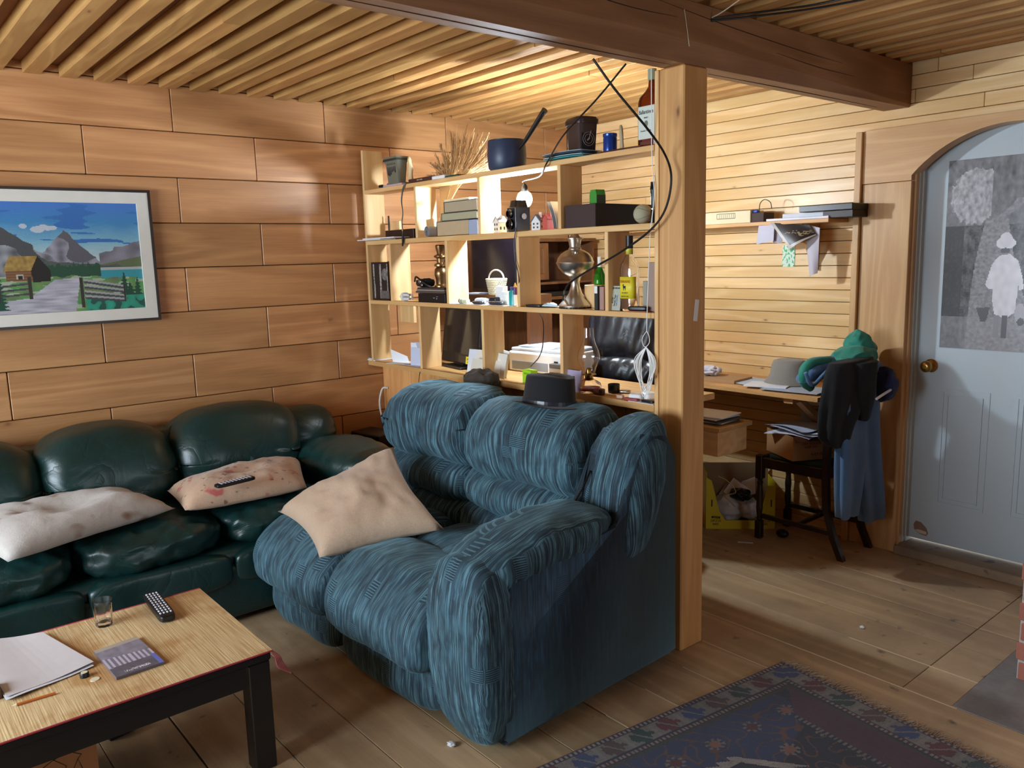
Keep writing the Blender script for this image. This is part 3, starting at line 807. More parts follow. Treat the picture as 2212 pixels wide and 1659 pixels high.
t.set(Base_Color=cc_, Roughness=.5); t.bump(t.m('ADD', reed, t.m('MULTIPLY', th_, .2)), .5, .002)
mt = obj('reed_mat', MB().box((TX0-.004, TY0-.003, TZ-.0039), (TX1+.006, TY1+.004, TZ), bev=.001), t.mat); mt.name = 'reed_mat'
tag(mt, 'woven straw reed mat with red edging covering the low table', 'mat')
red = cloth('red_edging', 'b3283c', 'c43a4c')
for yy_ in (TY0-.0035, TY1+.0045):
    obj('red_edging', MB().tube([(TX0-.004, yy_, TZ-.001), (TX1+.004, yy_, TZ-.001)], .0032, 6), red, mt, 'red cloth edging')
e = MB()
for k in range(5):
    e.tube(spline([(TX1+.004, TY0+.0, TZ-.002), (TX1+.012+.004*k, TY0-.002, TZ-.03), (TX1+.014+.006*k, TY0+.004*k-.01, TZ-.055), (TX1+.035+.005*k, TY0-.01, TZ-.075-.004*k)], 5), .0022, 5)
obj('torn_tassel', e, cloth('red_tassel', 'c8515c', 'd98a86'), mt, 'frayed pink-red tassel')
# things on the table
g0 = P(228, 1352, Z=TZ)
gl = thing('drinking_glass', 'small clear tumbler with fluted foot standing on the reed mat', 'glass', (g0.x, g0.y+.012, TZ))
gm = MB(); pr = [(0, 0), (.024, 0), (.026, .003), (.0275, .04), (.030, .088), (.0285, .088), (.0262, .045), (.022, .016), (0, .012)]
gm.lathe(pr, 40)
for v in gm.bm.verts:
    if v.co.z < .045 and math.hypot(v.co.x, v.co.y) > .0235:
        a = math.atan2(v.co.y, v.co.x); s_ = 1+.03*math.cos(a*10); v.co.x *= s_; v.co.y *= s_
obj('tumbler', gm, M['glass'], gl, None, True)
def remote(name, label, a, b, wdt, th, rows, cols, z):
    a = Vector(a); b = Vector(b); d = b-a; L = d.length; ang = math.atan2(d.y, d.x)
    r_ = thing(name, label, 'remote control', (a.x, a.y, z), ang); r_.rotation_euler = (0, -math.atan2(b.z-a.z, d.xy.length), ang)
    body = MB().cushion((L/2, 0, th/2), (L, wdt, th), 7, 10); obj('body', body, M['black'], r_, None, True)
    bt = MB()
    for i in range(rows):
        for j in range(cols):
            x_ = L*(.09+.84*(i+.5)/rows); y_ = wdt*(.84*((j+.5)/cols)-.42)
            bt.cushion((x_, y_, th-.0005), (L*.5/rows, wdt*.5/cols, .005), 4, 4)
    obj('buttons', bt, plain('c9ccd8', .5), r_, 'pale grey buttons', True); return r_
q0, q1 = P(333, 1300, Z=TZ), P(365, 1345, Z=TZ)
remote('remote_control', 'black remote with many pale buttons lying on the reed mat', (q1.x, q1.y, 0), (q0.x, q0.y+.045, 0), .052, .024, 10, 4, TZ+.001)
q0, q1 = P(466, 1052, Z=.618), P(548, 1032, Z=.618)
remote('remote_control', 'slim black remote lying on top of the floral cushion', (q0.x, q0.y, 0), (q1.x, q1.y, 0), .042, .016, 9, 3, .612)
# small photo book
c = [P(*q, Z=TZ) for q in ((203, 1412), (296, 1380), (356, 1435), (252, 1470))]
def book_col(u, v):
    k = .32+.12*fb(u, v, 5, 3)
    if v < .28+.12*u: k = .16+.05*fb(u, v, 8, 4)
    if .30 < v < .62-.1*u: k = .48+(.2 if math.sin(u*60) > 0 else -.22)
    if v > .9: return (.42, .36, .3, 1)
    if u > .9 and v < .35: return (.13, .16, .5, 1)
    if .06 < v < .12 and .2 < u < .75 and nz2(u, v, 60) > -.1: return (.6, .55, .62, 1)
    return (k*.75, k*.68, k*.85, 1)
def bil(c, z): return lambda u, v: (c[3]*(1-u)+c[2]*u)*(1-v)+(c[0]*(1-u)+c[1]*u)*v+Vector((0, 0, z))
single('photo_booklet', sheet(bil(c, .005), 60, 50, .008, book_col), colmat('booklet_print', .3), 'grey photo booklet with a building on its cover, on the reed mat', 'book')
# envelope / papers
c = [P(*q, Z=TZ+.012) for q in ((-60, 1385), (95, 1366), (206, 1430), (18, 1507))]
ppm = plain('c9c3c4', .55, name='kraft_white')
for k in range(3):
    dz = .002+.004*k; off = Vector((.006*math.sin(k*5), .006*math.cos(k*3), -.012))
    single('paper_sheet', sheet(lambda u, v: bil(c, dz)(u, v)+off+Vector((0, 0, .003*math.sin(u*5+k))), 10, 10, .0012),
           [plain('b9a08a', .6, name='tan_paper'), M['paper2'], ppm][k], ['brown envelope at the bottom of the paper pile on the reed mat', 'grey sheet in the middle of the paper pile on the reed mat', 'large pale folder on top of the paper pile on the reed mat'][k], 'paper', group=None)
q = P(2, 1500, Z=TZ); 
single('brown_box', MB().box((-.06, -.03, 0), (.0, .04, .028), bev=.002), plain('50301e', .6), 'small dark brown box at the left picture edge on the table', 'box', (q.x+.0, q.y+.0, TZ))
q = P(183, 1462, Z=TZ)
cp_ = thing('bottle_cap', 'black screw cap with a pale top on the reed mat', 'cap', (q.x, q.y, TZ))
obj('rim', MB().lathe([(0, 0), (.012, 0), (.0125, .012), (.011, .014), (0, .0135)], 24), M['black'], cp_, None, True); obj('lid_disc', MB().lathe([(0, .0137), (.009, .0137), (.009, .0148), (0, .0148)], 24), M['cream'], cp_, 'cream disc')
q = P(205, 1468, Z=TZ)
single('round_token', MB().lathe([(0, 0), (.0125, 0), (.0125, .002), (0, .002)], 24), M['cream'], 'flat cream disc lying beside the black cap', 'disc', (q.x, q.y, TZ))
a, b = P(36, 1522, Z=TZ+.004), P(120, 1497, Z=TZ+.004)
pe = thing('pencil', 'orange pencil lying at the near left of the mat', 'pencil', tuple(a)); d = b-a
obj('barrel', MB().tube([Vector((0, 0, 0)), d], .0038, 6), plain('c26a2a', .5), pe); obj('tip', MB().tube([Vector((0, 0, 0)), -d.normalized()*.012], lambda t_: .0036*(1-t_)+.0005, 6), M['cream'], pe, 'bare wood tip')
# cardboard box below the table
bc = thing('cardboard_box', 'brown cardboard box with a line drawing, on the floor below the table', 'box', (.30, 2.46, 0), math.radians(-4))
bb = MB(); 
for a_, b_ in (((-.16, 0, 0), (.13, .006, .20)), ((-.16, .25, 0), (.13, .256, .20)), ((-.16, .006, 0), (-.154, .25, .20)), ((.124, .006, 0), (.13, .25, .20)), ((-.16, 0, 0), (.13, .256, .006))): bb.box(a_, b_)
obj('carton', bb, plain('a5744a', .8, bump=.1), bc)
dr = MB()
for pts in ([(-.03, .10), (-.02, .16), (.02, .18), (.05, .15), (.03, .11), (-.03, .10)], [(0, .1), (.02, .14), (.05, .10), (.08, .16), (.09, .12)], [(.02, .18), (.06, .19), (.09, .17), (.08, .16)], [(-.05, .12), (-.03, .10), (.0, .09)]):
    dr.tube([(x_, -.001, z_) for x_, z_ in pts], .001, 4)
obj('line_drawing', dr, M['black'], bc, 'black printed drawing')
single('black_block', MB().box((-.04, -.03, 0), (.04, .03, .035), bev=.003), M['blackwood'], 'small black block on the floor under the low table', 'block', (.56, 2.80, 0), (0, 0, .2))
for px_, py_, lb_, ct_ in ((975, 1612, 'small crumpled white scrap on the floor before the loveseat arm', .011), (1862, 1357, 'tiny white crumb on the bare floor boards beyond the rug', .007)):
    q = P(px_, py_, Z=0); single('floor_scrap', MB().cushion((0, 0, ct_*.7), (ct_*2, ct_*2.4, ct_*1.3), 2.2, 8, lambda q_, p_: p_*(1+.5*noise.noise(q_*3))), M['paper'], lb_, 'scrap', (q.x, q.y, 0), smooth=2)
# ================================================================= rug
c0 = Vector((2.586, 1.559)); e1 = (Vector((1.472, 1.703))-c0).normalized(); e2 = Vector((-e1.y, e1.x))
if e2.y > 0: e2 = -e2
RL, RW = 2.35, 1.35
NAVY, RED, GRN, IVO, PNK, BRN, BLU = (.010, .013, .035), (.085, .012, .016), (.008, .032, .026), (.26, .23, .21), (.21, .085, .06), (.06, .03, .022), (.02, .035, .11)
def tri(x): return abs((x % 1)-.5)*2
def rug_col(s, t_):
    """s: metres along the long side from the fringed end, t: metres from the far edge"""
    d = min(t_, RW-t_, s+.01, RL-s); al = s if min(t_, RW-t_) <= min(s, RL-s) else t_
    n_ = noise.noise(Vector((s*9, t_*9, 0)))*.5; h = abs(noise.noise(Vector((s*90, t_*90, 3))))
    def o(c, k=1.0): return tuple(max(.003, x*(1+.5*n_)*(1.15-.6*h)*k*.8) for x in c)+(1,)
    if d < .006: return o(RED)
    if d < .018: return o(IVO) if (al*55) % 1 < .45 else o(NAVY)
    if d < .024: return o(RED, .7)
    if d < .095:
        u = (al % .115)/.115; k = int(al/.115) % 4; v = (d-.024)/.071
        base = IVO if d != 0 else IVO
        if u < .12: return o(base, .75)
        c = (BLU, RED, GRN, BRN)[k]; uu = (u-.12)/.88
        q = abs(uu-.5)*2; w_ = abs(v-.5)*2
        if q+w_*.6 < .92+.18*math.sin(uu*25) and not (tri(uu*2+v) < .16): return o(c, 1.2)
        return o(IVO, .62)
    if d < .102: return o(NAVY)
    if d < .116: return o(IVO, .8) if (al*60) % 1 < .5 else o(RED, .8)
    if d < .122: return o(NAVY)
    if d < .134: return o(BRN) if (al*45+d*60) % 1 < .5 else o(GRN, 1.2)
    # end band, purple
    if s < .27 and s < t_: 
        if s > .255: return o(IVO, .6) if (t_*60) % 1 < .5 else o(NAVY)
        return o((.055, .018, .035), 1.1)
    # field with serrated medallions
    cs = .62+.62*round((s-.62)/.62) if False else None
    for (mx, my, rx, ry) in ((.66, .62, .30, .36), (1.34, .62, .30, .36), (2.0, .62, .30, .36)):
        q = abs(s-mx)/rx+abs(t_-my)/ry
        q = max(q, abs(s-mx)/rx*1.35, abs(t_-my)/ry*1.25)
        if q < 1.06+.09*tri((s+t_)*22):
            if q > 1.0: return o(IVO, 1.15)
            if q > .93: return o(NAVY)
            a, b = (s-mx), (t_-my)
            if abs(abs(a)-abs(b)*.55) < .022 and abs(b) < .24: return o(PNK)
            if .2 < abs(b) < .25 and abs(a) < .16 and abs(a) > .08: return o(PNK, .9)
            if abs(a)+abs(b) < .06: return o(PNK)
            if q < .45: return o(BRN)
            if tri((s*2+t_)*9) < .12: return o(IVO, .35)
            return o(GRN if (a*b > 0) else NAVY, 1.1)
    # small flowers
    gx, gy = (s % .17)/.17-.5, (t_ % .15)/.15-.5
    r_ = math.hypot(gx, gy)
    if r_ < .12: return o(RED if (int(s/.17)+int(t_/.15)) % 2 else PNK)
    if r_ < .2 and tri(math.atan2(gy, gx)*4/PI) < .5: return o(IVO, .6)
    if abs(noise.noise(Vector((s*16, t_*16, 9)))) < .045: return o(PNK, .5)
    return o(BLU if noise.noise(Vector((s*3, t_*3, 2))) > 0 else NAVY, .8)
def rp(u, v):
    p = c0+e1*(u*RL)+e2*(v*RW); return Vector((p.x, p.y, .007+.002*noise.noise(Vector((p.x*4, p.y*4, 0)))))
rug = thing('area_rug', 'worn navy and red patterned wool rug with ivory fringe, lying in front', 'rug', tuple(rp(.5, .5))[:2]+(0,))
o = obj('pile', sheet(rp, 520, 300, .010, lambda u, v: rug_col(u*RL, v*RW)), colmat('rug_wool', .95, .6, 500, Sheen_Weight=.2), rug); o.location = -rug.location
fr = MB(); k = 0
while k < 620:
    v = k/620; p = rp(0, v); L = random.uniform(.025, .062); a = random.gauss(0, .28); d = -(e1*math.cos(a)+e2*math.sin(a))
    q = Vector((d.x, d.y, 0)); cr_ = [p+Vector((0, 0, -.001)), p+q*L*.4+Vector((0, 0, random.uniform(-.002, .002)-.002)), p+q*L+Vector((random.uniform(-.01, .01), random.uniform(-.012, .012), -.0045))]
    fr.tube(spline(cr_, 3), .0007, 3, (random.uniform(.3, .6),)*3+(1,)); k += 1
o = obj('fringe', fr, plain('b3a595', .95), rug, 'ivory fringe'); o.location = -rug.location
# ================================================================= things on the shelves
def Y_(px, py, X): return P(px, py, X=X).y
def Z_(px, py, X): return P(px, py, X=X).z
def bxi(name, label, cat, pa, pb, py, x0, d, z, h, mat, group=None, bev=.002, ry=0, rx=0, rz=0):
    a, b = Y_(pa, py, x0), Y_(pb, py, x0)
    return single(name, MB().box((-d/2, -(a-b)/2, 0), (d/2, (a-b)/2, h), (.5, .5, .5, 1), bev=bev), mat, label, cat, (x0+d/2, (a+b)/2, z), (rx, ry, rz), group)
zt, zm, zl = S['top']+.0005, S['mid']+.0005, S['low']+.0005; zc = CT+.0005
# --- top shelf
x0 = 2.40
y = Y_(852, 380, 2.44)
kb = thing('carved_box', 'tapered grey-green ornament with dark finger slots at the left of the top shelf', 'ornament', (2.455, y, zt+.012))
bm_ = MB()
ya, yb = .062, -.055
bm_.loft([((0, 0, 0), (.032, 0, 0), (0, .066, 0), 8), ((0, 0, .012), (.032, 0, 0), (0, .066, 0), 8), ((0, 0, .013), (.026, 0, 0), (0, .056, 0), 8), ((0, 0, .115), (.034, 0, 0), (0, .064, 0), 8), ((0, 0, .135), (.044, 0, 0), (0, .074, 0), 8), ((0, 0, .148), (.044, 0, 0), (0, .074, 0), 8)], 32)
obj('case', bm_, plain('6f6d5c', .6), kb, None, True)
sl = MB()
for k in range(6):
    yy = .036-.0145*k; h = .035+.012*math.sin(k*1.1+.5); sl.box((-.0325, yy-.0045, .095-h), (-.0275, yy+.0045, .100), bev=.001)
    sl.box((-.0345, yy-.003, .106), (-.030, yy+.003, .120), bev=.001)
obj('slots', sl, M['black'], kb, 'dark finger-shaped slots')
rim = MB().loft([((0, 0, .127), (.045, 0, 0), (0, .075, 0), 8), ((0, 0, .138), (.046, 0, 0), (0, .076, 0), 8)], 32); obj('band', rim, plain('2d2c24', .6), kb, 'dark band')
bxi('flat_book', 'thin pinkish-grey book lying under the tapered grey ornament', 'book', 822, 868, 400, 2.395, .11, zt, .0115, plain('b9a3a8', .7))
y = Y_(826, 392, 2.39)
pl = thing('plug', 'black two-pin plug lying at the left end of the top shelf', 'plug', (2.392, y, zt))
obj('plug_body', MB().at((0, 0, .009), 0, PI/2).cyl(.008, -.035, -.004, 12), M['black'], pl)
obj('pins', MB().box((-.004, .0, .011), (-.002, .022, .013)).box((-.004, .0, .005), (-.002, .022, .007)), M['brass'], pl)
# ivory figurine
y = Y_(885, 380, 2.41)
fg = MB(); fg.loft([((0, 0, 0), (.012, 0, 0), (0, .016, 0), 2.5), ((0, 0, .03), (.011, 0, 0), (0, .013, 0), 2), ((0, -.004, .055), (.014, 0, 0), (0, .018, 0), 2), ((0, .002, .085), (.010, 0, 0), (0, .011, 0), 2), ((0, .004, .10), (.011, 0, 0), (0, .012, 0), 2), ((0, .006, .118), (.006, 0, 0), (0, .006, 0), 2)], 16)
single('figurine', fg, plain('d9bf92', .5), 'small ivory carved figurine beside the tapered grey ornament', 'figurine', (2.415, y, zt+.022), smooth=2)
bxi('brown_book', 'thin dark brown book lying flat on the top shelf under the figurine', 'book', 882, 932, 392, 2.388, .12, zt, .020, plain('4a2418', .6))
text('THIN IT TAKES', .008, M['cream'], bpy.data.objects['brown_book'], (-.0612, 0, .010), FX)
bxi('white_booklet', 'white booklet lying on the top shelf at the foot of the dry grass', 'book', 926, 960, 385, 2.392, .09, zt, .016, M['paper'])
bxi('green_book', 'thin green book lying beside the white booklet on the top shelf', 'book', 961, 988, 382, 2.395, .09, zt, .010, plain('2c4a34', .6))
# dry grass in a clear vase
yv = Y_(941, 460, 2.475)
vs = thing('dry_grass_vase', 'bunch of dry golden grass in a clear glass vase behind the stacked books', 'dried grass', (2.482, yv, zm))
obj('vase', MB().lathe([(0, 0), (.022, 0), (.024, .004), (.019, .05), (.024, .10), (.022, .10), (.017, .05), (.021, .008), (0, .006)], 28), M['glass'], vs, None, True)
gr = MB(); rg = random.Random(5)
grm = plain('cfa870', .9, name='dry_stalk'); grm2 = plain('b8956a', 1, name='dry_plume')
gp = MB()
for k in range(150):
    a = rg.uniform(-1, 1); L = rg.uniform(.42, .60)*(1-.25*abs(a)); lean = a*.36; bk = rg.uniform(.06, .16)
    # must pass behind the top shelf board (x>2.515)
    pts = [Vector((rg.uniform(-.006, .006), rg.uniform(-.006, .006), .01)), Vector((.02, -.010+lean*.06-.02, .12)), Vector((.06, -.05+lean*.30, .27)), Vector((.06+bk*.6, -.07+lean*.70, .27+(L-.27)*.55)), Vector((.05+bk, -.07+lean*1.0, L-.05*abs(a)))]
    if k < 80: gr.tube(spline(pts, 4), lambda t_: .0026*(1-.6*t_), 4)
    else: gr.tube(spline(pts, 4), lambda t_: .0012, 4)
    if k % 2 == 0:
        e_ = pts[-1]; d_ = (pts[-1]-pts[-2]).normalized()
        for j in range(34):
            b_ = e_-d_*rg.uniform(0, .17); v_ = Vector((rg.uniform(-1, 1), rg.uniform(-1, 1), rg.uniform(.2, 1.0))).normalized()
            gp.tube([b_, b_+(v_*.35+d_*.8)*.034], .0011, 3)
gm_ = obj('stalks', gr, grm, vs); obj('plumes', gp, grm2, vs, 'feathery brown plumes')
# blue pot with a raised handle
py_ = Y_(1097, 345, 2.46)
pt = thing('saucepan', 'dark blue enamel pot with a long raised handle on the top shelf', 'pot', (2.455, py_, zt))
obj('pan', MB().lathe([(0, 0), (.078, 0), (.086, .01), (.091, .06), (.087, .125), (.0855, .128), (.084, .125), (.088, .06), (.082, .012), (0, .006)], 40), plain('2b3852', .42, name='blue_enamel'), pt, None, True)
hp = [Vector((.0, -.082, .085)), Vector((.0, -.13, .115)), Vector((.0, -.235, .205)), Vector((.0, -.265, .228))]
obj('handle', MB().tube(spline(hp, 6), lambda t_: .007+.007*t_, 12), M['black'], pt, 'black handle')
obj('lid_edge', MB().lathe([(.0, .128), (.086, .128), (.086, .132), (0, .136)], 40), plain('18202f', .4), pt, None, True)
for i, (c_, dz, a_, lb) in enumerate((('3fa7b0', 0, .02, 'lowest, teal folder under the blue pot handle on the top shelf'), ('a9cdd2', .006, -.03, 'pale blue folder second from the bottom beside the blue pot'), ('34404e', .012, .05, 'dark folder third from the bottom beside the blue pot'), ('9fb6c6', .018, -.01, 'topmost grey-blue folder of the stack beside the blue pot'))):
    a, b = Y_(1118, 360, 2.37), Y_(1196, 352, 2.37)
    single('paper_folder', sheet(lambda u, v: (-.055+.12*v, (a-b)/2*(1-2*u), .0012+.0035*math.sin(u*PI)*(1-v)), 12, 4, .0022), plain(c_, .4), lb, 'folder', (2.43-.008*i, (a+b)/2-.165-.006*i, zt+dz+.001), (0, 0, a_*.5), smooth=True)
# tall lidded tin
yy = Y_(1256, 300, 2.45)
tn = thing('lidded_tin', 'tall dark brown lidded box with a black emblem side on the top shelf', 'box', (2.452, yy, zt), math.radians(-14))
obj('case', MB().loft([((0, 0, 0), (.038, 0, 0), (0, .048, 0), 9), ((0, 0, .135), (.045, 0, 0), (0, .056, 0), 9)], 40), plain('3c2a25', .5), tn, None, True)
obj('lid', MB().loft([((0, 0, .134), (.051, 0, 0), (0, .063, 0), 6), ((0, 0, .150), (.053, 0, 0), (0, .066, 0), 5), ((0, 0, .160), (.049, 0, 0), (0, .061, 0), 4), ((0, 0, .163), (.03, 0, 0), (0, .04, 0), 3)], 40), plain('2b1c19', .35), tn, None, True)
em = MB()
em.box((-.032, -.0535, .02), (.032, -.0505, .125)); obj('emblem_panel', em, M['black'], tn, 'black side panel')
ring = MB(); 
for r_ in (.027, .018): ring.tube([(r_*math.cos(a_/24*2*PI), -.0545, .072+r_*math.sin(a_/24*2*PI)) for a_ in range(25)], .0009, 4)
ring.tube([(.002, -.0545, .072), (.012, -.0545, .105)], .0014, 4); ring.tube([(-.006, -.0545, .066), (.004, -.0545, .075)], .003, 6)
obj('round_emblem', ring, plain('8f8a80', .6), tn, 'pale round emblem')
bp_ = Y_(1318, 305, 2.44)
mg = thing('blue_cup', 'shiny blue lidded cup on the top shelf beside the brown tin', 'cup', (2.44, bp_, zt))
obj('cup_body', MB().lathe([(0, 0), (.026, 0), (.0275, .01), (.0275, .058), (.026, .062), (.0285, .066), (.0285, .076), (.02, .079), (0, .077)], 36), plain('2549a0', .18, .5, name='blue_metal'), mg, None, True)
y = Y_(1343, 300, 2.42)
pp = MB(); pp.loft([((0, 0, 0), (.008, 0, 0), (0, .012, 0), 2), ((0, 0, .03), (.006, 0, 0), (0, .008, 0), 2), ((0, .002, .055), (.007, 0, 0), (0, .009, 0), 2), ((0, .004, .085), (.008, 0, 0), (0, .008, 0), 2), ((0, .004, .098), (.004, 0, 0), (0, .004, 0), 2)], 14)
single('carved_stick', pp, plain('b3a07e', .6), 'little upright carved bone-coloured piece beside the blue cup', 'ornament', (2.42, y, zt), smooth=2)
rc_ = [P(1290, 317, X=2.40), P(1330, 318, X=2.392), P(1362, 318, X=2.39), P(1384, 311, X=2.40), P(1372, 303, X=2.42), P(1352, 308, X=2.43)]
for q in rc_: q.z = zt+.004
single('red_cable', MB().tube(spline(rc_, 8), .0022, 6), plain('4a1512', .5), 'thin dark red cord lying before the blue cup on the top shelf', 'cord')
# large whisky bottle
yb_ = Y_(1408, 240, 2.45)
wb = thing('whisky_bottle', 'large amber liquor bottle with a white label at the right of the top shelf', 'bottle', (2.452, yb_, zt))
amb = NT('amber_glass'); amb.set(Base_Color=lin('7a3516'), Transmission_Weight=.75, Roughness=.05, IOR=1.3)
prof = [((0, 0, z_), (a_*.62, 0, 0), (0, a_, 0), k_) for z_, a_, k_ in ((0, .048, 5), (.01, .052, 5), (.165, .052, 5), (.185, .048, 4), (.205, .030, 2.6), (.222, .018, 2), (.25, .0145, 2), (.252, .0145, 2))]
obj('glass_body', MB().loft(prof, 36), amb.mat, wb, None, True)
obj('cap', MB().cyl(.0165, .245, .285, 24), plain('8f9a80', .5), wb, 'grey-green cap', True)
obj('bottle_label', MB().box((-.0345, -.040, .030), (-.0318, .040, .150), bev=.001), plain('cfd6cc', .6), wb, 'white label')
lb = bpy.data.objects['bottle_label']
text("Ballantine's", .021, plain('2c3a34', .6), lb, (-.0352, 0, .128), (PI/2, math.radians(0), -PI/2), sx=.75)
text('FINEST', .007, plain('2c3a34', .6), lb, (-.0352, 0, .107), FX); text('Scotch Whisky', .009, plain('2c3a34', .6), lb, (-.0352, 0, .060), FX)
cr = MB(); cr.cushion((-.0352, 0, .085), (.001, .018, .024), 2, 6); obj('crest', cr, plain('6c7466', .6), lb, 'grey crest', True)
obj('neck_label', MB().box((-.0345, -.03, .008), (-.0318, .03, .022), bev=.001), plain('5d1c16', .5), wb, 'dark red lower label')
# --- second shelf
bxi('dark_wood_box', 'low dark brown box in the left cell of the second shelf', 'box', 832, 893, 500, 2.42, .08, zm, .052, M['ebony'])
bxi('wood_block', 'upright pale wood block behind the low dark brown box', 'block', 842, 862, 470, 2.502, .02, zm, .105, M['shelfv'])
bxi('black_rod', 'thin black upright stick behind the low dark brown box', 'stick', 837, 840, 470, 2.502, .006, zm, .14, M['black'])
for i, (a_, b_, dz, lb_) in enumerate(((775, 838, 0, 'white magazine jutting out at the left end of the second shelf'), (800, 868, .006, 'second white magazine, lying on the one jutting out at the shelf end'))):
    a, b = Y_(a_, 516, 2.37), Y_(b_, 516, 2.37)
    a = min(a, YE1-.022)
    single('magazine', MB().box((-.05, -(a-b)/2, 0), (.05, (a-b)/2, .005), bev=.001), M['paper'], lb_, 'magazine', (2.405-.035+.0, (a+b)/2, zm+dz))
# black strap with tassel hanging from the top shelf
st = [Vector((2.40, Y_(880, 395, 2.38), zt+.003)), Vector((2.377, Y_(874, 400, 2.375), zt-.003)), P(868, 430, X=2.374), P(870, 460, X=2.373), P(868, 480, X=2.373), P(870, 505, X=2.373)]
stp = thing('hanging_strap', 'black leather strap with tassel hanging down from the top shelf', 'strap', (0, 0, 0))
obj('strap', MB().tube(spline(st, 8), .0028, 6), M['black'], stp)
obj('strap', MB().tube(spline([q+Vector((-.001, .006*math.sin(i*1.2), 0)) for i, q in enumerate(st)], 8), .0022, 6), M['black'], stp)
q = st[-1]; obj('tassel', MB().tube([q, q+Vector((0, 0, -.03)), q+Vector((0, .008, -.065))], lambda t_: .004+.003*math.sin(PI*t_), 8), M['black'], stp)
obj('bead', MB().sphere((q.x, q.y, q.z+.02), (.005, .005, .010), n=8), M['brass'], stp, 'brass bead', True)
# rolled newspaper
a, b = Y_(904, 495, 2.40), Y_(942, 495, 2.40)
rn = MB(); sp = []
for k in range(60):
    t_ = k/59; ang = t_*2*PI*3; r_ = .006+.024*t_; sp.append((r_*.9*math.cos(ang), r_*math.sin(ang)))
def rolled(u, v):
    i = u*58; k = int(i); f_ = i-k; p_, q_ = sp[k], sp[min(k+1, 59)]
    return (-.05+.10*v, (p_[0]*(1-f_)+q_[0]*f_), .031+(p_[1]*(1-f_)+q_[1]*f_))
single('rolled_newspaper', sheet(rolled, 90, 2, .0016), plain('a9abae', .8), 'grey rolled newspaper beside the tan book stack', 'newspaper', (2.445, (a+b)/2, zm), smooth=True)
# books stack
bk1 = plain('b79f7c', .7, name='tan_pages')
def bookf(label, a_, b_, py, z, h, cover, pages, x=2.392, d=.115):
    a, b = Y_(a_, py, x), Y_(b_, py, x); w_ = a-b
    t_ = thing('book', label, 'book', (x+d/2, (a+b)/2, z), 0, None)
    obj('pages', MB().box((-d/2+.002, -w_/2+.002, .003), (d/2, w_/2-.003, h-.003)), pages, t_)
    c_ = MB(); c_.box((-d/2, -w_/2, 0), (d/2, w_/2, .0028)); c_.box((-d/2, -w_/2, h-.0028), (d/2, w_/2, h)); c_.box((-d/2, w_/2-.003, 0), (d/2, w_/2, h)); obj('cover', c_, cover, t_)
    return t_
dk = plain('2b2622', .6, name='dark_cover')
zb1 = zm+.073
bookf('thick tan book lying at the bottom of the stack of three', 943, 1012, 490, zm, .073, dk, bk1)
bookf('grey-green book in the middle of the stack of three', 953, 1029, 462, zb1+.0005, .038, plain('46483a', .6), plain('a8a283', .7))
bookf('thick tan book on top of the stack of three', 958, 1029, 435, zb1+.039, .054, dk, plain('ab9c80', .7))
bxi('paperback', 'blue-grey paperback standing tilted at the right end of the tan book stack', 'book', 1012, 1030, 490, 2.394, .11, zm, .070, plain('9aa5bd', .6), rx=math.radians(0))
bxi('white_card_box', 'small white card box lying on top under the shelf above the tan books', 'box', 958, 1012, 408, 2.44, .07, zb1+.0935, .016, M['cream'])
# model houses
def house(label, px, py, x, w_, d_, h, roofc, wallc='d9d8d4', rz=0, wins=True):
    t_ = thing('model_house', label, 'model house', (x, Y_(px, py, x), zm), rz)
    b_ = MB(); b_.prism([(-w_/2, 0), (w_/2, 0), (w_/2, h), (0, h+w_*.62), (-w_/2, h)], -d_/2, d_/2, 'x')
    obj('walls', b_, plain(wallc, .4), t_)
    r_ = MB(); e_ = .004
    for s_ in (-1, 1):
        A = [(s_*(w_/2+.004), h-.003), (0, h+w_*.62+.001), (0, h+w_*.62+.006), (s_*(w_/2+.007), h)]
        r_.prism(A, -d_/2-.002, d_/2+.002, 'x')
    obj('roof', r_, plain(roofc, .5), t_)
    obj('chimney', MB().box((-.004, -.012, h+w_*.3), (.006, -.004, h+w_*.95)), plain(wallc, .4), t_)
    if wins:
        wn = MB()
        for zz in (h*.25, h*.68):
            for yy in (-w_*.22, w_*.22): wn.box((-d_/2-.001, yy-w_*.09, zz), (-d_/2+.001, yy+w_*.09, zz+h*.22))
        for zz in (h*.30,):
            for xx in (-d_*.22, d_*.22): wn.box((xx-.004, -w_/2-.001, zz), (xx+.004, -w_/2+.001, zz+h*.28))
        obj('windows', wn, M['black'], t_, 'dark painted windows')
    return t_
house('small white model house left of the old camera', 1080, 480, 2.45, .036, .05, .05, '8d9096')
house('small white model house with grey roof right of the old camera', 1164, 475, 2.43, .045, .052, .036, '4c5058', rz=.25)
house('small red model house beside the pair of clear papers', 1186, 478, 2.44, .03, .05, .046, 'a8423a', 'c0574c', wins=False)
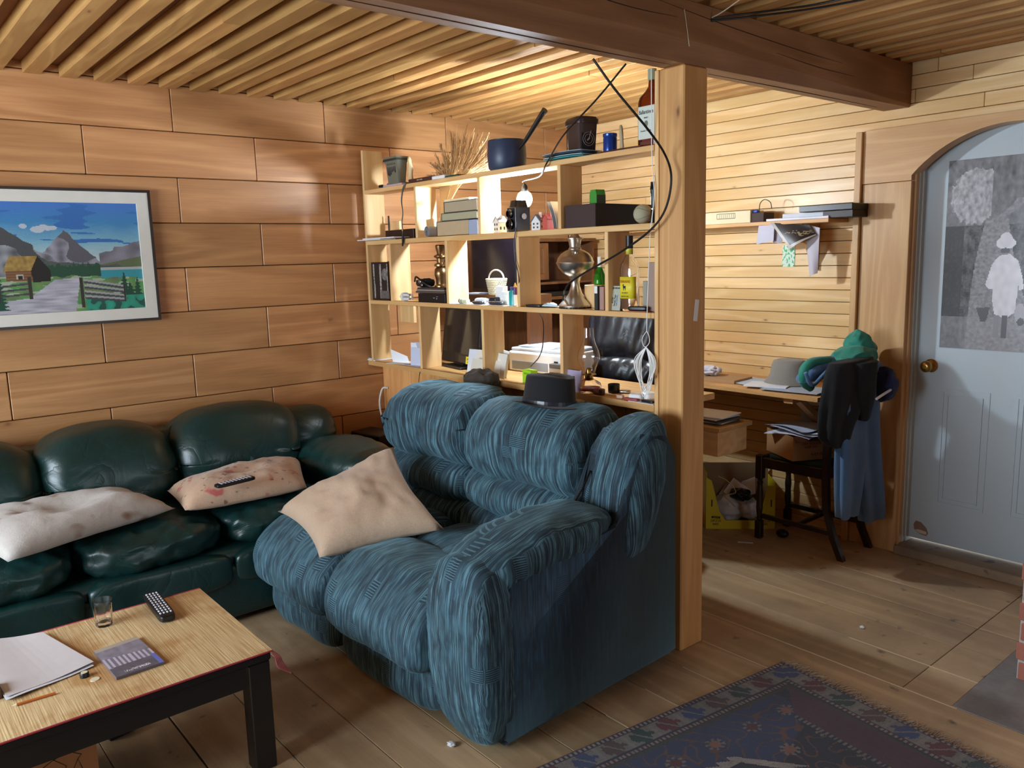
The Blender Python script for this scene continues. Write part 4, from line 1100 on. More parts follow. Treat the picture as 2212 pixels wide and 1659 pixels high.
# twin lens camera
cy_ = Y_(1112, 470, 2.42)
cmr = thing('film_camera', 'old black twin-lens box camera standing below the glowing bulb', 'camera', (2.44, cy_, zm), math.radians(-8)); cmr.scale = (1.12, 1.12, 1.12)
gc = plain('23262e', .35, name='camera_body')
obj('body', MB().box((-.032, -.036, 0), (.036, .036, .098), bev=.004, seg=2), gc, cmr)
obj('viewing_hood', MB().loft([((.002, 0, .098), (.030, 0, 0), (0, .032, 0), 8), ((.002, 0, .125), (.024, 0, 0), (0, .027, 0), 8)], 24), M['black'], cmr)
for zz, r_ in ((.030, .021), (.072, .017)):
    ln = MB().at((-.032, .0, zz), 0, 0, -PI/2); ln.lathe([(0, 0), (r_, 0), (r_, .010), (r_*.86, .013), (r_*.82, .018), (r_*.6, .018), (r_*.5, .011), (0, .013)], 28)
    obj('lens', ln, plain('101014', .12, .3, name='lens_black'), cmr, None, True)
    rg_ = MB().at((-.042, 0, zz), 0, 0, -PI/2); rg_.lathe([(r_*.93, 0), (r_*1.0, 0), (r_*1.0, .0035), (r_*.93, .0035), (r_*.93, 0)], 28); obj('lens_ring', rg_, M['steel'], cmr, None, True)
obj('side_knob', MB().at((0, -.036, .06), 0, PI/2).cyl(.012, 0, .010, 20), M['steel'], cmr, None, True)
tr_ = MB(); tr_.tube([(-.033, .032, .004), (-.033, .032, .094)], .0011, 4); tr_.tube([(-.033, -.032, .004), (-.033, -.032, .094)], .0011, 4); tr_.tube([(-.0325, -.0365, .004), (.034, -.0365, .004)], .0011, 4); obj('edge_trim', tr_, M['steel'], cmr)
# curved plastic papers
a, b = Y_(1179, 440, 2.405), Y_(1212, 440, 2.405)
for i, (dy, c_, lb_) in enumerate(((0, 'c3ccd2', 'outer curled clear sheet left of the long dark wooden box'), (-.022, 'e2e8ee', 'inner curled white sheet against the long dark wooden box'))):
    single('curled_sheet', sheet(lambda u, v: (-.05+.10*v, .028*(1-u)**2*1.1+dy-.01*u, .002+.115*(1-u)+.0*v if False else .002+.115*(1-u)), 14, 4, .0012), plain(c_, .2), lb_, 'paper', (2.445, (a+b)/2-.0, zm), smooth=True)
# long dark wooden box with card box on top
a, b = Y_(1221, 450, 2.40), Y_(1286, 450, 2.40)
lbx = thing('wooden_case', 'long dark brown wooden case pushed back through the second shelf', 'box', (2.40, b, zm), 0)
obj('case', MB().box((0, 0, 0), (.40, a-b, .093), bev=.001), plain('3a2a2a', .35, name='dark_veneer'), lbx); obj('case_lip', MB().box((-.001, -.0025, 0), (.40, 0, .093)), plain('120c0a', .3), lbx, 'black side')
yg = Y_(1283, 400, 2.43)
gb = thing('green_card_box', 'small bright green card box standing on the dark wooden case', 'box', (2.455, yg+.005, zm+.094), math.radians(-12))
obj('carton', MB().prism([(-.026, 0), (.026, 0), (.026, .035), (.018, .056), (-.018, .056), (-.026, .035)], -.022, .022, 'x'), plain('3f8f35', .6), gb)
obj('dark_side', MB().box((-.0215, -.0272, .001), (.0215, -.026, .034)), plain('2e3a2c', .6), gb, 'dark green side')
q = P(1388, 453, X=2.42)
bl = thing('old_ball', 'worn off-white baseball at the right end of the second shelf', 'ball', (2.425, q.y+.002, zm+.0372))
obj('hide', MB().sphere((0, 0, 0), .037, n=20), plain('a8a187', .8, bump=.2), bl, None, True)
sm_ = MB()
for s_ in (-1, 1):
    sm_.tube([Vector((math.cos(a_)*.99, math.sin(a_)*.75, s_*(.42+.25*math.cos(2*a_)))).normalized()*.0374 for a_ in [k/30*2*PI for k in range(31)]], .0006, 4)
obj('stitching', sm_, plain('6f665a', .8), bl)
q = P(1412, 470, X=2.395)
fl = thing('flashlight', 'slim black metal flashlight standing at the shelf end panel', 'flashlight', (2.398, q.y+.003, zm))
obj('barrel', MB().lathe([(0, 0), (.0125, 0), (.013, .002), (.0115, .045), (.0105, .05), (.0105, .105), (.0135, .115), (.0135, .128), (.0115, .133), (.0115, .150), (0, .150)], 24), plain('0c0c0f', .25, .4, name='black_metal'), fl, None, True)
obj('band', MB().lathe([(.0112, .048), (.0128, .049), (.0128, .053), (.0112, .054)], 24), M['steel'], fl, 'silver band', True)
# --- the bare bulb on its cord, other cords
pb = P(1133, 428, X=2.65)
bh = thing('hanging_bulb', 'glowing bare bulb on a black cord behind the old camera', 'light bulb', (pb.x, pb.y, pb.z))
t = NT('bulb_glass'); t.set(Base_Color=(1, 1, 1, 1), Emission_Color=(.74, .87, 1, 1), Emission_Strength=BULB, Roughness=.3)
dv = Vector((-.5, -.6, .55)).normalized(); rot = Vector((0, 0, 1)).rotation_difference(dv).to_matrix().to_4x4()
bb = MB(); bb.M = rot; bb.lathe([(0, -.050), (.021, -.046), (.034, -.030), (.038, -.008), (.034, .012), (.022, .03), (.0135, .045), (0, .045)], 28); obj('globe', bb, t.mat, bh, 'lit frosted glass', True)
sk = MB(); sk.M = rot; sk.lathe([(0, .044), (.0145, .044), (.0155, .05), (.0155, .085), (.011, .095), (.004, .105), (0, .105)], 20); obj('socket', sk, M['black'], bh, None, True)
def cord(name, label, pts, r=.0035, mat=None, n=10, cat='cord'):
    return single(name, MB().tube(spline(pts, n), r, 8), mat or M['black'], label, cat)
tp_ = pb+dv*.100
cds = [tp_, tp_+Vector((-.02, -.018, .016)), P(1166, 380, X=2.45), P(1178, 358, X=2.368), P(1186, 344, X=2.362), P(1219, 290, X=2.25), P(1290, 213, X=2.2), P(1352, 138, X=2.17)]
cds[-1] = Vector((cds[-1].x, cds[-1].y, cds[-1].z))
e_ = P(1352, 138, Z=2.204); cds[-1] = e_; cds[-2] = cds[-2].lerp(P(1290, 213, X=e_.x), .8)
cord('bulb_cord', 'straight black cord rising from the bulb to the beam', cds)
h_ = P(1281, 127, Z=2.204)
h_ = P(1281, 127, Y=1.9)
s0 = P(1281, 127, Z=2.203)
lp = [s0, P(1330, 195, X=s0.x+.06), P(1400, 280, X=s0.x+.16), P(1437, 335, X=2.34), P(1450, 385, X=2.345), P(1438, 450, X=2.35), P(1405, 497, X=2.352), P(1340, 545, X=2.355), P(1270, 585, X=2.36), P(1232, 610, X=2.36), P(1221, 625, X=2.362), P(1218, 636, X=2.40), P(1216, 652, X=2.43)]
lp[-1].z = zl+.006
cord('looped_cord', 'long black cord looping from the beam past the post down to the silver lamp', lp, .0042)
lp = [P(1117, 480, X=2.376), P(1111, 520, X=2.375), P(1113, 560, X=2.376), P(1121, 600, X=2.378), Vector((2.44, P(1122, 640, X=2.44).y, zl+.02)), Vector((2.55, P(1150, 655, X=2.55).y, 1.32)), P(1172, 690, X=2.55), P(1173, 740, X=2.52), P(1165, 770, X=2.5), P(1146, 792, X=2.47)]
cord('dark_cable', 'thin dark cord running down behind the third shelf to the printer', lp, .0025)
wp = [P(1409, 205, X=2.376), P(1408, 330, X=2.374), P(1413, 420, X=2.374), P(1405, 500, X=2.372), P(1402, 560, X=2.37), P(1399, 640, X=2.368), P(1397, 715, X=2.366)]
wp[0] = P(1407, 148, Z=2.203)
cord('white_cable', 'thin white cable hanging down from the beam before the end panel', wp, .0017, M['white'])
# coil of white cable
tp_ = wp[-1]; cb = thing('cable_bundle', 'bundle of looped white cable hanging in front of the black office chair', 'cable', (0, 0, 0)); rg = random.Random(11)
loop = MB(); loop.tube(spline([tp_, tp_+Vector((0, .02, -.025)), tp_+Vector((0, .022, -.045)), tp_+Vector((0, .008, -.062)), tp_+Vector((0, -.012, -.045)), tp_+Vector((0, -.012, -.02)), tp_], 6), .0016, 6); obj('knot', loop, M['white'], cb)
k0 = tp_+Vector((0, .003, -.062))
for k in range(7):
    w_ = .016+.0085*k*.8; L = rg.uniform(.15, .20); s_ = -1 if k % 2 else 1
    c_ = [k0, k0+Vector((.002*k-.008, w_*1.05, -L*.3)), k0+Vector((.002*k-.008, w_*1.0, -L*.62)), k0+Vector((.003, w_*.1+.01*s_, -L)), k0+Vector((.006-.002*k, -w_*.75, -L*.6)), k0+Vector((.004, -w_*.72, -L*.28)), k0]
    obj('loop', MB().tube(spline(c_, 7), .0019, 6), M['white'], cb)
# wire stubs at the beam and cables across the ceiling
q0 = P(1537, 45, Y=1.842)
cord('ceiling_cable', 'two dark cables running from the beam across the ceiling slats, front one', [q0, P(1640, 34, Z=2.37), P(1760, 18, Z=2.375), P(1890, -6, Z=2.38), P(2000, -30, Z=2.38)], .0035)
cord('ceiling_cable', 'dark cable running from the beam across the ceiling slats, rear one', [q0+Vector((0, 0, .008)), P(1640, 26, Z=2.38), P(1760, 10, Z=2.385), P(1870, -14, Z=2.386)], .0035)
cord('white_wire', 'short stiff pale wire sticking up from the beam beside the ceiling cables', [q0+Vector((0, 0, .01)), P(1560, 26, Z=2.37), P(1597, 0, Z=2.39), P(1612, -12, Z=2.392)], .002, M['cream'])
q0 = Vector((P(1478, 20, Y=1.843).x, 1.8425, P(1478, 20, Y=1.843).z)); q1 = P(1489, 100, Y=1.842)
cord('white_string', 'thin white string hanging down the side of the beam above the post', [q0, (q0+q1)/2, q1], .0012, M['cream'])
# --- third shelf
bkp = thing('picture_book', 'tall dark picture book with white birch trunks on its cover at the left end', 'book', (2.41, Y_(820, 600, 2.41), zl), 0)
a, b = Y_(803, 600, 2.405), Y_(842, 600, 2.405)
a, b = YE1-.028, Y_(842, 600, 2.405)+.003
def birch(u, v):
    x_ = u; k = .012+.02*abs(fb(u, v, 7, 3))
    for c_, w_ in ((.13+.04*(1-v), .035), (.52, .045), (.93, .03)):
        if abs(x_-c_) < w_: k = .35+.2*nz2(u, v, 30)-(.2 if nz2(u*.3, v, 26, 5) > .25 else 0)
    if ell(u, v, .78, .68, .17, .16): k = .12+.2*abs(fb(u, v, 9, 8))
    if v < .25 and u > .5: k = .08+.15*abs(fb(u, v, 16, 4))
    if v > .95 or v < .05: return (.02, .012, .010, 1)
    return (max(k, .004)*1.05, max(k, .004)*.95, max(k, .004)*.9, 1)
o = obj('cover', sheet(lambda u, v: (2.402, a+(b-a)*u, zl+.215*v), 40, 80, .006, birch), colmat('birch_cover', .35), bkp); o.location = -bkp.location
o = obj('pages', MB().box((2.4055, b+.002, zl+.002), (2.425, a-.001, zl+.212)), M['paper'], bkp); o.location = -bkp.location
# cfl bulb lying
q = P(876, 638, X=2.40)
cf = thing('spare_bulb', 'white compact fluorescent bulb lying on its side on the third shelf', 'light bulb', (2.40, q.y, zl+.0245))
m_ = MB().at((0, 0, 0), 0, PI/2); m_.lathe([(0, -.052), (.006, -.05), (.009, -.044), (.009, -.03), (.012, -.028)], 20); obj('screw_base', m_, M['steel'], cf, None, True)
m_ = MB().at((0, 0, 0), 0, PI/2); m_.lathe([(0, -.029), (.013, -.029), (.024, -.016), (.0245, .004), (.0, .004)], 28); obj('housing', m_, M['white'], cf, None, True)
m_ = MB()
for dx, dz in ((-.011, -.011), (-.011, .011), (.011, -.011), (.011, .011)): m_.tube([(dx, -.003, dz), (dx, -.045, dz), (dx, -.052, dz*.3)], .0058, 10)
obj('tubes', m_, M['white'], cf, None, True)
a, b = Y_(903, 640, 2.395), Y_(962, 640, 2.395); w_ = a-b
dv_ = thing('dvd_player', 'low black set-top player with small silver marks on the third shelf', 'player', (2.455, (a+b)/2, zl), 0)
obj('case', MB().box((-.06, -w_/2+.003, 0), (.06, w_/2, .047), bev=.003), M['black'], dv_)
obj('front_marks', MB().box((-.0608, -.03, .022), (-.06, -.018, .026)).box((-.0608, -.052, .018), (-.06, -.045, .024)).box((-.0608, -.06, .03), (-.06, -.045, .032)), plain('9a9aa0', .4), dv_, 'small silver marks')
for i, (h_, c_, dz, lb_) in enumerate(((.010, '54443c', 0, 'bottom brown magazine of the pile on the black player'), (.009, '8a7f74', .0105, 'middle grey magazine of the pile on the black player'), (.009, '3b2f2a', .02, 'top brown magazine of the pile on the black player'))):
    bxi('magazine', lb_, 'magazine', 897+i*2, 960-i, 620, 2.40+.004*i, .11, zl+.0475+dz, h_, plain(c_, .6))
zp = zl+.0475+.030
rg = random.Random(3)
cam_b = thing('black_case', 'black camera bag with silver buckles lying on the magazine pile', 'bag', (2.45, Y_(915, 600, 2.44), zp))
obj('bag', MB().cushion((0, 0, .022), (.08, .11, .044), 3, 10, lambda q_, p_: p_+Vector((0, 0, .006*noise.noise(q_*3)))), M['blackm'], cam_b, None, True)
obj('strap', MB().tube(spline([(-.035, .05, .03), (-.045, .02, .055), (-.045, -.03, .035), (-.04, -.075, .012), (-.03, -.10, .004)], 6), .005, 6), M['black'], cam_b)
obj('buckle', MB().sphere((-.043, -.012, .03), (.005, .012, .010), n=8).sphere((-.045, -.035, .012), (.005, .009, .007), n=8), M['steel'], cam_b, None, True)
q = P(953, 600, X=2.47)
bv = thing('brass_vase', 'tall turned brass candlestick beside the black camera bag', 'candlestick', (2.475, q.y+.006, zp))
prf = [(0, 0), (.034, 0), (.034, .006), (.024, .014), (.026, .04), (.034, .06), (.030, .085), (.020, .095), (.033, .10), (.033, .107), (.018, .116), (.020, .135), (.032, .142), (.031, .149), (.016, .156), (.022, .18), (.024, .195), (.018, .20), (0, .20)]
prf = [(r_*1.1, z_*1.1) for r_, z_ in prf]
obj('stem', MB().lathe(prf, 32), plain('8a6a45', .28, .9, name='old_brass'), bv, None, True)
# right part of third shelf, cell with small clutter
bxi('loose_paper', 'flat white paper lying along the third shelf front under the tube', 'paper', 968, 1108, 656, 2.388, .10, zl, .0015, M['paper'], bev=0)
q = P(1003, 644, X=2.40)
tu = thing('cream_tube', 'small cream tube with blue stripes lying on the third shelf', 'tube', (2.40, q.y, zl+.0145), PI/2)
obj('tube_body', MB().at((0, 0, 0), 0, 0, PI/2).cyl(.012, -.03, .028, 20), plain('d7dcae', .5), tu, None, True)
obj('tube_cap', MB().at((0, 0, 0), 0, 0, PI/2).cyl(.0125, .0285, .036, 20), plain('5a4538', .5), tu, 'brown cap', True)
obj('stripes', MB().at((0, 0, 0), 0, 0, PI/2).cyl(.0123, .010, .013, 20).at((0, 0, 0), 0, 0, PI/2).cyl(.0123, .016, .019, 20), plain('2c5a8a', .5), tu, 'blue stripes')
zz = zl+.002
def small(name, label, cat, px, py, X, size, mat, k=3, rz=0, z=None):
    y_ = Y_(px, py, X)
    return single(name, MB().cushion((0, 0, size[2]/2), size, k, 8), mat, label, cat, (X, y_, zz if z is None else z), (0, 0, rz), smooth=2)
small('white_pouch', 'small white pouch with dark writing lying beside the cream tube', 'pouch', 1040, 636, 2.42, (.035, .085, .030), M['paper'], 3, .1)
small('dark_eyeglass_case', 'rounded dark grey glasses case on the third shelf', 'case', 1033, 650, 2.40, (.03, .075, .016), plain('3a3636', .3), 3, .1, zl+.002)
small('grey_stapler', 'long silver and black stapler lying at the shelf front', 'stapler', 1071, 650, 2.398, (.026, .125, .018), plain('56565e', .2, .6), 3, -.12, zl+.002)
small('black_adapter', 'black power adapter behind the silver stapler', 'adapter', 1068, 640, 2.44, (.035, .06, .034), M['black'], 6)
q = P(1082, 625, X=2.455)
pbx = bxi('pill_box', 'tall white pharmacy box behind the silver stapler', 'box', 1070, 1087, 640, 2.45, .03, zl+.002, .085, M['white'])
single('white_jar', MB().lathe([(0, 0), (.018, 0), (.019, .04), (.017, .044), (.022, .046), (.022, .062), (0, .063)], 24), M['white'], 'white plastic jar with ribbed lid left of the teal bottle', 'jar', (2.44, Y_(1094, 640, 2.44), zl+.002), smooth=True)
tb_ = thing('teal_bottle', 'small teal and white spray bottle near the right of the clutter', 'bottle', (2.42, Y_(1106, 640, 2.42), zl+.002))
obj('flask', MB().loft([((0, 0, 0), (.011, 0, 0), (0, .015, 0), 4), ((0, 0, .062), (.011, 0, 0), (0, .015, 0), 4), ((0, 0, .07), (.006, 0, 0), (0, .008, 0), 2)], 20), plain('1f9d9c', .3), tb_, None, True); obj('cap', MB().cyl(.008, .069, .085, 16), plain('1c2a7a', .4), tb_, 'dark blue cap')
pb_ = thing('purple_bottle', 'small purple and white bottle with an orange cap against the divider', 'bottle', (2.41, Y_(1114, 640, 2.41)+.002, zl+.002))
obj('flask', MB().cyl(.009, 0, .05, 16), M['white'], pb_, None, True); obj('purple_band', MB().cyl(.0092, .05, .085, 16), plain('4c1f5a', .4), pb_, 'purple band', True); obj('cap', MB().cyl(.0085, .085, .105, 16, .002), plain('d9a24a', .5), pb_, 'orange cap', True)
# phone, cloth
sp_ = thing('mobile_phone', 'black mobile phone lying left of the silver oil lamp', 'phone', (2.41, Y_(1158, 655, 2.41), zl+.0005), .1)
obj('body', MB().cushion((0, 0, .006), (.05, .095, .012), 6, 8), M['black'], sp_, None, True); obj('screen', MB().box((-.018, -.03, .0118), (.018, .03, .0126)), plain('23252c', .1), sp_)
single('blue_cloth', pillow((2.395, Y_(1208, 652, 2.40), zl+.006), (2.395, Y_(1170, 652, 2.40), zl+.006), (2.49, Y_(1178, 650, 2.49), zl+.006), (2.49, Y_(1205, 650, 2.49), zl+.006), .02, nu=12, lump=.01, flat=.1), plain('c5dbe4', .9, name='pale_blue_cloth'), 'pale blue cloth bunched between phone and silver lamp', 'cloth', smooth=2)
# silver oil lamp
q = P(1242, 600, X=2.445)
ol = thing('silver_oil_lamp', 'tall nickel-plated table oil lamp without chimney on the third shelf', 'oil lamp', (2.447, q.y, zl+.0065)); ol.scale = (1.1, 1.1, 1.06)
ny = plain('cfc9c0', .3, 1, name='nickel')
obj('pedestal', MB().lathe([(0, 0), (.066, 0), (.067, .006), (.058, .016), (.042, .030), (.026, .055), (.018, .082), (.017, .10), (.024, .118), (.028, .124), (0, .124)], 48), ny, ol, None, True)
obj('font', MB().lathe([(0, .122), (.028, .123), (.05, .138), (.066, .158), (.073, .174), (.074, .178), (.071, .181), (.068, .194), (.055, .212), (.036, .224), (.024, .228), (0, .228)], 48), ny, ol, None, True)
obj('burner', MB().lathe([(0, .226), (.025, .226), (.025, .232), (.021, .238), (.026, .268), (.033, .270), (.033, .273), (.024, .275), (.019, .279), (.014, .287), (.013, .296), (0, .298)], 36), ny, ol, None, True)
obj('wick_knob', MB().at((-.012, -.03, .245), 0, PI/2).cyl(.011, 0, .004, 20), ny, ol, None, True)
obj('filler_cap', MB().at((-.03, -.035, .208), 0, .3).cyl(.009, -.003, .012, 16), ny, ol, None, True)
dl = MB(); 
for k in range(26): 
    a_ = k/26*2*PI; dl.sphere((.0655*math.cos(a_), .0655*math.sin(a_), -.003), .0032, n=5)
dl.cyl(.064, -.0055, -.0005, 40); obj('beaded_foot', dl, plain('3c3226', .4, .6, name='dark_pewter'), ol, None, True)
# green bottle standing behind on a box
bxi('small_wood_crate', 'small open pale wood box behind the black book, carrying the green bottle', 'box', 1262, 1300, 620, 2.47, .055, zl, .098, M['shelfv'])
gs = NT('green_glass'); gs.set(Base_Color=lin('2f9a22'), Transmission_Weight=.7, Roughness=.05, IOR=1.35)
gbq = thing('green_bottle', 'small green glass bottle standing on the pale wood box', 'bottle', (2.497, Y_(1297, 580, 2.497)+.004, zl+.099))
obj('glass_body', MB().lathe([(0, 0), (.026, 0), (.027, .01), (.026, .03), (.018, .052), (.009, .075), (.0075, .10), (.0075, .112), (0, .112)], 28), gs.mat, gbq, None, True)
obj('foil_neck', MB().lathe([(.0078, .07), (.0095, .072), (.0085, .108), (.009, .116), (.0, .117)], 20), M['white'], gbq, 'white foil neck', True)
# books by the lamp
bxi('narrow_book', 'narrow standing book with a black and white spine, right of the silver lamp', 'book', 1283, 1291, 620, 2.392, .075, zl, .098, plain('16211c', .5))
nb = bpy.data.objects['narrow_book']; obj('spine_top', MB().box((-.0382, -.0085, .068), (-.0376, .0085, .097)), M['white'], nb, 'white spine top')
bxi('pinkish_book', 'pinkish-brown standing book right of the narrow black one', 'book', 1293, 1304, 620, 2.402, .08, zl, .095, plain('a98478', .6))
mn = thing('map_manual', 'pale grey-green leaflet with black lettering leaning by the clear bottle', 'leaflet', (2.405, Y_(1325, 630, 2.40), zl+.001), 0)
mp_ = obj('cover', MB().at((0, 0, 0), 0, 0, math.radians(8)).box((-.003, -.032, 0), (.004, .034, .098)), plain('b0b2a2', .7), mn)
text('MR. JR ENDURO', .0085, M['black'], mp_, (.0092, .0, .089), (PI/2, 0, -PI/2), sx=.7)
for i_, (s_, yy_, c_) in enumerate((('Additional', .020, '16181a'), ('ALCO', .010, '16181a'), ('Pocket Maps', -.001, '16181a'), ('NATIONAL', -.012, '6b74a8'))):
    t_ = text(s_, .011, plain(c_, .7), mp_, (.0005, yy_, .04), (0, math.radians(-90+8), 0), sx=1)
    t_.matrix_local = Matrix.Translation((.0012, yy_, .040)) @ Matrix.Rotation(math.radians(8), 4, 'Y') @ Matrix(((0, 0, -1, 0), (0, 1, 0, 0), (1, 0, 0, 0), (0, 0, 0, 1))) @ Matrix.Rotation(0, 4, 'Z') @ Matrix.Scale(.8, 4, (1, 0, 0))
for o_ in mp_.children:
    if o_.location.z > .08: o_.matrix_local = Matrix.Translation((.0080, 0, .0885)) @ Matrix.Rotation(math.radians(8), 4, 'Y') @ Matrix(((0, 0, -1, 0), (-1, 0, 0, 0), (0, 1, 0, 0), (0, 0, 0, 1)))
# tequila style clear bottle
q = P(1360, 640, X=2.43)
cbt = thing('clear_bottle', 'empty clear glass bottle with a yellow label and black cap', 'bottle', (2.43, q.y, zl))
bp = [((0, 0, z_), (a_*.72, 0, 0), (0, a_, 0), k_) for z_, a_, k_ in ((0, .034, 4), (.004, .037, 4), (.165, .037, 3.4), (.185, .034, 3), (.205, .024, 2.2), (.222, .0135, 2), (.26, .0125, 2))]
ip = [((0, 0, z_), (a_*.72, 0, 0), (0, a_, 0), k_) for z_, a_, k_ in ((.008, .030, 4), (.165, .0335, 3.4), (.184, .031, 3), (.203, .021, 2.2), (.221, .011, 2), (.2595, .010, 2))]
gb_ = MB().loft(bp, 36); gb_.loft([(c_, U, V*1 if False else V, k_) for c_, U, V, k_ in ip][::-1], 36)
obj('glass_body', gb_, M['glass'], cbt, None, True)
obj('cap', MB().cyl(.0145, .245, .295, 20), M['black'], cbt, None, True); obj('neck_band', MB().cyl(.0142, .222, .244, 20), plain('c9c63a', .5), cbt, 'yellow neck band', True)
yl = obj('bottle_label', MB().loft([((0, 0, .050), (.0276, 0, 0), (0, .0376, 0), 3.4), ((0, 0, .135), (.0276, 0, 0), (0, .0376, 0), 3.4)], 36, cap=False), plain('e0cf2e', .5, name='yellow_label'), cbt, 'yellow label', True)
bmx = bmesh.new(); bmx.from_mesh(yl.data); bmesh.ops.delete(bmx, geom=[f for f in bmx.faces if f.calc_center_median().x > -.006], context='FACES'); bmx.to_mesh(yl.data); bmx.free()
md = yl.modifiers.new('thick', 'SOLIDIFY'); md.thickness = .0006
text('TERRADO', .0145, plain('c23a1e', .6), yl, (-.0284, 0, .116), FX, sx=.8)
text('DE JEREZ', .008, plain('6b6420', .6), yl, (-.0284, 0, .072), FX); text('SAUZA XA', .008, plain('6b6420', .6), yl, (-.0284, 0, .058), FX)
dg = MB(); dg.box((-.0290, -.004, .090), (-.0282, .009, .0995)).box((-.0290, .006, .098), (-.0282, .010, .106)).box((-.0290, -.003, .082), (-.0282, -.001, .09)).box((-.0290, .006, .082), (-.0282, .008, .09)); obj('small_emblem', dg, M['black'], yl, 'black animal emblem')
# knife on orange card
q = P(1376, 662, X=2.392)
single('orange_card', MB().box((-.02, -.045, 0), (.02, .045, .003)), plain('b4622f', .6), 'creased orange card under the black pocket knife', 'card', (2.40, q.y-.002, zl+.0005), (0, 0, .15))
pk = single('pocket_knife', MB().cushion((0, 0, .009), (.022, .085, .018), 4, 10), M['black'], 'black pocket knife resting on the orange card before the clear bottle', 'knife', (2.398, q.y, zl+.004), (0, 0, .2), smooth=2)
bxi('grey_paperback', 'grey paperback with dark print standing right of the clear bottle', 'book', 1388, 1398, 620, 2.43, .06, zl, .118, plain('98958a', .7))
bxi('tall_pale_book', 'tall faded grey-pink book standing against the shelf end panel', 'book', 1399, 1417, 620, 2.425, .08, zl, .19, plain('9c8579', .7))
# ================================================================= on the counter
rg = random.Random(21)
def papers(px0, px1, py, X, n_, base, spec):
    pass
cols = ['dfe2e8', 'cdd3da', 'e8e6df', 'bfc7d2', 'd9dde6']
for i, (px, py, X, w_, d_, dz, rz, lb_) in enumerate((
    (822, 775, 2.46, .11, .15, 0, .05, 'bottom white notebook at the left end of the counter'),
    (820, 772, 2.46, .10, .14, .007, -.08, 'upper grey notebook at the left end of the counter'),
    (868, 788, 2.45, .14, .12, 0, .35, 'open white leaflet on the counter left of the folded letters'),
    (905, 797, 2.46, .16, .10, 0, .1, 'white sheet lying below the folded letters'))):
    single('notebook', MB().box((-d_/2, -w_/2, 0), (d_/2, w_/2, (.006, .006, .002, .002)[i]), bev=.0006), plain(cols[i], .7), lb_, 'paper', (X, Y_(px, py, X), zc+dz), (0, 0, rz))
single('open_leaflet', sheet(lambda u, v: (-.02+.03*u, .065-.13*u+.02*v, .002+.07*v*(1-.5*u)), 12, 6, .001), M['paper'], 'curled white leaflet standing open left of the letter rack', 'paper', (2.46, Y_(868, 780, 2.46), zc), smooth=True)
q0 = P(905, 790, X=2.45)
for k, (dy, dx, h_, w_, tl) in enumerate(((.0, 0, .10, .075, .12), (.012, .012, .125, .085, .05), (-.02, .02, .13, .08, -.05), (-.04, .03, .14, .09, .1))):
    single('upright_letter', MB().at((0, 0, 0), 0, 0, math.radians(tl*30)).box((-.001, -w_/2, 0), (.001, w_/2, h_)), plain(['c4cbe0', 'dfe3ee', 'b5b7c6', 'e5e7ee'][k], .7),
           ['front lavender envelope of the upright letters left of the monitor', 'second white envelope of the upright letters left of the monitor', 'third grey envelope of the upright letters left of the monitor', 'rearmost white envelope of the upright letters left of the monitor'][k], 'letter', (2.43+dx, q0.y+dy, zc), (0, 0, .25-.1*k))
# monitor
ym0, ym1 = Y_(935, 740, 2.53), Y_(1035, 740, 2.53)
mo = thing('monitor', 'black flat monitor with yellow sticker behind the lower shelf', 'monitor', (2.55, (ym0+ym1)/2, zc), math.radians(-9))
mw = (ym0-ym1)*1.02; mh = .305
Rm = Matrix.Rotation(math.radians(7), 4, 'Y')
def tilt(o): o.matrix_local = Matrix.Translation((0, 0, .02)) @ Rm; return o
tilt(obj('housing', MB().box((0, -mw/2, .0), (.035, mw/2, mh), bev=.006, seg=2), M['black'], mo))
tilt(obj('screen', MB().box((-.001, -mw/2+.02, .055), (.0015, mw/2-.02, mh-.018)), plain('1b1b1f', .12, name='screen_glass'), mo, 'dark screen'))
tilt(obj('speaker_bar', MB().box((-.004, -mw/2+.13, .008), (.001, .0, .045), bev=.001), plain('1a1512', .3), mo))
st_ = tilt(obj('sticker', MB().box((-.0055, -mw/2+.085, .006), (-.0035, -mw/2+.13, .046)), plain('e8dc1e', .5), mo, 'yellow energy sticker'))
text('EEE', .012, M['black'], st_, (-.0058, -mw/2+.107, .032), FX, name='print'); text('A+', .010, M['black'], st_, (-.0058, -mw/2+.107, .016), FX, name='print')
obj('foot', MB().box((-.05, -.11, 0), (.10, .11, .012), bev=.003).box((.01, -.03, .01), (.04, .03, .05)), M['black'], mo)
obj('webcam', tilt and MB().box((.0, -.03, .325), (.02, .03, .34), bev=.003), M['black'], mo)
# leaning paper stack right of the monitor
def lean(label, pa, pb, py, X, h_, c_, rz, tl, z=zc, dx=0, cat='paper'):
    a, b = Y_(pa, py, X), Y_(pb, py, X); w_ = a-b
    m_ = MB().at((0, 0, 0), 0, 0, math.radians(tl)); m_.box((-.003, -w_/2, 0), (.003, w_/2, h_))
    return single('leaning_paper', m_, c_, label, cat, (X+dx, (a+b)/2, z), (0, 0, rz))
lean('front cream card leaning at the monitor foot', 1018, 1074, 800, 2.425, .085, plain('d6cfbf', .7), .1, 18)
lean('wide white folder leaning behind the cream card', 1010, 1094, 790, 2.455, .12, plain('dedad0', .7), -.12, 14)
lean('tall white binder leaning left of the printer', 1062, 1102, 790, 2.485, .13, M['white'], -.35, 10)
lean('white envelope leaning at the right edge of the monitor', 1012, 1046, 790, 2.475, .12, M['paper2'], .15, 12)
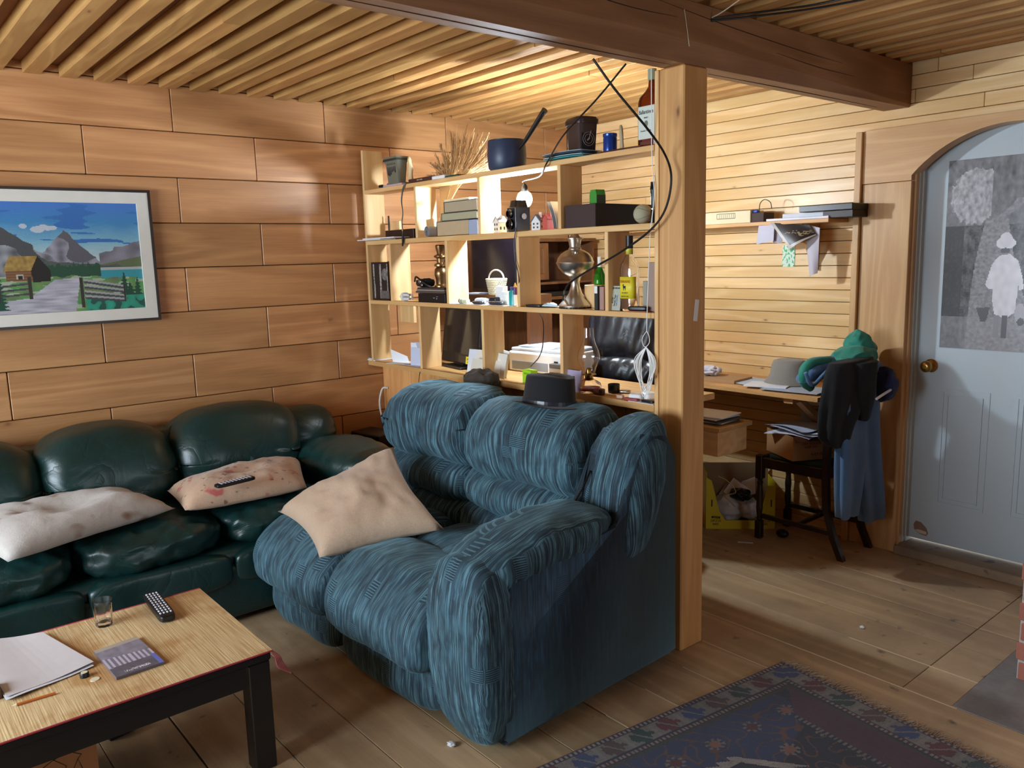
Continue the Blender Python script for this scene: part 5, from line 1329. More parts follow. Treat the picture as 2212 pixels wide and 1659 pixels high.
# printer
yp0, yp1 = Y_(1100, 780, 2.66), Y_(1205, 775, 2.66); wp_ = yp0-yp1
pr_ = thing('printer', 'white desktop printer with papers on top behind the green box', 'printer', (2.78, (yp0+yp1)/2, zc), math.radians(4))
obj('body', MB().box((-.12, -wp_/2, 0), (.14, wp_/2, .105), bev=.012, seg=3), M['white'], pr_)
obj('lid', MB().box((-.11, -wp_/2+.01, .1055), (.14, wp_/2-.01, .122), bev=.005), plain('c6ccd4', .5), pr_)
obj('paper_slot', MB().box((-.123, -wp_/2+.09, .012), (-.118, wp_/2-.03, .055)), plain('8f98a5', .5), pr_, 'grey paper slot')
obj('badge', MB().box((-.1225, -wp_/2+.02, .06), (-.119, -wp_/2+.045, .07)), M['black'], pr_)
for k in range(3): single('printer_paper', MB().box((-.10, -.12, 0), (.10, .12, .0025)), plain(['d6d8dc', 'e6e8ec', 'b7bcc6'][k], .7), ['lowest grey sheet on the printer lid', 'white sheet in the middle on the printer lid', 'topmost slate sheet on the printer lid'][k], 'paper', (2.79, (yp0+yp1)/2+.01*k, zc+.1225+.003*k), (0, 0, .1*k-.05))
# binder clip files behind
for k in range(3): single('file_stack', MB().box((-.06, -.05, 0), (.06, .05, .02), bev=.002), plain(['6b6560', 'a59a8b', '57504c'][k], .6), ['bottom dark file of the pile right of the printer', 'middle tan file of the pile right of the printer', 'top dark file of the pile right of the printer'][k], 'file', (2.70, Y_(1214, 800, 2.7)-.02, zc+.021*k), (0, 0, .04*k))
gq = P(1145, 815, X=2.44)
gx = thing('lime_note_box', 'bright lime green note box behind the black fedora', 'box', (2.44, gq.y, zc), math.radians(-8))
obj('box_body', MB().box((-.02, -.035, 0), (.02, .035, .062), bev=.002), plain('9bd41f', .5), gx); text('NOTES', .012, plain('6a9a10', .6), gx, (-.0206, 0, .045), FX)
# lavender certificate
cfx = thing('framed_print', 'small lavender print with black drawings leaning behind the glass oil lamp', 'print', (2.40, Y_(1236, 800, 2.40)+.0, zc))
pf_ = MB().at((0, 0, 0), 0, 0, math.radians(8)); pf_.box((-.002, -.045, 0), (.004, .07, .095)); cv = obj('panel', pf_, plain('b6a9c6', .6), cfx)
ln_ = MB().at((0, 0, 0), 0, 0, math.radians(8))
for p_ in ([(.06, .012), (.06, .094), (-.035, .094)],): ln_.tube([(-.003, a_, b_) for a_, b_ in p_], .0012, 4)
for a_, b_, r_ in ((-.002, .06, .008), (.045, .03, .004), (.035, .026, .005), (.02, .035, .004)): ln_.sphere((-.0025, a_, b_), (.001, r_, r_), n=6)
obj('black_figures', ln_, M['black'], cfx)
# kerosene lamp with glass chimney
q = P(1272, 845, X=2.445)
kl = thing('glass_oil_lamp', 'small kerosene lamp with clear chimney and red oil on the counter', 'oil lamp', (2.447, q.y, zc)); kl.scale = (1.08, 1.08, 1.05)
agl = NT('amber_font'); agl.set(Base_Color=lin('e0b26a'), Transmission_Weight=.85, Roughness=.03, IOR=1.3)
obj('font', MB().lathe([(0, 0), (.044, 0), (.049, .006), (.050, .022), (.045, .036), (.030, .046), (.019, .050), (.017, .050), (.028, .043), (.042, .034), (.0465, .022), (.045, .008), (0, .004)], 40), M['glass'], kl, None, True)
obj('oil', MB().lathe([(0, .005), (.044, .0085), (.0455, .018), (.0, .018)], 36), plain('c0301c', .2, name='red_oil'), kl, 'red lamp oil', True)
obj('burner', MB().lathe([(0, .048), (.018, .048), (.019, .054), (.016, .058), (.017, .068), (.030, .070), (.030, .073), (.012, .076), (.011, .092), (.008, .098), (0, .098)], 32), plain('a98b50', .25, 1, name='lamp_brass'), kl, None, True)
obj('chimney', MB().lathe([(.0265, .073), (.0275, .085), (.031, .10), (.044, .130), (.0465, .145), (.042, .165), (.028, .20), (.022, .225), (.021, .262), (.0195, .262), (.0205, .225), (.0265, .20), (.0405, .165), (.045, .145), (.0425, .130), (.0295, .10), (.026, .085), (.025, .073), (.0265, .073)], 40), M['glass'], kl, None, True)
# black cup, pipe, charger heap
single('black_mug', MB().lathe([(0, 0), (.024, 0), (.025, .003), (.0255, .036), (.0245, .037), (.023, .035), (.0225, .006), (0, .005)], 28), plain('18181c', .3), 'small black pot with a pale rim right of the glass oil lamp', 'cup', (2.50, Y_(1326, 840, 2.50), zc), smooth=True)
pi_ = thing('tobacco_pipe', 'brown curved tobacco pipe lying before the glass oil lamp', 'pipe', (2.415, Y_(1300, 858, 2.415), zc))
obj('bowl', MB().lathe([(0, 0), (.012, .002), (.0145, .012), (.0135, .026), (.010, .027), (.009, .012), (0, .008)], 20), plain('4a2c22', .3), pi_, None, True)
obj('stem', MB().tube(spline([(0, .010, .008), (0, .035, .006), (0, .055, .010), (0, .072, .016)], 6), lambda t_: .006*(1-t_)+.0025, 8), plain('3a2019', .3), pi_, None, True)
zq = zc
for nm, lb_, ct_, px, py, X, sz, mt_, rz, dz in (
    ('charger', 'white square charger under the hanging cable bundle', 'charger', 1376, 850, 2.43, (.05, .06, .028), M['white'], .3, .0),
    ('white_adapter', 'tilted white power adapter at the shelf end panel', 'adapter', 1402, 838, 2.46, (.05, .065, .032), M['white'], -.4, .0),
    ('red_packet', 'flat red packet lying before the white charger', 'packet', 1364, 862, 2.40, (.022, .07, .012), plain('9c3c3c', .5), .1, .0),
    ('pink_eraser', 'small cream eraser left of the red packet', 'eraser', 1340, 856, 2.415, (.018, .03, .014), plain('d6b49c', .6), .2, .0),
    ('black_lighter', 'small black lighter at the counter edge near the end panel', 'lighter', 1400, 868, 2.405, (.02, .065, .010), M['black'], -.05, .0025),
    ('key_ring', 'bunch of small steel keys beside the little black pot', 'keys', 1350, 836, 2.52, (.03, .05, .012), M['steel'], .5, .0)):
    single(nm, MB().cushion((0, 0, sz[2]/2), sz, 5, 8), mt_, lb_, ct_, (X, Y_(px, py, X), zq+dz), (0, 0, rz), smooth=2)
single('white_pad', MB().box((-.012, -.07, 0), (.03, .06, .002)), M['paper'], 'white paper slip at the very edge of the counter near the end panel', 'paper', (2.397, Y_(1385, 872, 2.40)-.005, zc+.0), (0, 0, 0))
# ================================================================= hats on the loveseat
def hat(name, label, loc, mat, R, h, brim, rz, dent=.012, flop=.012, tilt=(0, 0), band=None, squash=1.0):
    t_ = thing(name, label, 'hat', loc, rz); t_.rotation_euler = (tilt[0], tilt[1], rz)
    def crown(u, v):
        a_ = u*2*PI; z_ = 0
        if v < .62: r_ = 1-.10*(v/.62); z_ = h*(v/.62)*.86
        else:
            w_ = (v-.62)/.38; r_ = .90*math.cos(w_*PI/2)**.62 if w_ < 1 else 0; z_ = h*(.86+.14*math.sin(w_*PI/2))
        x_, y_ = R*.86*squash*r_*math.cos(a_), R*r_*math.sin(a_)
        if v > .5: z_ -= dent*math.exp(-(x_/(R*.3))**2)*smooth(.6, 1, v)*1.5
        return (x_, y_, z_)
    obj('crown', sheet(crown, 40, 20, .0025), mat, t_, None, True)
    def brm(u, v):
        a_ = u*2*PI; r_ = 1+brim*v
        x_, y_ = R*.86*squash*math.cos(a_)*r_+0, R*math.sin(a_)*r_
        return (x_, y_, .001+flop*v*v*(math.cos(2*a_))+.004*math.sin(3*a_)*v)
    obj('brim', sheet(brm, 48, 6, .003), mat, t_, None, True)
    if band: obj('hat_band', sheet(lambda u, v: (R*.875*squash*math.cos(u*2*PI), R*1.012*math.sin(u*2*PI), .003+.016*v), 48, 1, .0015), band, t_, 'satin band')
    return t_
hq = P(1182, 868, X=2.16)
hat('black_fedora', 'black felt fedora sitting on top of the right back cushion of the loveseat', (2.17, hq.y, .958), M['felt'], .116, .125, .42, .05, .012, .006, (0, .1), plain('2b2b34', .25, name='satin'))
hq = P(1042, 822, X=2.20)
cp2 = thing('newsboy_hat', 'crumpled brown cloth cap behind the left back cushion of the loveseat', 'hat', (2.33, Y_(1040, 822, 2.33), .935), .1)
obj('crown', MB().cushion((0, 0, .045), (.13, .19, .085), 2.4, 18, lambda q_, p_: p_+Vector((noise.noise(q_*3)*.008, 0, noise.noise(q_*2.5+Vector((3, 1, 0)))*.014))), M['brownfelt'], cp2, None, True)
obj('brim', MB().cushion((-.03, -.02, .012), (.15, .24, .012), 2.4, 14, lambda q_, p_: p_+Vector((0, 0, .008*math.sin(q_.y*2)))), M['brownfelt'], cp2, None, True)
# cable and strip in the corner
cord('corner_cable', 'white cable curving down the left end of the half wall', [P(838, 838, X=2.478), P(826, 840, X=2.45), P(820, 870, X=2.42), P(827, 905, X=2.40), P(845, 930, X=2.38), P(843, 950, X=2.36), P(833, 962, X=2.34)], .0055, M['white'])
ps = MB().at((2.30, 4.02, .0), .2); ps.box((-.08, -.12, 0), (.08, .12, .58), bev=.006)
single('black_speaker', ps, M['black'], 'black box half hidden in the corner behind the leather sofa arm', 'box')
cord('thin_cord', 'thin dark cord hanging over the counter edge left of the monitor', [P(908, 800, X=2.39), P(906, 812, X=2.383), P(904, 830, X=2.45)], .002)
# ================================================================= office side
# hutch cabinet in the corner
hc = thing('walnut_hutch', 'dark walnut desk hutch with a latched door in the far corner', 'cabinet', (3.5, 4.0, 0))
def hp_(n_, mb_, mat='walnut', lab=None):
    o = obj(n_, mb_, M[mat] if isinstance(mat, str) else mat, hc, lab); o.location = (-3.5, -4.0, 0); return o
hx0, hx1, hy = 3.07, 3.95, 3.86
hp_('side', MB().box((hx0, hy, .0), (hx0+.02, YA-.002, 1.64))); hp_('side', MB().box((hx1-.02, hy, .0), (hx1, YA-.002, 1.64)))
hp_('top', MB().box((hx0-.01, hy-.01, 1.64), (hx1+.01, YA-.002, 1.66))); hp_('back', MB().box((hx0+.02, YA-.015, .0), (hx1-.02, YA-.002, 1.64)))
hp_('shelf', MB().box((hx0+.02, hy, 1.27), (hx1-.02, YA-.02, 1.29))); hp_('shelf', MB().box((hx0+.02, hy, 1.37), (hx1-.02, YA-.02, 1.385)))
dd = MB(); xm = 3.52
dd.box((hx0, hy-.02, 1.40), (xm, hy, 1.63), bev=.002); dd.box((hx0+.05, hy-.026, 1.44), (xm-.05, hy-.02, 1.60), bev=.004)
dr_ = hp_('door', dd); lk = MB(); lk.box((hx0+.02, hy-.032, 1.53), (hx0+.05, hy-.02, 1.545), bev=.002); lk.tube([(hx0+.05, hy-.03, 1.54), (hx0+.055, hy-.034, 1.50), (hx0+.03, hy-.034, 1.50), (hx0+.03, hy-.03, 1.53)], .003, 6)
lo = obj('latch', lk, M['steel'], dr_)
hp_('lower_case', MB().box((hx0+.02, hy+.02, .0), (hx1-.02, YA-.02, .9), bev=.003))
single('desk_papers', MB().box((-.3, -.05, 0), (.3, .12, .03), bev=.002), M['black'], 'dark box on the lower hutch shelf', 'box', (3.5, 3.93, 1.2905))
# television behind the third shelf
t0, t1 = P(1015, 560, X=2.78), P(1106, 560, X=2.78)
tv = thing('small_television', 'dark flat television behind the wicker basket', 'television', (2.80, (t0.y+t1.y)/2, 1.36))
tw = t0.y-t1.y+.03
obj('housing', MB().box((0, -tw/2, .0), (.04, tw/2, .36), bev=.005), M['black'], tv); obj('screen', MB().box((-.002, -tw/2+.02, .02), (.001, tw/2-.02, .34)), plain('0f0d16', .15), tv)
# desk-top cupboard board carrying basket and papers
hb = MB(); yb0, yb1 = Y_(1012, 625, 2.66), Y_(1112, 625, 2.66)
sb_ = thing('desk_riser', 'brown wooden riser box on the counter carrying the basket and television', 'shelf', (2.76, (yb0+yb1)/2, zc)); wd = (yb0-yb1)+.03
obj('riser_top', MB().box((-.11, -wd/2, .345), (.14, wd/2, .385)), M['walnut'], sb_); obj('riser_side', MB().box((-.02, -wd/2, 0), (.14, -wd/2+.02, .345)), M['walnut'], sb_); obj('riser_side', MB().box((-.02, wd/2-.02, 0), (.14, wd/2, .345)), M['walnut'], sb_)
zr = zc+.3855
single('blue_papers', MB().box((-.04, -.07, 0), (.04, .08, .008), bev=.001), plain('aab6d8', .7), 'pale blue papers on the riser left of the basket', 'paper', (2.70, Y_(1035, 612, 2.70), zr), (0, 0, .1))
q = P(1072, 600, X=2.70)
wbk = thing('wicker_basket', 'small cream wicker basket with a raised handle behind the third shelf', 'basket', (2.70, q.y, zr))
bs = MB(); nr = 9
for k in range(nr):
    z_ = .006+k*.0095; r_ = .040+.0016*k*1.2; pts = []
    for j in range(49):
        a_ = j/48*2*PI; rr = r_+.0018*(1 if (j+k) % 2 else -1); pts.append((rr*.8*math.cos(a_), rr*1.15*math.sin(a_), z_))
    bs.tube(pts, .0046, 6)
obj('weave', bs, plain('c9c3a8', .8, bump=.3), wbk, None, True)
obj('bottom', MB().cyl(.033, 0, .004, 20), plain('b9b398', .8), wbk)
obj('handle', MB().tube([(0, .062*math.cos(a_/16*PI), .085+.045*math.sin(a_/16*PI)) for a_ in range(17)], .0045, 8), plain('b7aaa2', .8), wbk, None, True)
single('white_carton', MB().box((-.02, -.03, 0), (.02, .03, .05), bev=.001), M['white'], 'small white carton standing on the riser in front of the basket', 'box', (2.672+.005, Y_(1084, 600, 2.672), zr-.0)) if False else None
# shelf with papers on the far wall, seen above the printer
fs = thing('far_ledge', 'narrow pine ledge on the far board wall holding white papers', 'shelf', (2.9, 4.10, 1.26))
obj('ledge_board', MB().box((-.15, -.10, 0), (.16, .10, .018), bev=.002), M['desk'], fs)
for k, (dx, w_, h_, lb_) in enumerate(((-.07, .10, .02, 'white box file on the narrow ledge above the printer'), (.06, .13, .012, 'loose white papers on the narrow ledge above the printer'))):
    single('ledge_papers', MB().box((-w_/2, -.09, 0), (w_/2, .06, h_), bev=.001), M['paper'], lb_, 'paper', (2.9+dx, 4.09, 1.2785))
# office chair
oc = thing('office_chair', 'black leather office chair seen through the shelf', 'chair', (3.06, P(1350, 750, X=3.06).y, 0), math.radians(6))
w = wr(.02, 6, 3)
def ocf(q_, p_): p_.x += .05*q_.y*q_.y; p_ += w(p_); p_.x += .006*math.sin(q_.y*22+q_.z*3)*(q_.x < 0); return p_
obj('backrest', MB().cushion((0, 0, 1.145), (.16, .52, .30), 2.8, 24, ocf), M['bleather'], oc, None, 2)
obj('lumbar_roll', MB().cushion((-.02, 0, .95), (.17, .52, .17), 2.6, 24, ocf), M['bleather'], oc, None, 2)
obj('lower_back', MB().cushion((.01, 0, .75), (.14, .50, .30), 3, 14, ocf), M['bleather'], oc, None, 2)
obj('seat', MB().cushion((-.26+.0, 0, .49), (.52, .52, .14), 3, 14, ocf), M['bleather'], oc, None, 2) 
obj('pedestal', MB().at((-.24, 0, 0)).cyl(.03, .06, .43, 16), M['black'], oc, None, True)
for k in range(5):
    a_ = k/5*2*PI; obj('base_arm', MB().at((-.24, 0, 0), a_).box((0, -.02, .05), (.24, .02, .085), bev=.005).sphere((.23, 0, .027), .026, n=8), M['black'], oc)
# wall desk at the slatted wall
dk_ = thing('wall_desk', 'pine wall-mounted desk board with a bracket, covered with papers', 'desk', (3.85, 2.7, 0))
dz_ = .835
def dkp(n_, mb_, mat='desk'):
    o = obj(n_, mb_, M[mat], dk_); o.location = (-3.85, -2.7, 0); return o
dkp('desktop', MB().prism([(3.60, 2.02), (3.995, 2.02), (3.995, 2.09), (XB-.002, 2.09), (XB-.002, 3.70), (3.60, 3.70)], dz_-.022, dz_))
dkp('bracket', MB().prism([(3.66, dz_-.022), (3.71, dz_-.022), (XB-.002, .60), (XB-.002, .55)], 2.17, 2.21, 'y')); dkp('bracket', MB().box((3.62, 2.165, dz_-.05), (3.72, 2.215, dz_-.022)))
dkp('bracket', MB().prism([(3.66, dz_-.022), (3.70, dz_-.022), (XB-.002, .56), (XB-.002, .60)], 3.3, 3.32, 'y'))
zd = dz_+.0005
for i, (px, py, X, w_, d_, h_, rz, c_, lb_) in enumerate((
    (1560, 828, 3.78, .26, .20, .018, .1, 'b08a62', 'wooden clipboard with papers at the left of the wall desk'),
    (1640, 835, 3.80, .34, .22, .003, -.2, 'b9c6d6', 'large pale blue-grey sheets on the wall desk beside the grey hat'),
    (1720, 852, 3.72, .30, .20, .004, .12, 'a5b0c0', 'grey-blue sheet at the front edge of the wall desk below the grey hat'),
    (1660, 842, 3.72, .22, .16, .007, .3, 'dfe3e8', 'white sheet in the middle of the wall desk'))):
    single('desk_sheet', MB().box((-d_/2, -w_/2, 0), (d_/2, w_/2, h_), bev=.0005), plain(c_, .6), lb_, 'paper', (X, Y_(px, py, X), zd+.0035*i if i else zd), (0, 0, rz))
single('crumpled_tissue', MB().cushion((0, 0, .028), (.09, .11, .056), 2.2, 12, lambda q_, p_: p_*(1+.5*noise.noise(q_*2.6))), plain('d6d3dc', .9), 'crumpled white tissue on the clipboard of the wall desk', 'tissue', (3.78, Y_(1536, 812, 3.78), zd+.018), smooth=2)
hq = P(1700, 840, X=3.86)
bh2 = thing('grey_bucket_hat', 'grey tweed bucket hat lying on the wall desk before the slat wall', 'hat', (3.84, Y_(1704, 838, 3.84), zd+.0125), .2)
obj('crown', MB().loft([((0, 0, .0), (.118, 0, 0), (0, .132, 0), 2), ((0, 0, .006), (.116, 0, 0), (0, .130, 0), 2), ((0, 0, .035), (.095, 0, 0), (0, .108, 0), 2), ((0, 0, .05), (.088, 0, 0), (0, .098, 0), 2), ((0, 0, .10), (.080, 0, 0), (0, .090, 0), 2.2), ((0, 0, .122), (.070, 0, 0), (0, .080, 0), 2.2), ((0, 0, .128), (.05, 0, 0), (0, .06, 0), 2.2), ((0, 0, .126), (.01, 0, 0), (0, .012, 0), 2)], 40), M['tweed'], bh2, None, 2)
# lower cabinet corner with papers
a_ = P(1560, 935, X=3.30)
lc = thing('low_pine_table', 'corner of a low pine table beside the post carrying a paper pile', 'table', (3.42, a_.y+.32, 0))
zt_ = .70
yq = P(1575, 930, X=3.28); zt_ = round(yq.z, 3)
obj('tabletop', MB().box((-.14, -.32, zt_-.022), (.14, .32, zt_), bev=.002), M['desk'], lc)
obj('drawer_front', MB().box((-.125, -.30, zt_-.15), (.12, .30, zt_-.023), bev=.002), M['shelf'], lc)
for sx_, sy_ in ((-.12, .02), (-.12, .25), (.08, .02), (.08, .25)): obj('leg', MB().box((sx_, sy_, 0), (sx_+.035, sy_+.035, zt_-.15)), M['desk'], lc)
for k in range(5):
    single('pile_paper', MB().box((-.10, -.12, 0), (.10, .12, .006), bev=.001), plain(['5a5048', 'c3bcb0', '3b3838', 'd8cdbf', 'dfe0e4'][k], .7),
        ['lowest brown folder of the pile on the low pine table', 'tan papers second from the bottom on the low pine table', 'dark folder in the middle of the pile on the low pine table', 'cream papers second from the top on the low pine table', 'white papers topping the pile on the low pine table'][k], 'paper', (3.42, a_.y+.17-.012*(k % 3), zt_+.0005+.0085*k), (.0, 0, .12*math.sin(k*2)))
# wall shelf high on the slatted wall
ws = thing('wall_shelf', 'pine shelf board bracketed high on the slatted wall', 'shelf', (3.95, 2.9, 1.70))
wz = 1.70
def wsp(n_, mb_, mat='desk'):
    o = obj(n_, mb_, M[mat], ws); o.location = (-3.95, -2.9, -1.70); return o
y_r = Y_(1790, 470, 3.85)
wsp('board', MB().box((3.85, y_r, wz-.02), (XB-.002, 3.75, wz), bev=.002))
for yy in (2.29, 3.2):
    wsp('bracket', MB().box((XB-.024, yy, wz-.26), (XB-.002, yy+.035, wz-.021))); wsp('bracket', MB().prism([(3.87, wz-.021), (3.91, wz-.021), (XB-.024, wz-.18), (XB-.024, wz-.225)], yy+.002, yy+.033, 'y'))
a, b = Y_(1500, 455, 3.87), Y_(1621, 455, 3.87); w_ = a-b
cr_ = thing('cream_box', 'cream card box with black line print on the wall shelf', 'box', (3.93, (a+b)/2, wz+.0005))
obj('carton', MB().box((-.06, -w_/2, 0), (.07, w_/2, .066), bev=.002), plain('d8c9a2', .7), cr_); 
ln_ = MB(); bx_ = -.0605
for p_ in ([(-.09, .028), (-.09, .055), (.03, .055), (.03, .028), (-.09, .028)],): ln_.tube([(bx_, a_, b_) for a_, b_ in p_], .0012, 4)
for k in range(8): ln_.tube([(bx_, -.08+.013*k, .03), (bx_, -.08+.013*k, .052)], .0008, 4)
obj('line_print', ln_, M['black'], cr_, 'black line print')
for i, (pa, pb_2, X, d_, h_, dz, c_, lb_) in enumerate(((1623, 1650, 3.88, .10, .05, 0, '3a241a', 'dark brown box beside the cream box on the wall shelf'), (1655, 1790, 3.86, .16, .012, 0, 'dcdde6', 'white papers spread on the wall shelf'), (1690, 1785, 3.90, .12, .022, .013, 'c9cbd2', 'grey paper pile lying on the white papers of the wall shelf'))):
    bxi('shelf_stack', lb_, 'paper' if i else 'box', pa, pb_2, 460, X, d_, wz+.0005+dz, h_, plain(c_, .7), rz=.0)
a, b = Y_(1788, 458, 3.87), Y_(1850, 455, 3.87)
single('black_amplifier', MB().box((-.09, -(a-b)/2, 0), (.09, (a-b)/2, .052), bev=.002), M['black'], 'flat black device at the right end of the wall shelf', 'device', (XB-.095, (a+b)/2, wz-.01)) if False else None
bk_ = thing('black_binder', 'flat black case jutting past the right end of the wall shelf', 'case', (3.94, (Y_(1735, 455, 3.90)+Y_(1850, 455, 3.90))/2, wz+.036))
wb_ = Y_(1735, 455, 3.90)-Y_(1850, 455, 3.90)
obj('case', MB().box((-.08, -wb_/2, 0), (.09, wb_/2, .032), bev=.003), M['black'], bk_)
obj('case_under', MB().box((-.07, -wb_/2+.002, -.0355), (.08, -wb_/2+.16, -.0005), bev=.002), plain('241a18', .5), bk_, 'brown lower half')
cord('black_lead', 'black cable arching over the dark brown box on the wall shelf', [P(1640, 462, X=3.90)+Vector((0, 0, .0)), P(1642, 440, X=3.91), P(1652, 431, X=3.92), P(1664, 437, X=3.92), P(1667, 450, X=3.93)], .0022)
single('blue_plug', MB().cushion((0, 0, 0), (.02, .04, .018), 3, 8), plain('2a3f9a', .5), 'small blue plug on the dark brown box of the wall shelf', 'plug', (3.90, Y_(1632, 444, 3.9), wz+.0595), smooth=2)
# papers drooping below the wall shelf
def droop(name, label, pts4, mat, sag=.0, colf=None, nu=10):
    c_ = [Vector(p_) for p_ in pts4]
    def f_(u, v):
        p_ = c_[0]*(1-u)*(1-v)+c_[1]*u*(1-v)+c_[2]*u*v+c_[3]*(1-u)*v
        return p_+Vector((-sag*math.sin(PI*u)*(v), 0, 0))
    return single(name, sheet(f_, nu, nu, .0015, colf), mat, label, 'paper', smooth=True)
droop('hanging_leaflet', 'white folded leaflet hanging at the left below the wall shelf', [P(1640, 481, X=3.86), P(1673, 482, X=3.85), P(1671, 520, X=3.84), P(1634, 528, X=3.86)], plain('b9b7c4', .7), .01)
droop('hanging_leaflet', 'narrow grey leaflet tip hanging beside the black magazine', [P(1668, 482, X=3.875), P(1690, 484, X=3.87), P(1690, 526, X=3.86), P(1670, 524, X=3.87)], plain('a19da8', .7), .01)
def magc(u, v):
    if u < .10 or v > .90: return (.42, .37, .32, 1)
    if u > .55 and .45 < v < .75 and nz2(u, v, 14) > .0: return (.3, .22, .12, 1)
    if .35 < v < .55 and .2 < u < .6 and nz2(u, v*3, 22) > .2: return (.4, .3, .2, 1)
    return (.016, .012, .010, 1)
droop('hanging_magazine', 'black magazine hanging down from the wall shelf', [P(1664, 481, X=3.84), P(1748, 486, X=3.88), P(1763, 508, X=3.89), P(1706, 538, X=3.84)], colmat('magazine_print', .4), .02, magc, 30)
droop('hanging_sheet', 'long white sheet hanging at the right below the wall shelf', [P(1738, 484, X=3.90), P(1771, 492, X=3.90), P(1766, 590, X=3.92), P(1749, 598, X=3.92)], plain('c3bdc6', .7), .015)
m_ = MB(); a, b = P(1691, 530, X=XB-.003), P(1716, 576, X=XB-.003)
def gsc(u, v): return (.62, .72, .60, 1) if nz2(u, v, 7, 2) < .12 else (.05, .42, .12, 1)
single('green_sticker', sheet(lambda u, v: (XB-.0025, a.y+(b.y-a.y)*u, b.z+(a.z-b.z)*v), 24, 30, .001, gsc), colmat('sticker_print', .5), 'small green and white print stuck on the slatted wall', 'sticker')
# ================================================================= dark chair with clothes
ch = thing('dining_chair', 'dark turned-leg wooden chair with a green seat, its back to the door', 'chair', (3.86, 2.18, 0), 0)
def cp_(n_, mb_, mat='ebony', lab=None, s_=False):
    o = obj(n_, mb_, M[mat] if isinstance(mat, str) else mat, ch, lab, s_); o.location = (-3.86, -2.18, 0); return o
cx0, cx1, cyf, cyb = 3.70, 4.02, 2.405, 2.03
for xx in (cx0, cx1-.04):
    l_ = MB(); l_.at((xx+.02, cyf, 0)); l_.box((-.018, -.018, 0), (.018, .018, .10), bev=.003)
    l_.lathe([(.010, .10), (.017, .108), (.011, .118), (.014, .13), (.018, .17), (.0155, .215), (.018, .25), (.0135, .30), (.017, .315), (.011, .325), (.018, .335)], 20)
    l_.box((-.02, -.02, .335), (.02, .02, .465), bev=.003); cp_('front_leg', l_)
    r_ = MB(); yb_ = cyb
    secs = [(-.10, 0), (-.055, .10), (-.01, .25), (0, .45), (-.01, .70), (-.045, 1.0)]
    pr_pts = [(yb_+dy-.016, z_) for dy, z_ in secs]+[(yb_+dy+.016, z_) for dy, z_ in secs[::-1]]
    r_.prism(pr_pts, xx+.004, xx+.034, 'x'); cp_('back_leg', r_)
cp_('seat_rail', MB().box((cx0+.006, cyb+.016, .40), (cx0+.03, cyf-.02, .455), bev=.003)); cp_('seat_rail', MB().box((cx1-.034, cyb+.016, .40), (cx1-.01, cyf-.02, .455), bev=.003))
cp_('seat_rail', MB().box((cx0+.04, cyf-.012, .40), (cx1-.04, cyf+.012, .455), bev=.003)); cp_('seat_rail', MB().box((cx0+.034, cyb-.01, .40), (cx1-.04, cyb+.012, .455), bev=.003))
cp_('seat', MB().cushion(((cx0+cx1)/2, (cyb+cyf)/2, .452), (cx1-cx0-.055, cyf-cyb-.05, .05), 6, 12), plain('23392a', .8, bump=.3), 'dark green seat pad', True)
cp_('stretcher', MB().box((cx0+.012, cyb-.03, .115), (cx0+.028, cyf-.018, .14), bev=.002)); cp_('stretcher', MB().box((cx1-.03, cyb-.03, .115), (cx1-.014, cyf-.018, .14), bev=.002))
cp_('stretcher', MB().box((cx0+.02, 2.17, .118), (cx1-.02, 2.19, .138), bev=.002))
cp_('back_rail', MB().box((cx0+.034, cyb-.075, .93), (cx1-.04, cyb-.045, 1.0), bev=.004)); cp_('back_rail', MB().box((cx0+.034, cyb-.03, .62), (cx1-.04, cyb-.008, .67), bev=.004))
cp_('splat', MB().prism([(cyb-.025, .66), (cyb-.01, .66), (cyb-.05, .94), (cyb-.065, .94)], 3.81, 3.91, 'x'))
# cardboard box with papers on the seat
kb_ = thing('open_carton', 'brown cardboard box full of papers standing on the dark chair seat', 'box', (3.83, 2.235, .4795), math.radians(-28))
kk = plain('a97c4e', .8, bump=.1, name='carton_kraft'); wx, wy, hz = .125, .13, .125
cbx = MB(); 
for a_, b_ in (((-wx, -wy, 0), (wx, wy, .004)), ((-wx, -wy, .004), (-wx+.004, wy, hz)), ((wx-.004, -wy, .004), (wx, wy, hz)), ((-wx+.004, wy-.004, .004), (wx-.004, wy, hz)), ((-wx+.004, -wy, .004), (wx-.004, -wy+.004, hz))): cbx.box(a_, b_)
obj('carton', cbx, kk, kb_)
text('ITEM NO. 42\nDRY GOODS\nKEEP DRY', .018, plain('5a3c22', .7), kb_, (-.02, -wy-.0006, .085), FY, name='printed_text'); text('KEEP FROZEN', .02, plain('5a3c22', .7), kb_, (.04, -wy-.0006, .028), FY, name='printed_text')
fl_ = MB().at((-wx+.0, -wy, hz)); fl_.prism([(0, 0), (0, .002), (-.03, -.02), (-.028, -.022)], .0, 2*wx, 'x'); obj('flap', fl_, plain('6b3f24', .7), kb_, 'dark open flap')
rg = random.Random(4)
labs = ['broad white sheet lying at the left over the carton rim', 'white crumpled sheet in the middle of the carton', 'pale sheet at the right of the carton', 'blue-white sheet at the front of the carton', 'grey leaflet standing at the back of the carton', 'brown card standing at the back of the carton']
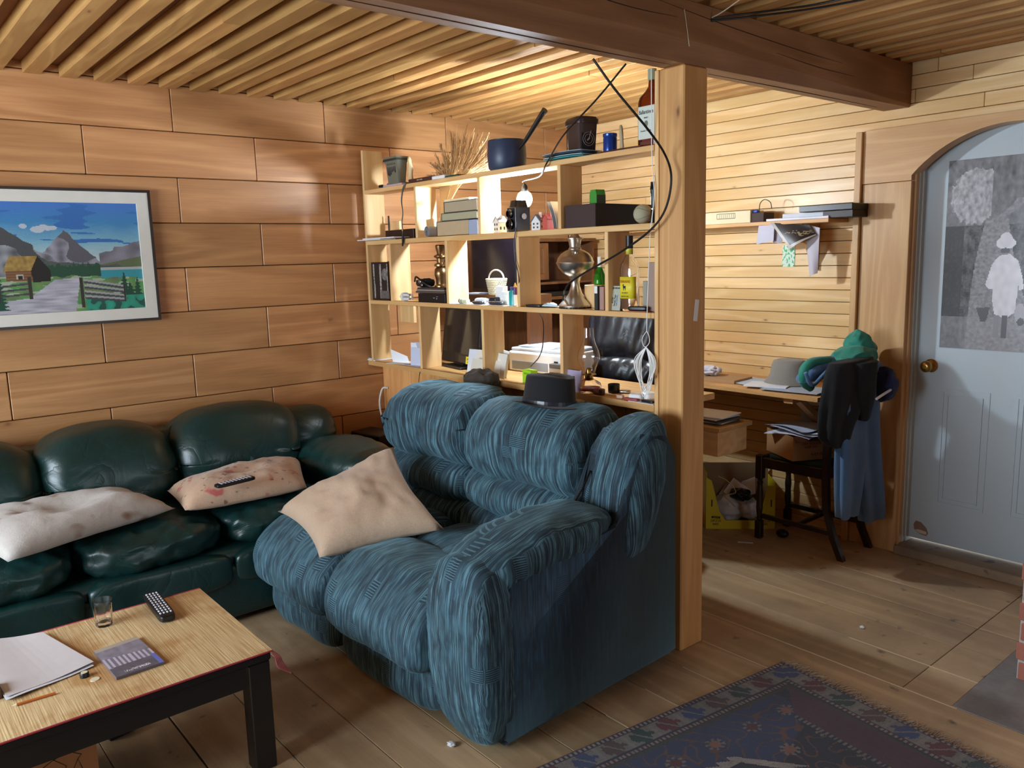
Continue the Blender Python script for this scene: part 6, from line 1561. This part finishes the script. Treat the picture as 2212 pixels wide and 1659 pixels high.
for k in range(6):
    if k < 4:
        f_ = lambda u, v, k=k: (-.11+.20*u, -.14+.26*v, .004*math.sin(7*u+k)+.010*math.sin(4*v+k*2)+.012)
        single('carton_paper', sheet(f_, 12, 12, .001), plain(['d9dbe6', 'e6e8f0', 'cfd2de', 'c6cde0'][k], .7), labs[k], 'paper', (3.83-.03+.015*(k % 2), 2.24-.02*(k % 3)+.01, .4795+.108+.012*k), (.0, .0, .25*math.sin(k*1.7)), smooth=True)
    else:
        single('carton_paper', MB().at((0, 0, 0), 0, 0, .5).box((0, -.07, 0), (.002, .07, .12)), plain(['9b9aa2', '8a5f44'][k-4], .7), labs[k], 'paper', (3.90+.02*(k-4), 2.21-.06*(k-4), .60), (0, 0, .4))
# yellow juice box carton
yc = thing('yellow_carton', 'yellow and black printed carton full of junk on the floor below the desk', 'box', (3.83, 2.62, 0), math.radians(45))
ym = plain('d2bd1c', .5, name='yellow_card'); kr = plain('94795a', .8)
w2, d2 = .19, .09
front = [(-w2, 0), (w2, 0), (w2, .25), (w2-.045, .25), (w2-.075, .10), (w2-.11, .05), (-w2+.11, .05), (-w2+.075, .10), (-w2+.03, .28), (-w2, .30)]
def fr_(pts, x_): 
    m_ = MB(); A = [m_.v((x_, -a_, b_)) for a_, b_ in pts]; B = [m_.v((x_+.004, -a_, b_)) for a_, b_ in pts]; n_ = len(pts)
    m_.f(A, (1, 1, 1, 1)); m_.f(B[::-1], (1, 1, 1, 1))
    for i in range(n_): m_.f([A[i], B[i], B[(i+1) % n_], A[(i+1) % n_]], (1, 1, 1, 1))
    bmesh.ops.recalc_face_normals(m_.bm, faces=m_.bm.faces); return m_
fp = obj('front_panel', fr_(front, -d2), ym, yc)
obj('side_panel', MB().box((-d2+.004, w2-.004, 0), (d2, w2, .33)), ym, yc); obj('side_panel', MB().box((-d2+.004, -w2, 0), (d2, -w2+.004, .27)), ym, yc)
obj('back_panel', MB().box((d2-.004, -w2+.004, 0), (d2, w2-.004, .34)), kr, yc, 'plain cardboard inside'); obj('floor_panel', MB().box((-d2+.004, -w2+.004, 0), (d2-.004, w2-.004, .004)), kr, yc)
for yy, s_ in ((w2-.055, 'JUICE US\nBARS'), (-w2+.055, 'JUICE US\nBARS')):
    text(s_, .020, M['black'], fp, (-d2-.0006, yy, .038), FX, sx=.75, name='print'); bd = obj('print_badge', MB().at((-d2-.0008, yy, .068), 0, .06).box((-.0005, -.024, -.006), (.0005, .024, .006)), plain('2a2416', .5), fp, 'dark badge')
    text('PRESS-LIFE', .0075, ym, fp, (-d2-.0016, yy, .068), FX, name='print')
[obj('hand_slot', MB().box((-d2-.0008, a_, .13), (-d2+.0002, a_+.007, .17)), M['black'], fp) for a_ in (w2-.035, -w2+.018)]
junk = [('white_bag', 'crumpled white plastic bag in the yellow carton front', (-.02, .05, .09), (.14, .16, .15), plain('cfcfd2', .5), 'bag'), ('white_bag', 'second white plastic bag at the right in the yellow carton', (.05, -.05, .09), (.12, .14, .12), plain('dcdcde', .5), 'bag'), ('dark_bottle', 'dark green plastic bottle lying in the yellow carton', (.0, -.02, .18), (.10, .12, .07), plain('14201a', .2), 'bottle')]
for n_, lb_, c_, s_, mt_, ct_ in junk:
    single(n_, MB().cushion((0, 0, 0), s_, 2.4, 14, lambda q_, p_: p_*(1+.28*noise.noise(q_*2.2+Vector(c_)*30))), mt_, lb_, ct_, (3.83+c_[0], 2.62+c_[1], c_[2]), smooth=2)
for k, (dx, dy, dz, rz, tl, w_, h_, lb_) in enumerate(((-.02, .02, .15, .3, .5, .13, .10, 'crumpled letter sticking up in the yellow carton'), (.03, -.05, .17, -.4, -.5, .12, .10, 'white card sticking up at the right in the yellow carton'), (-.0, .07, .12, .8, .6, .12, .09, 'grey sheet at the left in the yellow carton'))):
    single('waste_paper', MB().at((0, 0, 0), 0, tl, .35).box((-.001, -w_/2, 0), (.001, w_/2, h_)), plain(['dfe0ea', 'e8e8f0', 'b9bcc8'][k], .7), lb_, 'paper', (3.83+dx, 2.62+dy, dz), (0, 0, rz))
cbl = [Vector((3.70, 2.66, .30)), Vector((3.72, 2.62, .28)), Vector((3.74, 2.58, .235)), Vector((3.72, 2.56, .22)), Vector((3.74, 2.60, .20)), Vector((3.71, 2.62, .19)), Vector((3.70, 2.58, .17)), Vector((3.69, 2.54, .15))]
cord('tangled_cord', 'yellowish tangled cord at the left inside the yellow carton', cbl, .003, plain('b9b070', .5))
single('white_scrap', MB().at((0, 0, 0), .6).box((-.008, -.04, 0), (.008, .04, .001)), M['paper'], 'small white paper scrap on the floor beside the front chair leg', 'scrap', tuple(P(1610, 1172, Z=0.0005)))
q = P(1690, 1160, Z=0)
single('black_caster', MB().sphere((0, 0, .022), (.03, .035, .022), n=10), M['black'], 'small black caster-like lump on the floor under the chair', 'caster', (q.x, q.y, 0), smooth=2)  # black caster, shaped as a flattened ball
# clothes hung over the chair back (back rail top at z 1.0, y about 1.97)
def garment(secs, seg=40, fold=.012, nf=5, seed=0, k=2.2):
    """closed draped shape: secs (x, y, z, half width x, half depth y)"""
    m_ = MB(); rings = []
    for i, (x_, y_, z_, rx, ry) in enumerate(secs):
        R_ = []
        for j in range(seg):
            a_ = 2*PI*j/seg; ca, sa = math.cos(a_), math.sin(a_); q_ = (abs(ca)**k+abs(sa)**k)**(-1/k)
            f_ = fold*math.sin(a_*nf+seed+i*.25)*(min(i, 3)/3)+fold*.7*noise.noise(Vector((ca*2, sa*2, i*.45+seed)))
            R_.append(m_.v((x_+(rx+f_)*ca*q_, y_+(ry+f_*.8)*sa*q_, z_+.006*noise.noise(Vector((ca*3, sa, seed+i))))))
        rings.append(R_)
    for A, B in zip(rings, rings[1:]):
        for j in range(seg): m_.f([A[j], A[(j+1) % seg], B[(j+1) % seg], B[j]], (1, 1, 1, 1))
    m_.f(rings[0][::-1], (1, 1, 1, 1)); m_.f(rings[-1], (1, 1, 1, 1))
    bmesh.ops.recalc_face_normals(m_.bm, faces=m_.bm.faces); return m_
def gpx(rows, Yc, dep):
    """rows: (left px, right px, py) -> sections on plane Y=Yc"""
    out = []
    for (pl_, pr2, py, *d) in rows:
        a_, b_ = P(pl_, py, Y=Yc), P(pr2, py, Y=Yc); dd_ = d[0] if d else dep
        out.append(((a_.x+b_.x)/2, Yc, (a_.z+b_.z)/2, (b_.x-a_.x)/2, dd_))
    return out
jn = thing('blue_jeans', 'blue denim jeans hanging over the back of the dark chair', 'jeans', (3.9, 1.92, 0))
def jp(n_, mb_, mat, lab=None):
    o = obj(n_, mb_, mat, jn, lab, 2); o.location = (-3.9, -1.92, 0); return o
jp('far_leg', garment(gpx([(1842, 1893, 790), (1842, 1894, 860), (1845, 1897, 930), (1848, 1900, 1000), (1858, 1904, 1060), (1866, 1907, 1119)], 1.862, .034), fold=.013, nf=5, seed=1, k=3.2), M['denim'])
jp('near_leg', garment(gpx([(1818, 1868, 800), (1816, 1866, 860), (1814, 1863, 930), (1812, 1862, 1000), (1811, 1856, 1060), (1814, 1845, 1114)], 1.850, .030), fold=.011, nf=4, seed=4, k=3), M['denim'])
wa = garment([(3.60, 1.99, 1.00, .05, .035), (3.66, 1.98, 1.015, .05, .05), (3.75, 1.97, 1.02, .05, .055), (3.86, 1.95, 1.03, .06, .06), (3.96, 1.94, 1.0, .04, .05)], fold=.010, nf=4, seed=9) if False else None
# bunched waist part over the rail
wq = [P(1738, 815, Y=2.02), P(1760, 800, Y=2.02), P(1800, 790, Y=1.99), P(1850, 780, Y=1.96), P(1885, 790, Y=1.93)]
wm = MB(); wm.loft([((p_.x, p_.y, p_.z), (0, .045, 0), (.01, 0, r_), 2.2) for p_, r_ in zip(wq, (.028, .05, .055, .05, .03))], 28)
for v in wm.bm.verts: v.co += Vector((noise.noise(v.co*16), noise.noise(v.co*16+Vector((5, 0, 0))), noise.noise(v.co*14+Vector((0, 9, 0)))))*.014
jp('waist', wm, M['denim'])
jp('waistband', MB().tube(spline([P(1740, 805, Y=1.98), P(1755, 832, Y=1.965), P(1790, 800, Y=1.94), P(1838, 776, Y=1.92), P(1872, 790, Y=1.90)], 8), .009, 8), M['denim'])
jk = thing('dark_jacket', 'black jacket draped over the jeans on the chair back', 'jacket', (3.8, 1.93, 0))
def kp(n_, mb_):
    o = obj(n_, mb_, M['jacket'], jk, None, 2); o.location = (-3.8, -1.93, 0)
kp('front_drape', garment(gpx([(1797, 1880, 778, .04), (1790, 1880, 800, .062), (1786, 1877, 840, .062), (1781, 1868, 880, .058), (1779, 1846, 912, .055), (1781, 1836, 940, .05), (1798, 1830, 962, .03)], 1.870, .045), fold=.011, nf=6, seed=3, k=2.6))
kp('sleeve', garment(gpx([(1846, 1884, 782, .05), (1846, 1883, 830, .045), (1848, 1880, 870, .04), (1852, 1873, 905, .03)], 1.825, .03), fold=.007, nf=3, seed=7, k=2.6))
gc_ = thing('green_hooded_top', 'bright green hooded top heaped on the chair back above the jeans', 'top', (3.86, 1.97, 1.03))
def gp_(n_, mb_):
    o = obj(n_, mb_, M['teal'], gc_, None, 2); o.location = (-3.86, -1.97, -1.03)
g1 = P(1845, 765, Y=1.95); g2 = P(1858, 735, Y=1.95)
def gf(sd): return lambda q_, p_: p_+Vector((noise.noise(q_*1.8+Vector((sd, 0, 0))), noise.noise(q_*1.8+Vector((0, sd, 0))), noise.noise(q_*2+Vector((0, 0, sd)))))*.011
gp_('body', MB().cushion(tuple(g1+Vector((0, 0, -.002))), (.29, .18, .10), 2.1, 24, lambda q_, p_: gf(2)(q_, p_)+Vector((0, 0, -.03*q_.x*q_.x))))
gp_('hood', MB().cushion(tuple(g2+Vector((-.003, 0, -.02))), (.17, .14, .15), 2.0, 24, lambda q_, p_: gf(5)(q_, Vector((p_.x*(1-.35*q_.z)-.02*q_.z, p_.y*(1-.3*q_.z), p_.z)))))
sv = spline([P(1790, 782, Y=2.0), P(1755, 785, Y=2.02), P(1738, 800, Y=2.03), P(1737, 825, Y=2.03), P(1752, 838, Y=2.02)], 6)
gp_('sleeve', MB().tube(sv, lambda t_: .030-.010*t_, 14))
nv = thing('navy_hat', 'dark blue cap with a white trim hanging behind the chair back', 'cap', (3.99, 1.90, .88))
nq = P(1908, 830, Y=1.815)
o = obj('crown', MB().cushion(tuple(nq), (.09, .13, .17), 2.3, 18, gf(8)), M['navy'], nv, None, 2); o.location = (-3.99, -1.90, -.88)
o = obj('trim', MB().tube(spline([P(1893, 862, Y=1.755), P(1908, 852, Y=1.75), P(1924, 842, Y=1.765)], 5), .006, 8), M['white'], nv, 'white trim'); o.location = (-3.99, -1.90, -.88)
# ================================================================= the painting
pc_ = [P(318, 412, Y=YA), P(345, 692, Y=YA)]
px1, pz1_, pz0_ = 1.228, 1.913, 1.290
px0_ = .25
pn = thing('framed_painting', 'framed oil painting of a cabin and mountains on the board wall', 'painting', ((px0_+px1)/2, YA-.015, (pz0_+pz1_)/2))
PL = pn.location.copy()
def pp_(n_, mb_, mat, lab=None):
    o = obj(n_, mb_, mat, pn, lab); o.location = -PL; return o
def frame(mb, x0_, x1_, z0_, z1_, w_, y0_, y1_):
    mb.box((x0_, y0_, z0_), (x1_, y1_, z0_+w_)); mb.box((x0_, y0_, z1_-w_), (x1_, y1_, z1_)); mb.box((x0_, y0_, z0_+w_), (x0_+w_, y1_, z1_-w_)); mb.box((x1_-w_, y0_, z0_+w_), (x1_, y1_, z1_-w_)); return mb
pp_('outer_frame', frame(MB(), px0_, px1, pz0_, pz1_, .012, YA-.034, YA-.003), plain('2a1c16', .3, name='dark_frame'))
pp_('white_liner', frame(MB(), px0_+.0125, px1-.0125, pz0_+.0125, pz1_-.0125, .052, YA-.029, YA-.003), plain('d2cfc6', .7, name='linen_liner'), 'off-white liner')
def scene_col(u, v):
    # u 0..1 over full width, v 0 bottom..1 top
    X_ = (u*(px1-px0_-.13)); s_ = 1-(u); r = (px1-.065-px0_-.065)*(1-u)   # metres from right edge
    x = r/.61     # 0 at right edge .. about 1
    mt1 = .45+.30*max(0, 1-abs(x-.52)/.16)+.0   # middle peak
    w_ = nz2(u, v, 9, 1)*.3+nz2(u, v*3, 20, 2)*.2
    sky = [(.05, .16, .48), (.04, .20, .42), (.18, .38, .48), (.48, .56, .54)]
    t_ = min(max((1-v)/.55+.18*w_, 0), .999)*3; i = int(t_); f_ = t_-i
    c = [sky[i][k]*(1-f_)+sky[min(i+1, 3)][k]*f_ for k in range(3)]
    if v > .62 and nz2(u*.5, v*2.2, 9, 5) > .22: c = [.03, .13, .38]
    for cx, cy, rx, ry in ((.66, .78, .03, .022), (.70, .755, .045, .03), (.63, .765, .03, .02), (.79, .785, .025, .022), (.60, .77, .03, .02)):
        if ell(x, v, cx, cy, rx, ry): c = [.42, .46, .52]
    n2 = .03*nz2(u, v, 18, 3)
    h1 = max(0, .80-abs(x-.95)*1.15)+n2*.6; h1 = .80-abs(x-.95)*.95+n2 if x < .95 else .80-(x-.95)*.5+n2
    h2 = .745-abs(x-.53)*1.25+n2; h3 = .60-max(0, .0)+n2*.5 if x < .28 else 0; h3 = .655-x*.42+n2 if x < .30 else 0
    if v < h3 and v > .38: k = .16+.10*nz2(u, v, 12, 6); c = [k*1.05, k, k*1.2]
    if v < h3 and v < .50-.25*x and x < .3: c = [.10, .13, .06]
    if v < h2 and v > .36: k = .22+.16*nz2(u*1.5, v, 16, 4) if nz2(u, v, 6, 11) > -.1 else .09; c = [k, k*.97, k*1.15]
    if v < h1 and v > .34: k = .20+.16*nz2(u*1.5, v, 14, 8) if nz2(u, v, 5, 12) > -.05 else .06; c = [k*.95, k, k*1.08]
    if v < .50-.10*(1-x)+n2*.5 and x < .78 and v < .49: c = [.06+.03*nz2(u, v, 10), .08, .07]
    if v < .40 and x < .45: c = [.36, .38, .36]
    if v < .375 and x < .36: c = [.03, .25, .30]
    # trees strip
    if .32 < v < .43+.04*nz2(u*4, 0, 24, 3) and .30 < x < .68: c = [.012, .06, .03]
    # ground
    g_ = .33-.10*max(0, .45-x)+n2
    if v < g_:
        c = [.10+.06*nz2(u, v, 20), .22+.10*nz2(u, v, 14, 2), .07]
        if nz2(u*1, v*2.5, 12, 9) > .25: c = [.30, .36, .26]
    # path
    if poly(x, v, [(.62, .30), (.45, .31), (.50, .0), (1.1, .0), (1.1, .10), (.80, .14)]):
        k = .36+.18*nz2(u*.7, v*3, 16, 7); c = [k, k*.98, k*1.12]
    # cabin
    if poly(x, v, [(.90, .52), (.72, .52), (.76, .38), (.95, .38)]): k = .30+.15*nz2(u*2, v, 28, 3); c = [k, k*.62, k*.16]
    if poly(x, v, [(.93, .385), (.765, .385), (.765, .29), (.93, .30)]): k = .17+.05*math.sin(v*260); c = [k, k*.45, k*.2]
    if poly(x, v, [(.77, .39), (.72, .52), (.64, .38), (.65, .29), (.765, .28)]): c = [.012, .009, .008]
    if abs(x-.845) < .022 and .315 < v < .355: c = [.42, .38, .30] if (abs(x-.845) > .014 or v > .345) else [.01, .01, .01]
    # firs
    for tx, th, tw in ((.14, .36, .05), (.045, .31, .04), (.10, .26, .06), (.99, .46, .04)):
        if v < th and v > .04 and abs(x-tx) < tw*(1-v/th)*1.25*(1+.35*math.sin(v*190)): c = [.006, .05+.03*abs(nz2(u, v, 22)), .028]
    if v < .13 and x < .42: k = nz2(u, v*.6, 26, 8); c = [.02, .22+.12*k, .14+.1*k] if k > -.1 else [.01, .07, .05]
    # fences
    for (xa, xb, za, zb) in ((.43, .14, .27, .20), (.43, .14, .22, .16), (.43, .14, .165, .11), (.43, .14, .12, .075)):
        if xb < x < xa:
            z_ = za+(zb-za)*(xa-x)/(xa-xb)
            if abs(v-z_) < .009: c = [.05, .05, .06]
            elif 0 < v-z_ < .028: c = [.30, .30, .30]
    for (za, zb) in ((.27, .235), (.225, .20), (.18, .15)):
        if .80 < x < 1.1 and abs(v-(za+(zb-za)*(x-.8)/.3)) < .008: c = [.05, .045, .05]
    for tx, z0_, z1_, w2_ in ((.445, .03, .31, .010), (.145, .07, .24, .008), (.79, .13, .33, .012), (.985, .11, .27, .008)):
        if abs(x-tx) < w2_ and z0_ < v < z1_: c = [.03, .025, .02]
    return tuple(max(.003, q_) for q_ in c)+(1,)
ix0, ix1, iz0, iz1 = px0_+.0645, px1-.0645, pz0_+.0645, pz1_-.0645
pp_('canvas', sheet(lambda u, v: (ix0+(ix1-ix0)*u, YA-.018, iz0+(iz1-iz0)*v), 240, 160, .003, scene_col), colmat('oil_paint', .45, .3, 120), 'painted landscape')
# ================================================================= light
def area(name, loc, rot, sx, sy, e, col):
    l = bpy.data.lights.new(name, 'AREA'); l.shape = 'RECTANGLE'; l.size = sx; l.size_y = sy; l.energy = e; l.color = col
    o = bpy.data.objects.new(name, l); COL.objects.link(o); o.location = loc; o.rotation_euler = rot; return o
area('window_daylight', (XL-.14, 2.6, 1.4), (0, -PI/2, 0), 1.25, 2.15, 84, (.74, .88, 1.0))
area('window_daylight', (1.7, YR-.14, 1.4), (PI/2, 0, 0), 1.35, 1.2, 9, (.80, .90, 1.0))
w = bpy.data.worlds.new('world'); bpy.context.scene.world = w; w.use_nodes = True
w.node_tree.nodes['Background'].inputs[0].default_value = (.75, .87, 1, 1); w.node_tree.nodes['Background'].inputs[1].default_value = 1.0
sc = bpy.context.scene
sc.view_settings.view_transform = 'Standard'; sc.view_settings.look = 'None'; sc.view_settings.exposure = 1.1; sc.view_settings.gamma = 1; sc.view_settings.use_curve_mapping = False

GR = {'paper_sheet': 'papers piled on the low table', 'paper_folder': 'folders on the top shelf', 'magazine': 'magazines lying on the shelves', 'book': 'books stacked on the second shelf',
      'model_house': 'model houses around the old camera', 'curled_sheet': 'curled sheets beside the wooden case', 'notebook': 'papers at the left end of the counter', 'upright_letter': 'letters standing left of the monitor',
      'leaning_paper': 'cards and folders leaning by the monitor', 'printer_paper': 'papers on the printer', 'file_stack': 'files piled right of the printer', 'desk_sheet': 'papers on the wall desk',
      'pile_paper': 'papers piled on the low pine table', 'ledge_papers': 'papers on the narrow ledge', 'shelf_stack': 'things lying on the wall shelf', 'hanging_leaflet': 'leaflets hanging below the wall shelf',
      'carton_paper': 'papers in the carton on the chair', 'white_bag': 'bags in the yellow carton', 'waste_paper': 'papers in the yellow carton', 'ceiling_cable': 'cables across the ceiling slats',
      'remote_control': 'remote controls by the sofa', 'floor_scrap': 'white scraps on the floor'}
for o in list(bpy.data.objects):
    b = o.name.split('.')[0]
    if o.parent is None and b in GR and 'label' in o: o['group'] = GR[b]
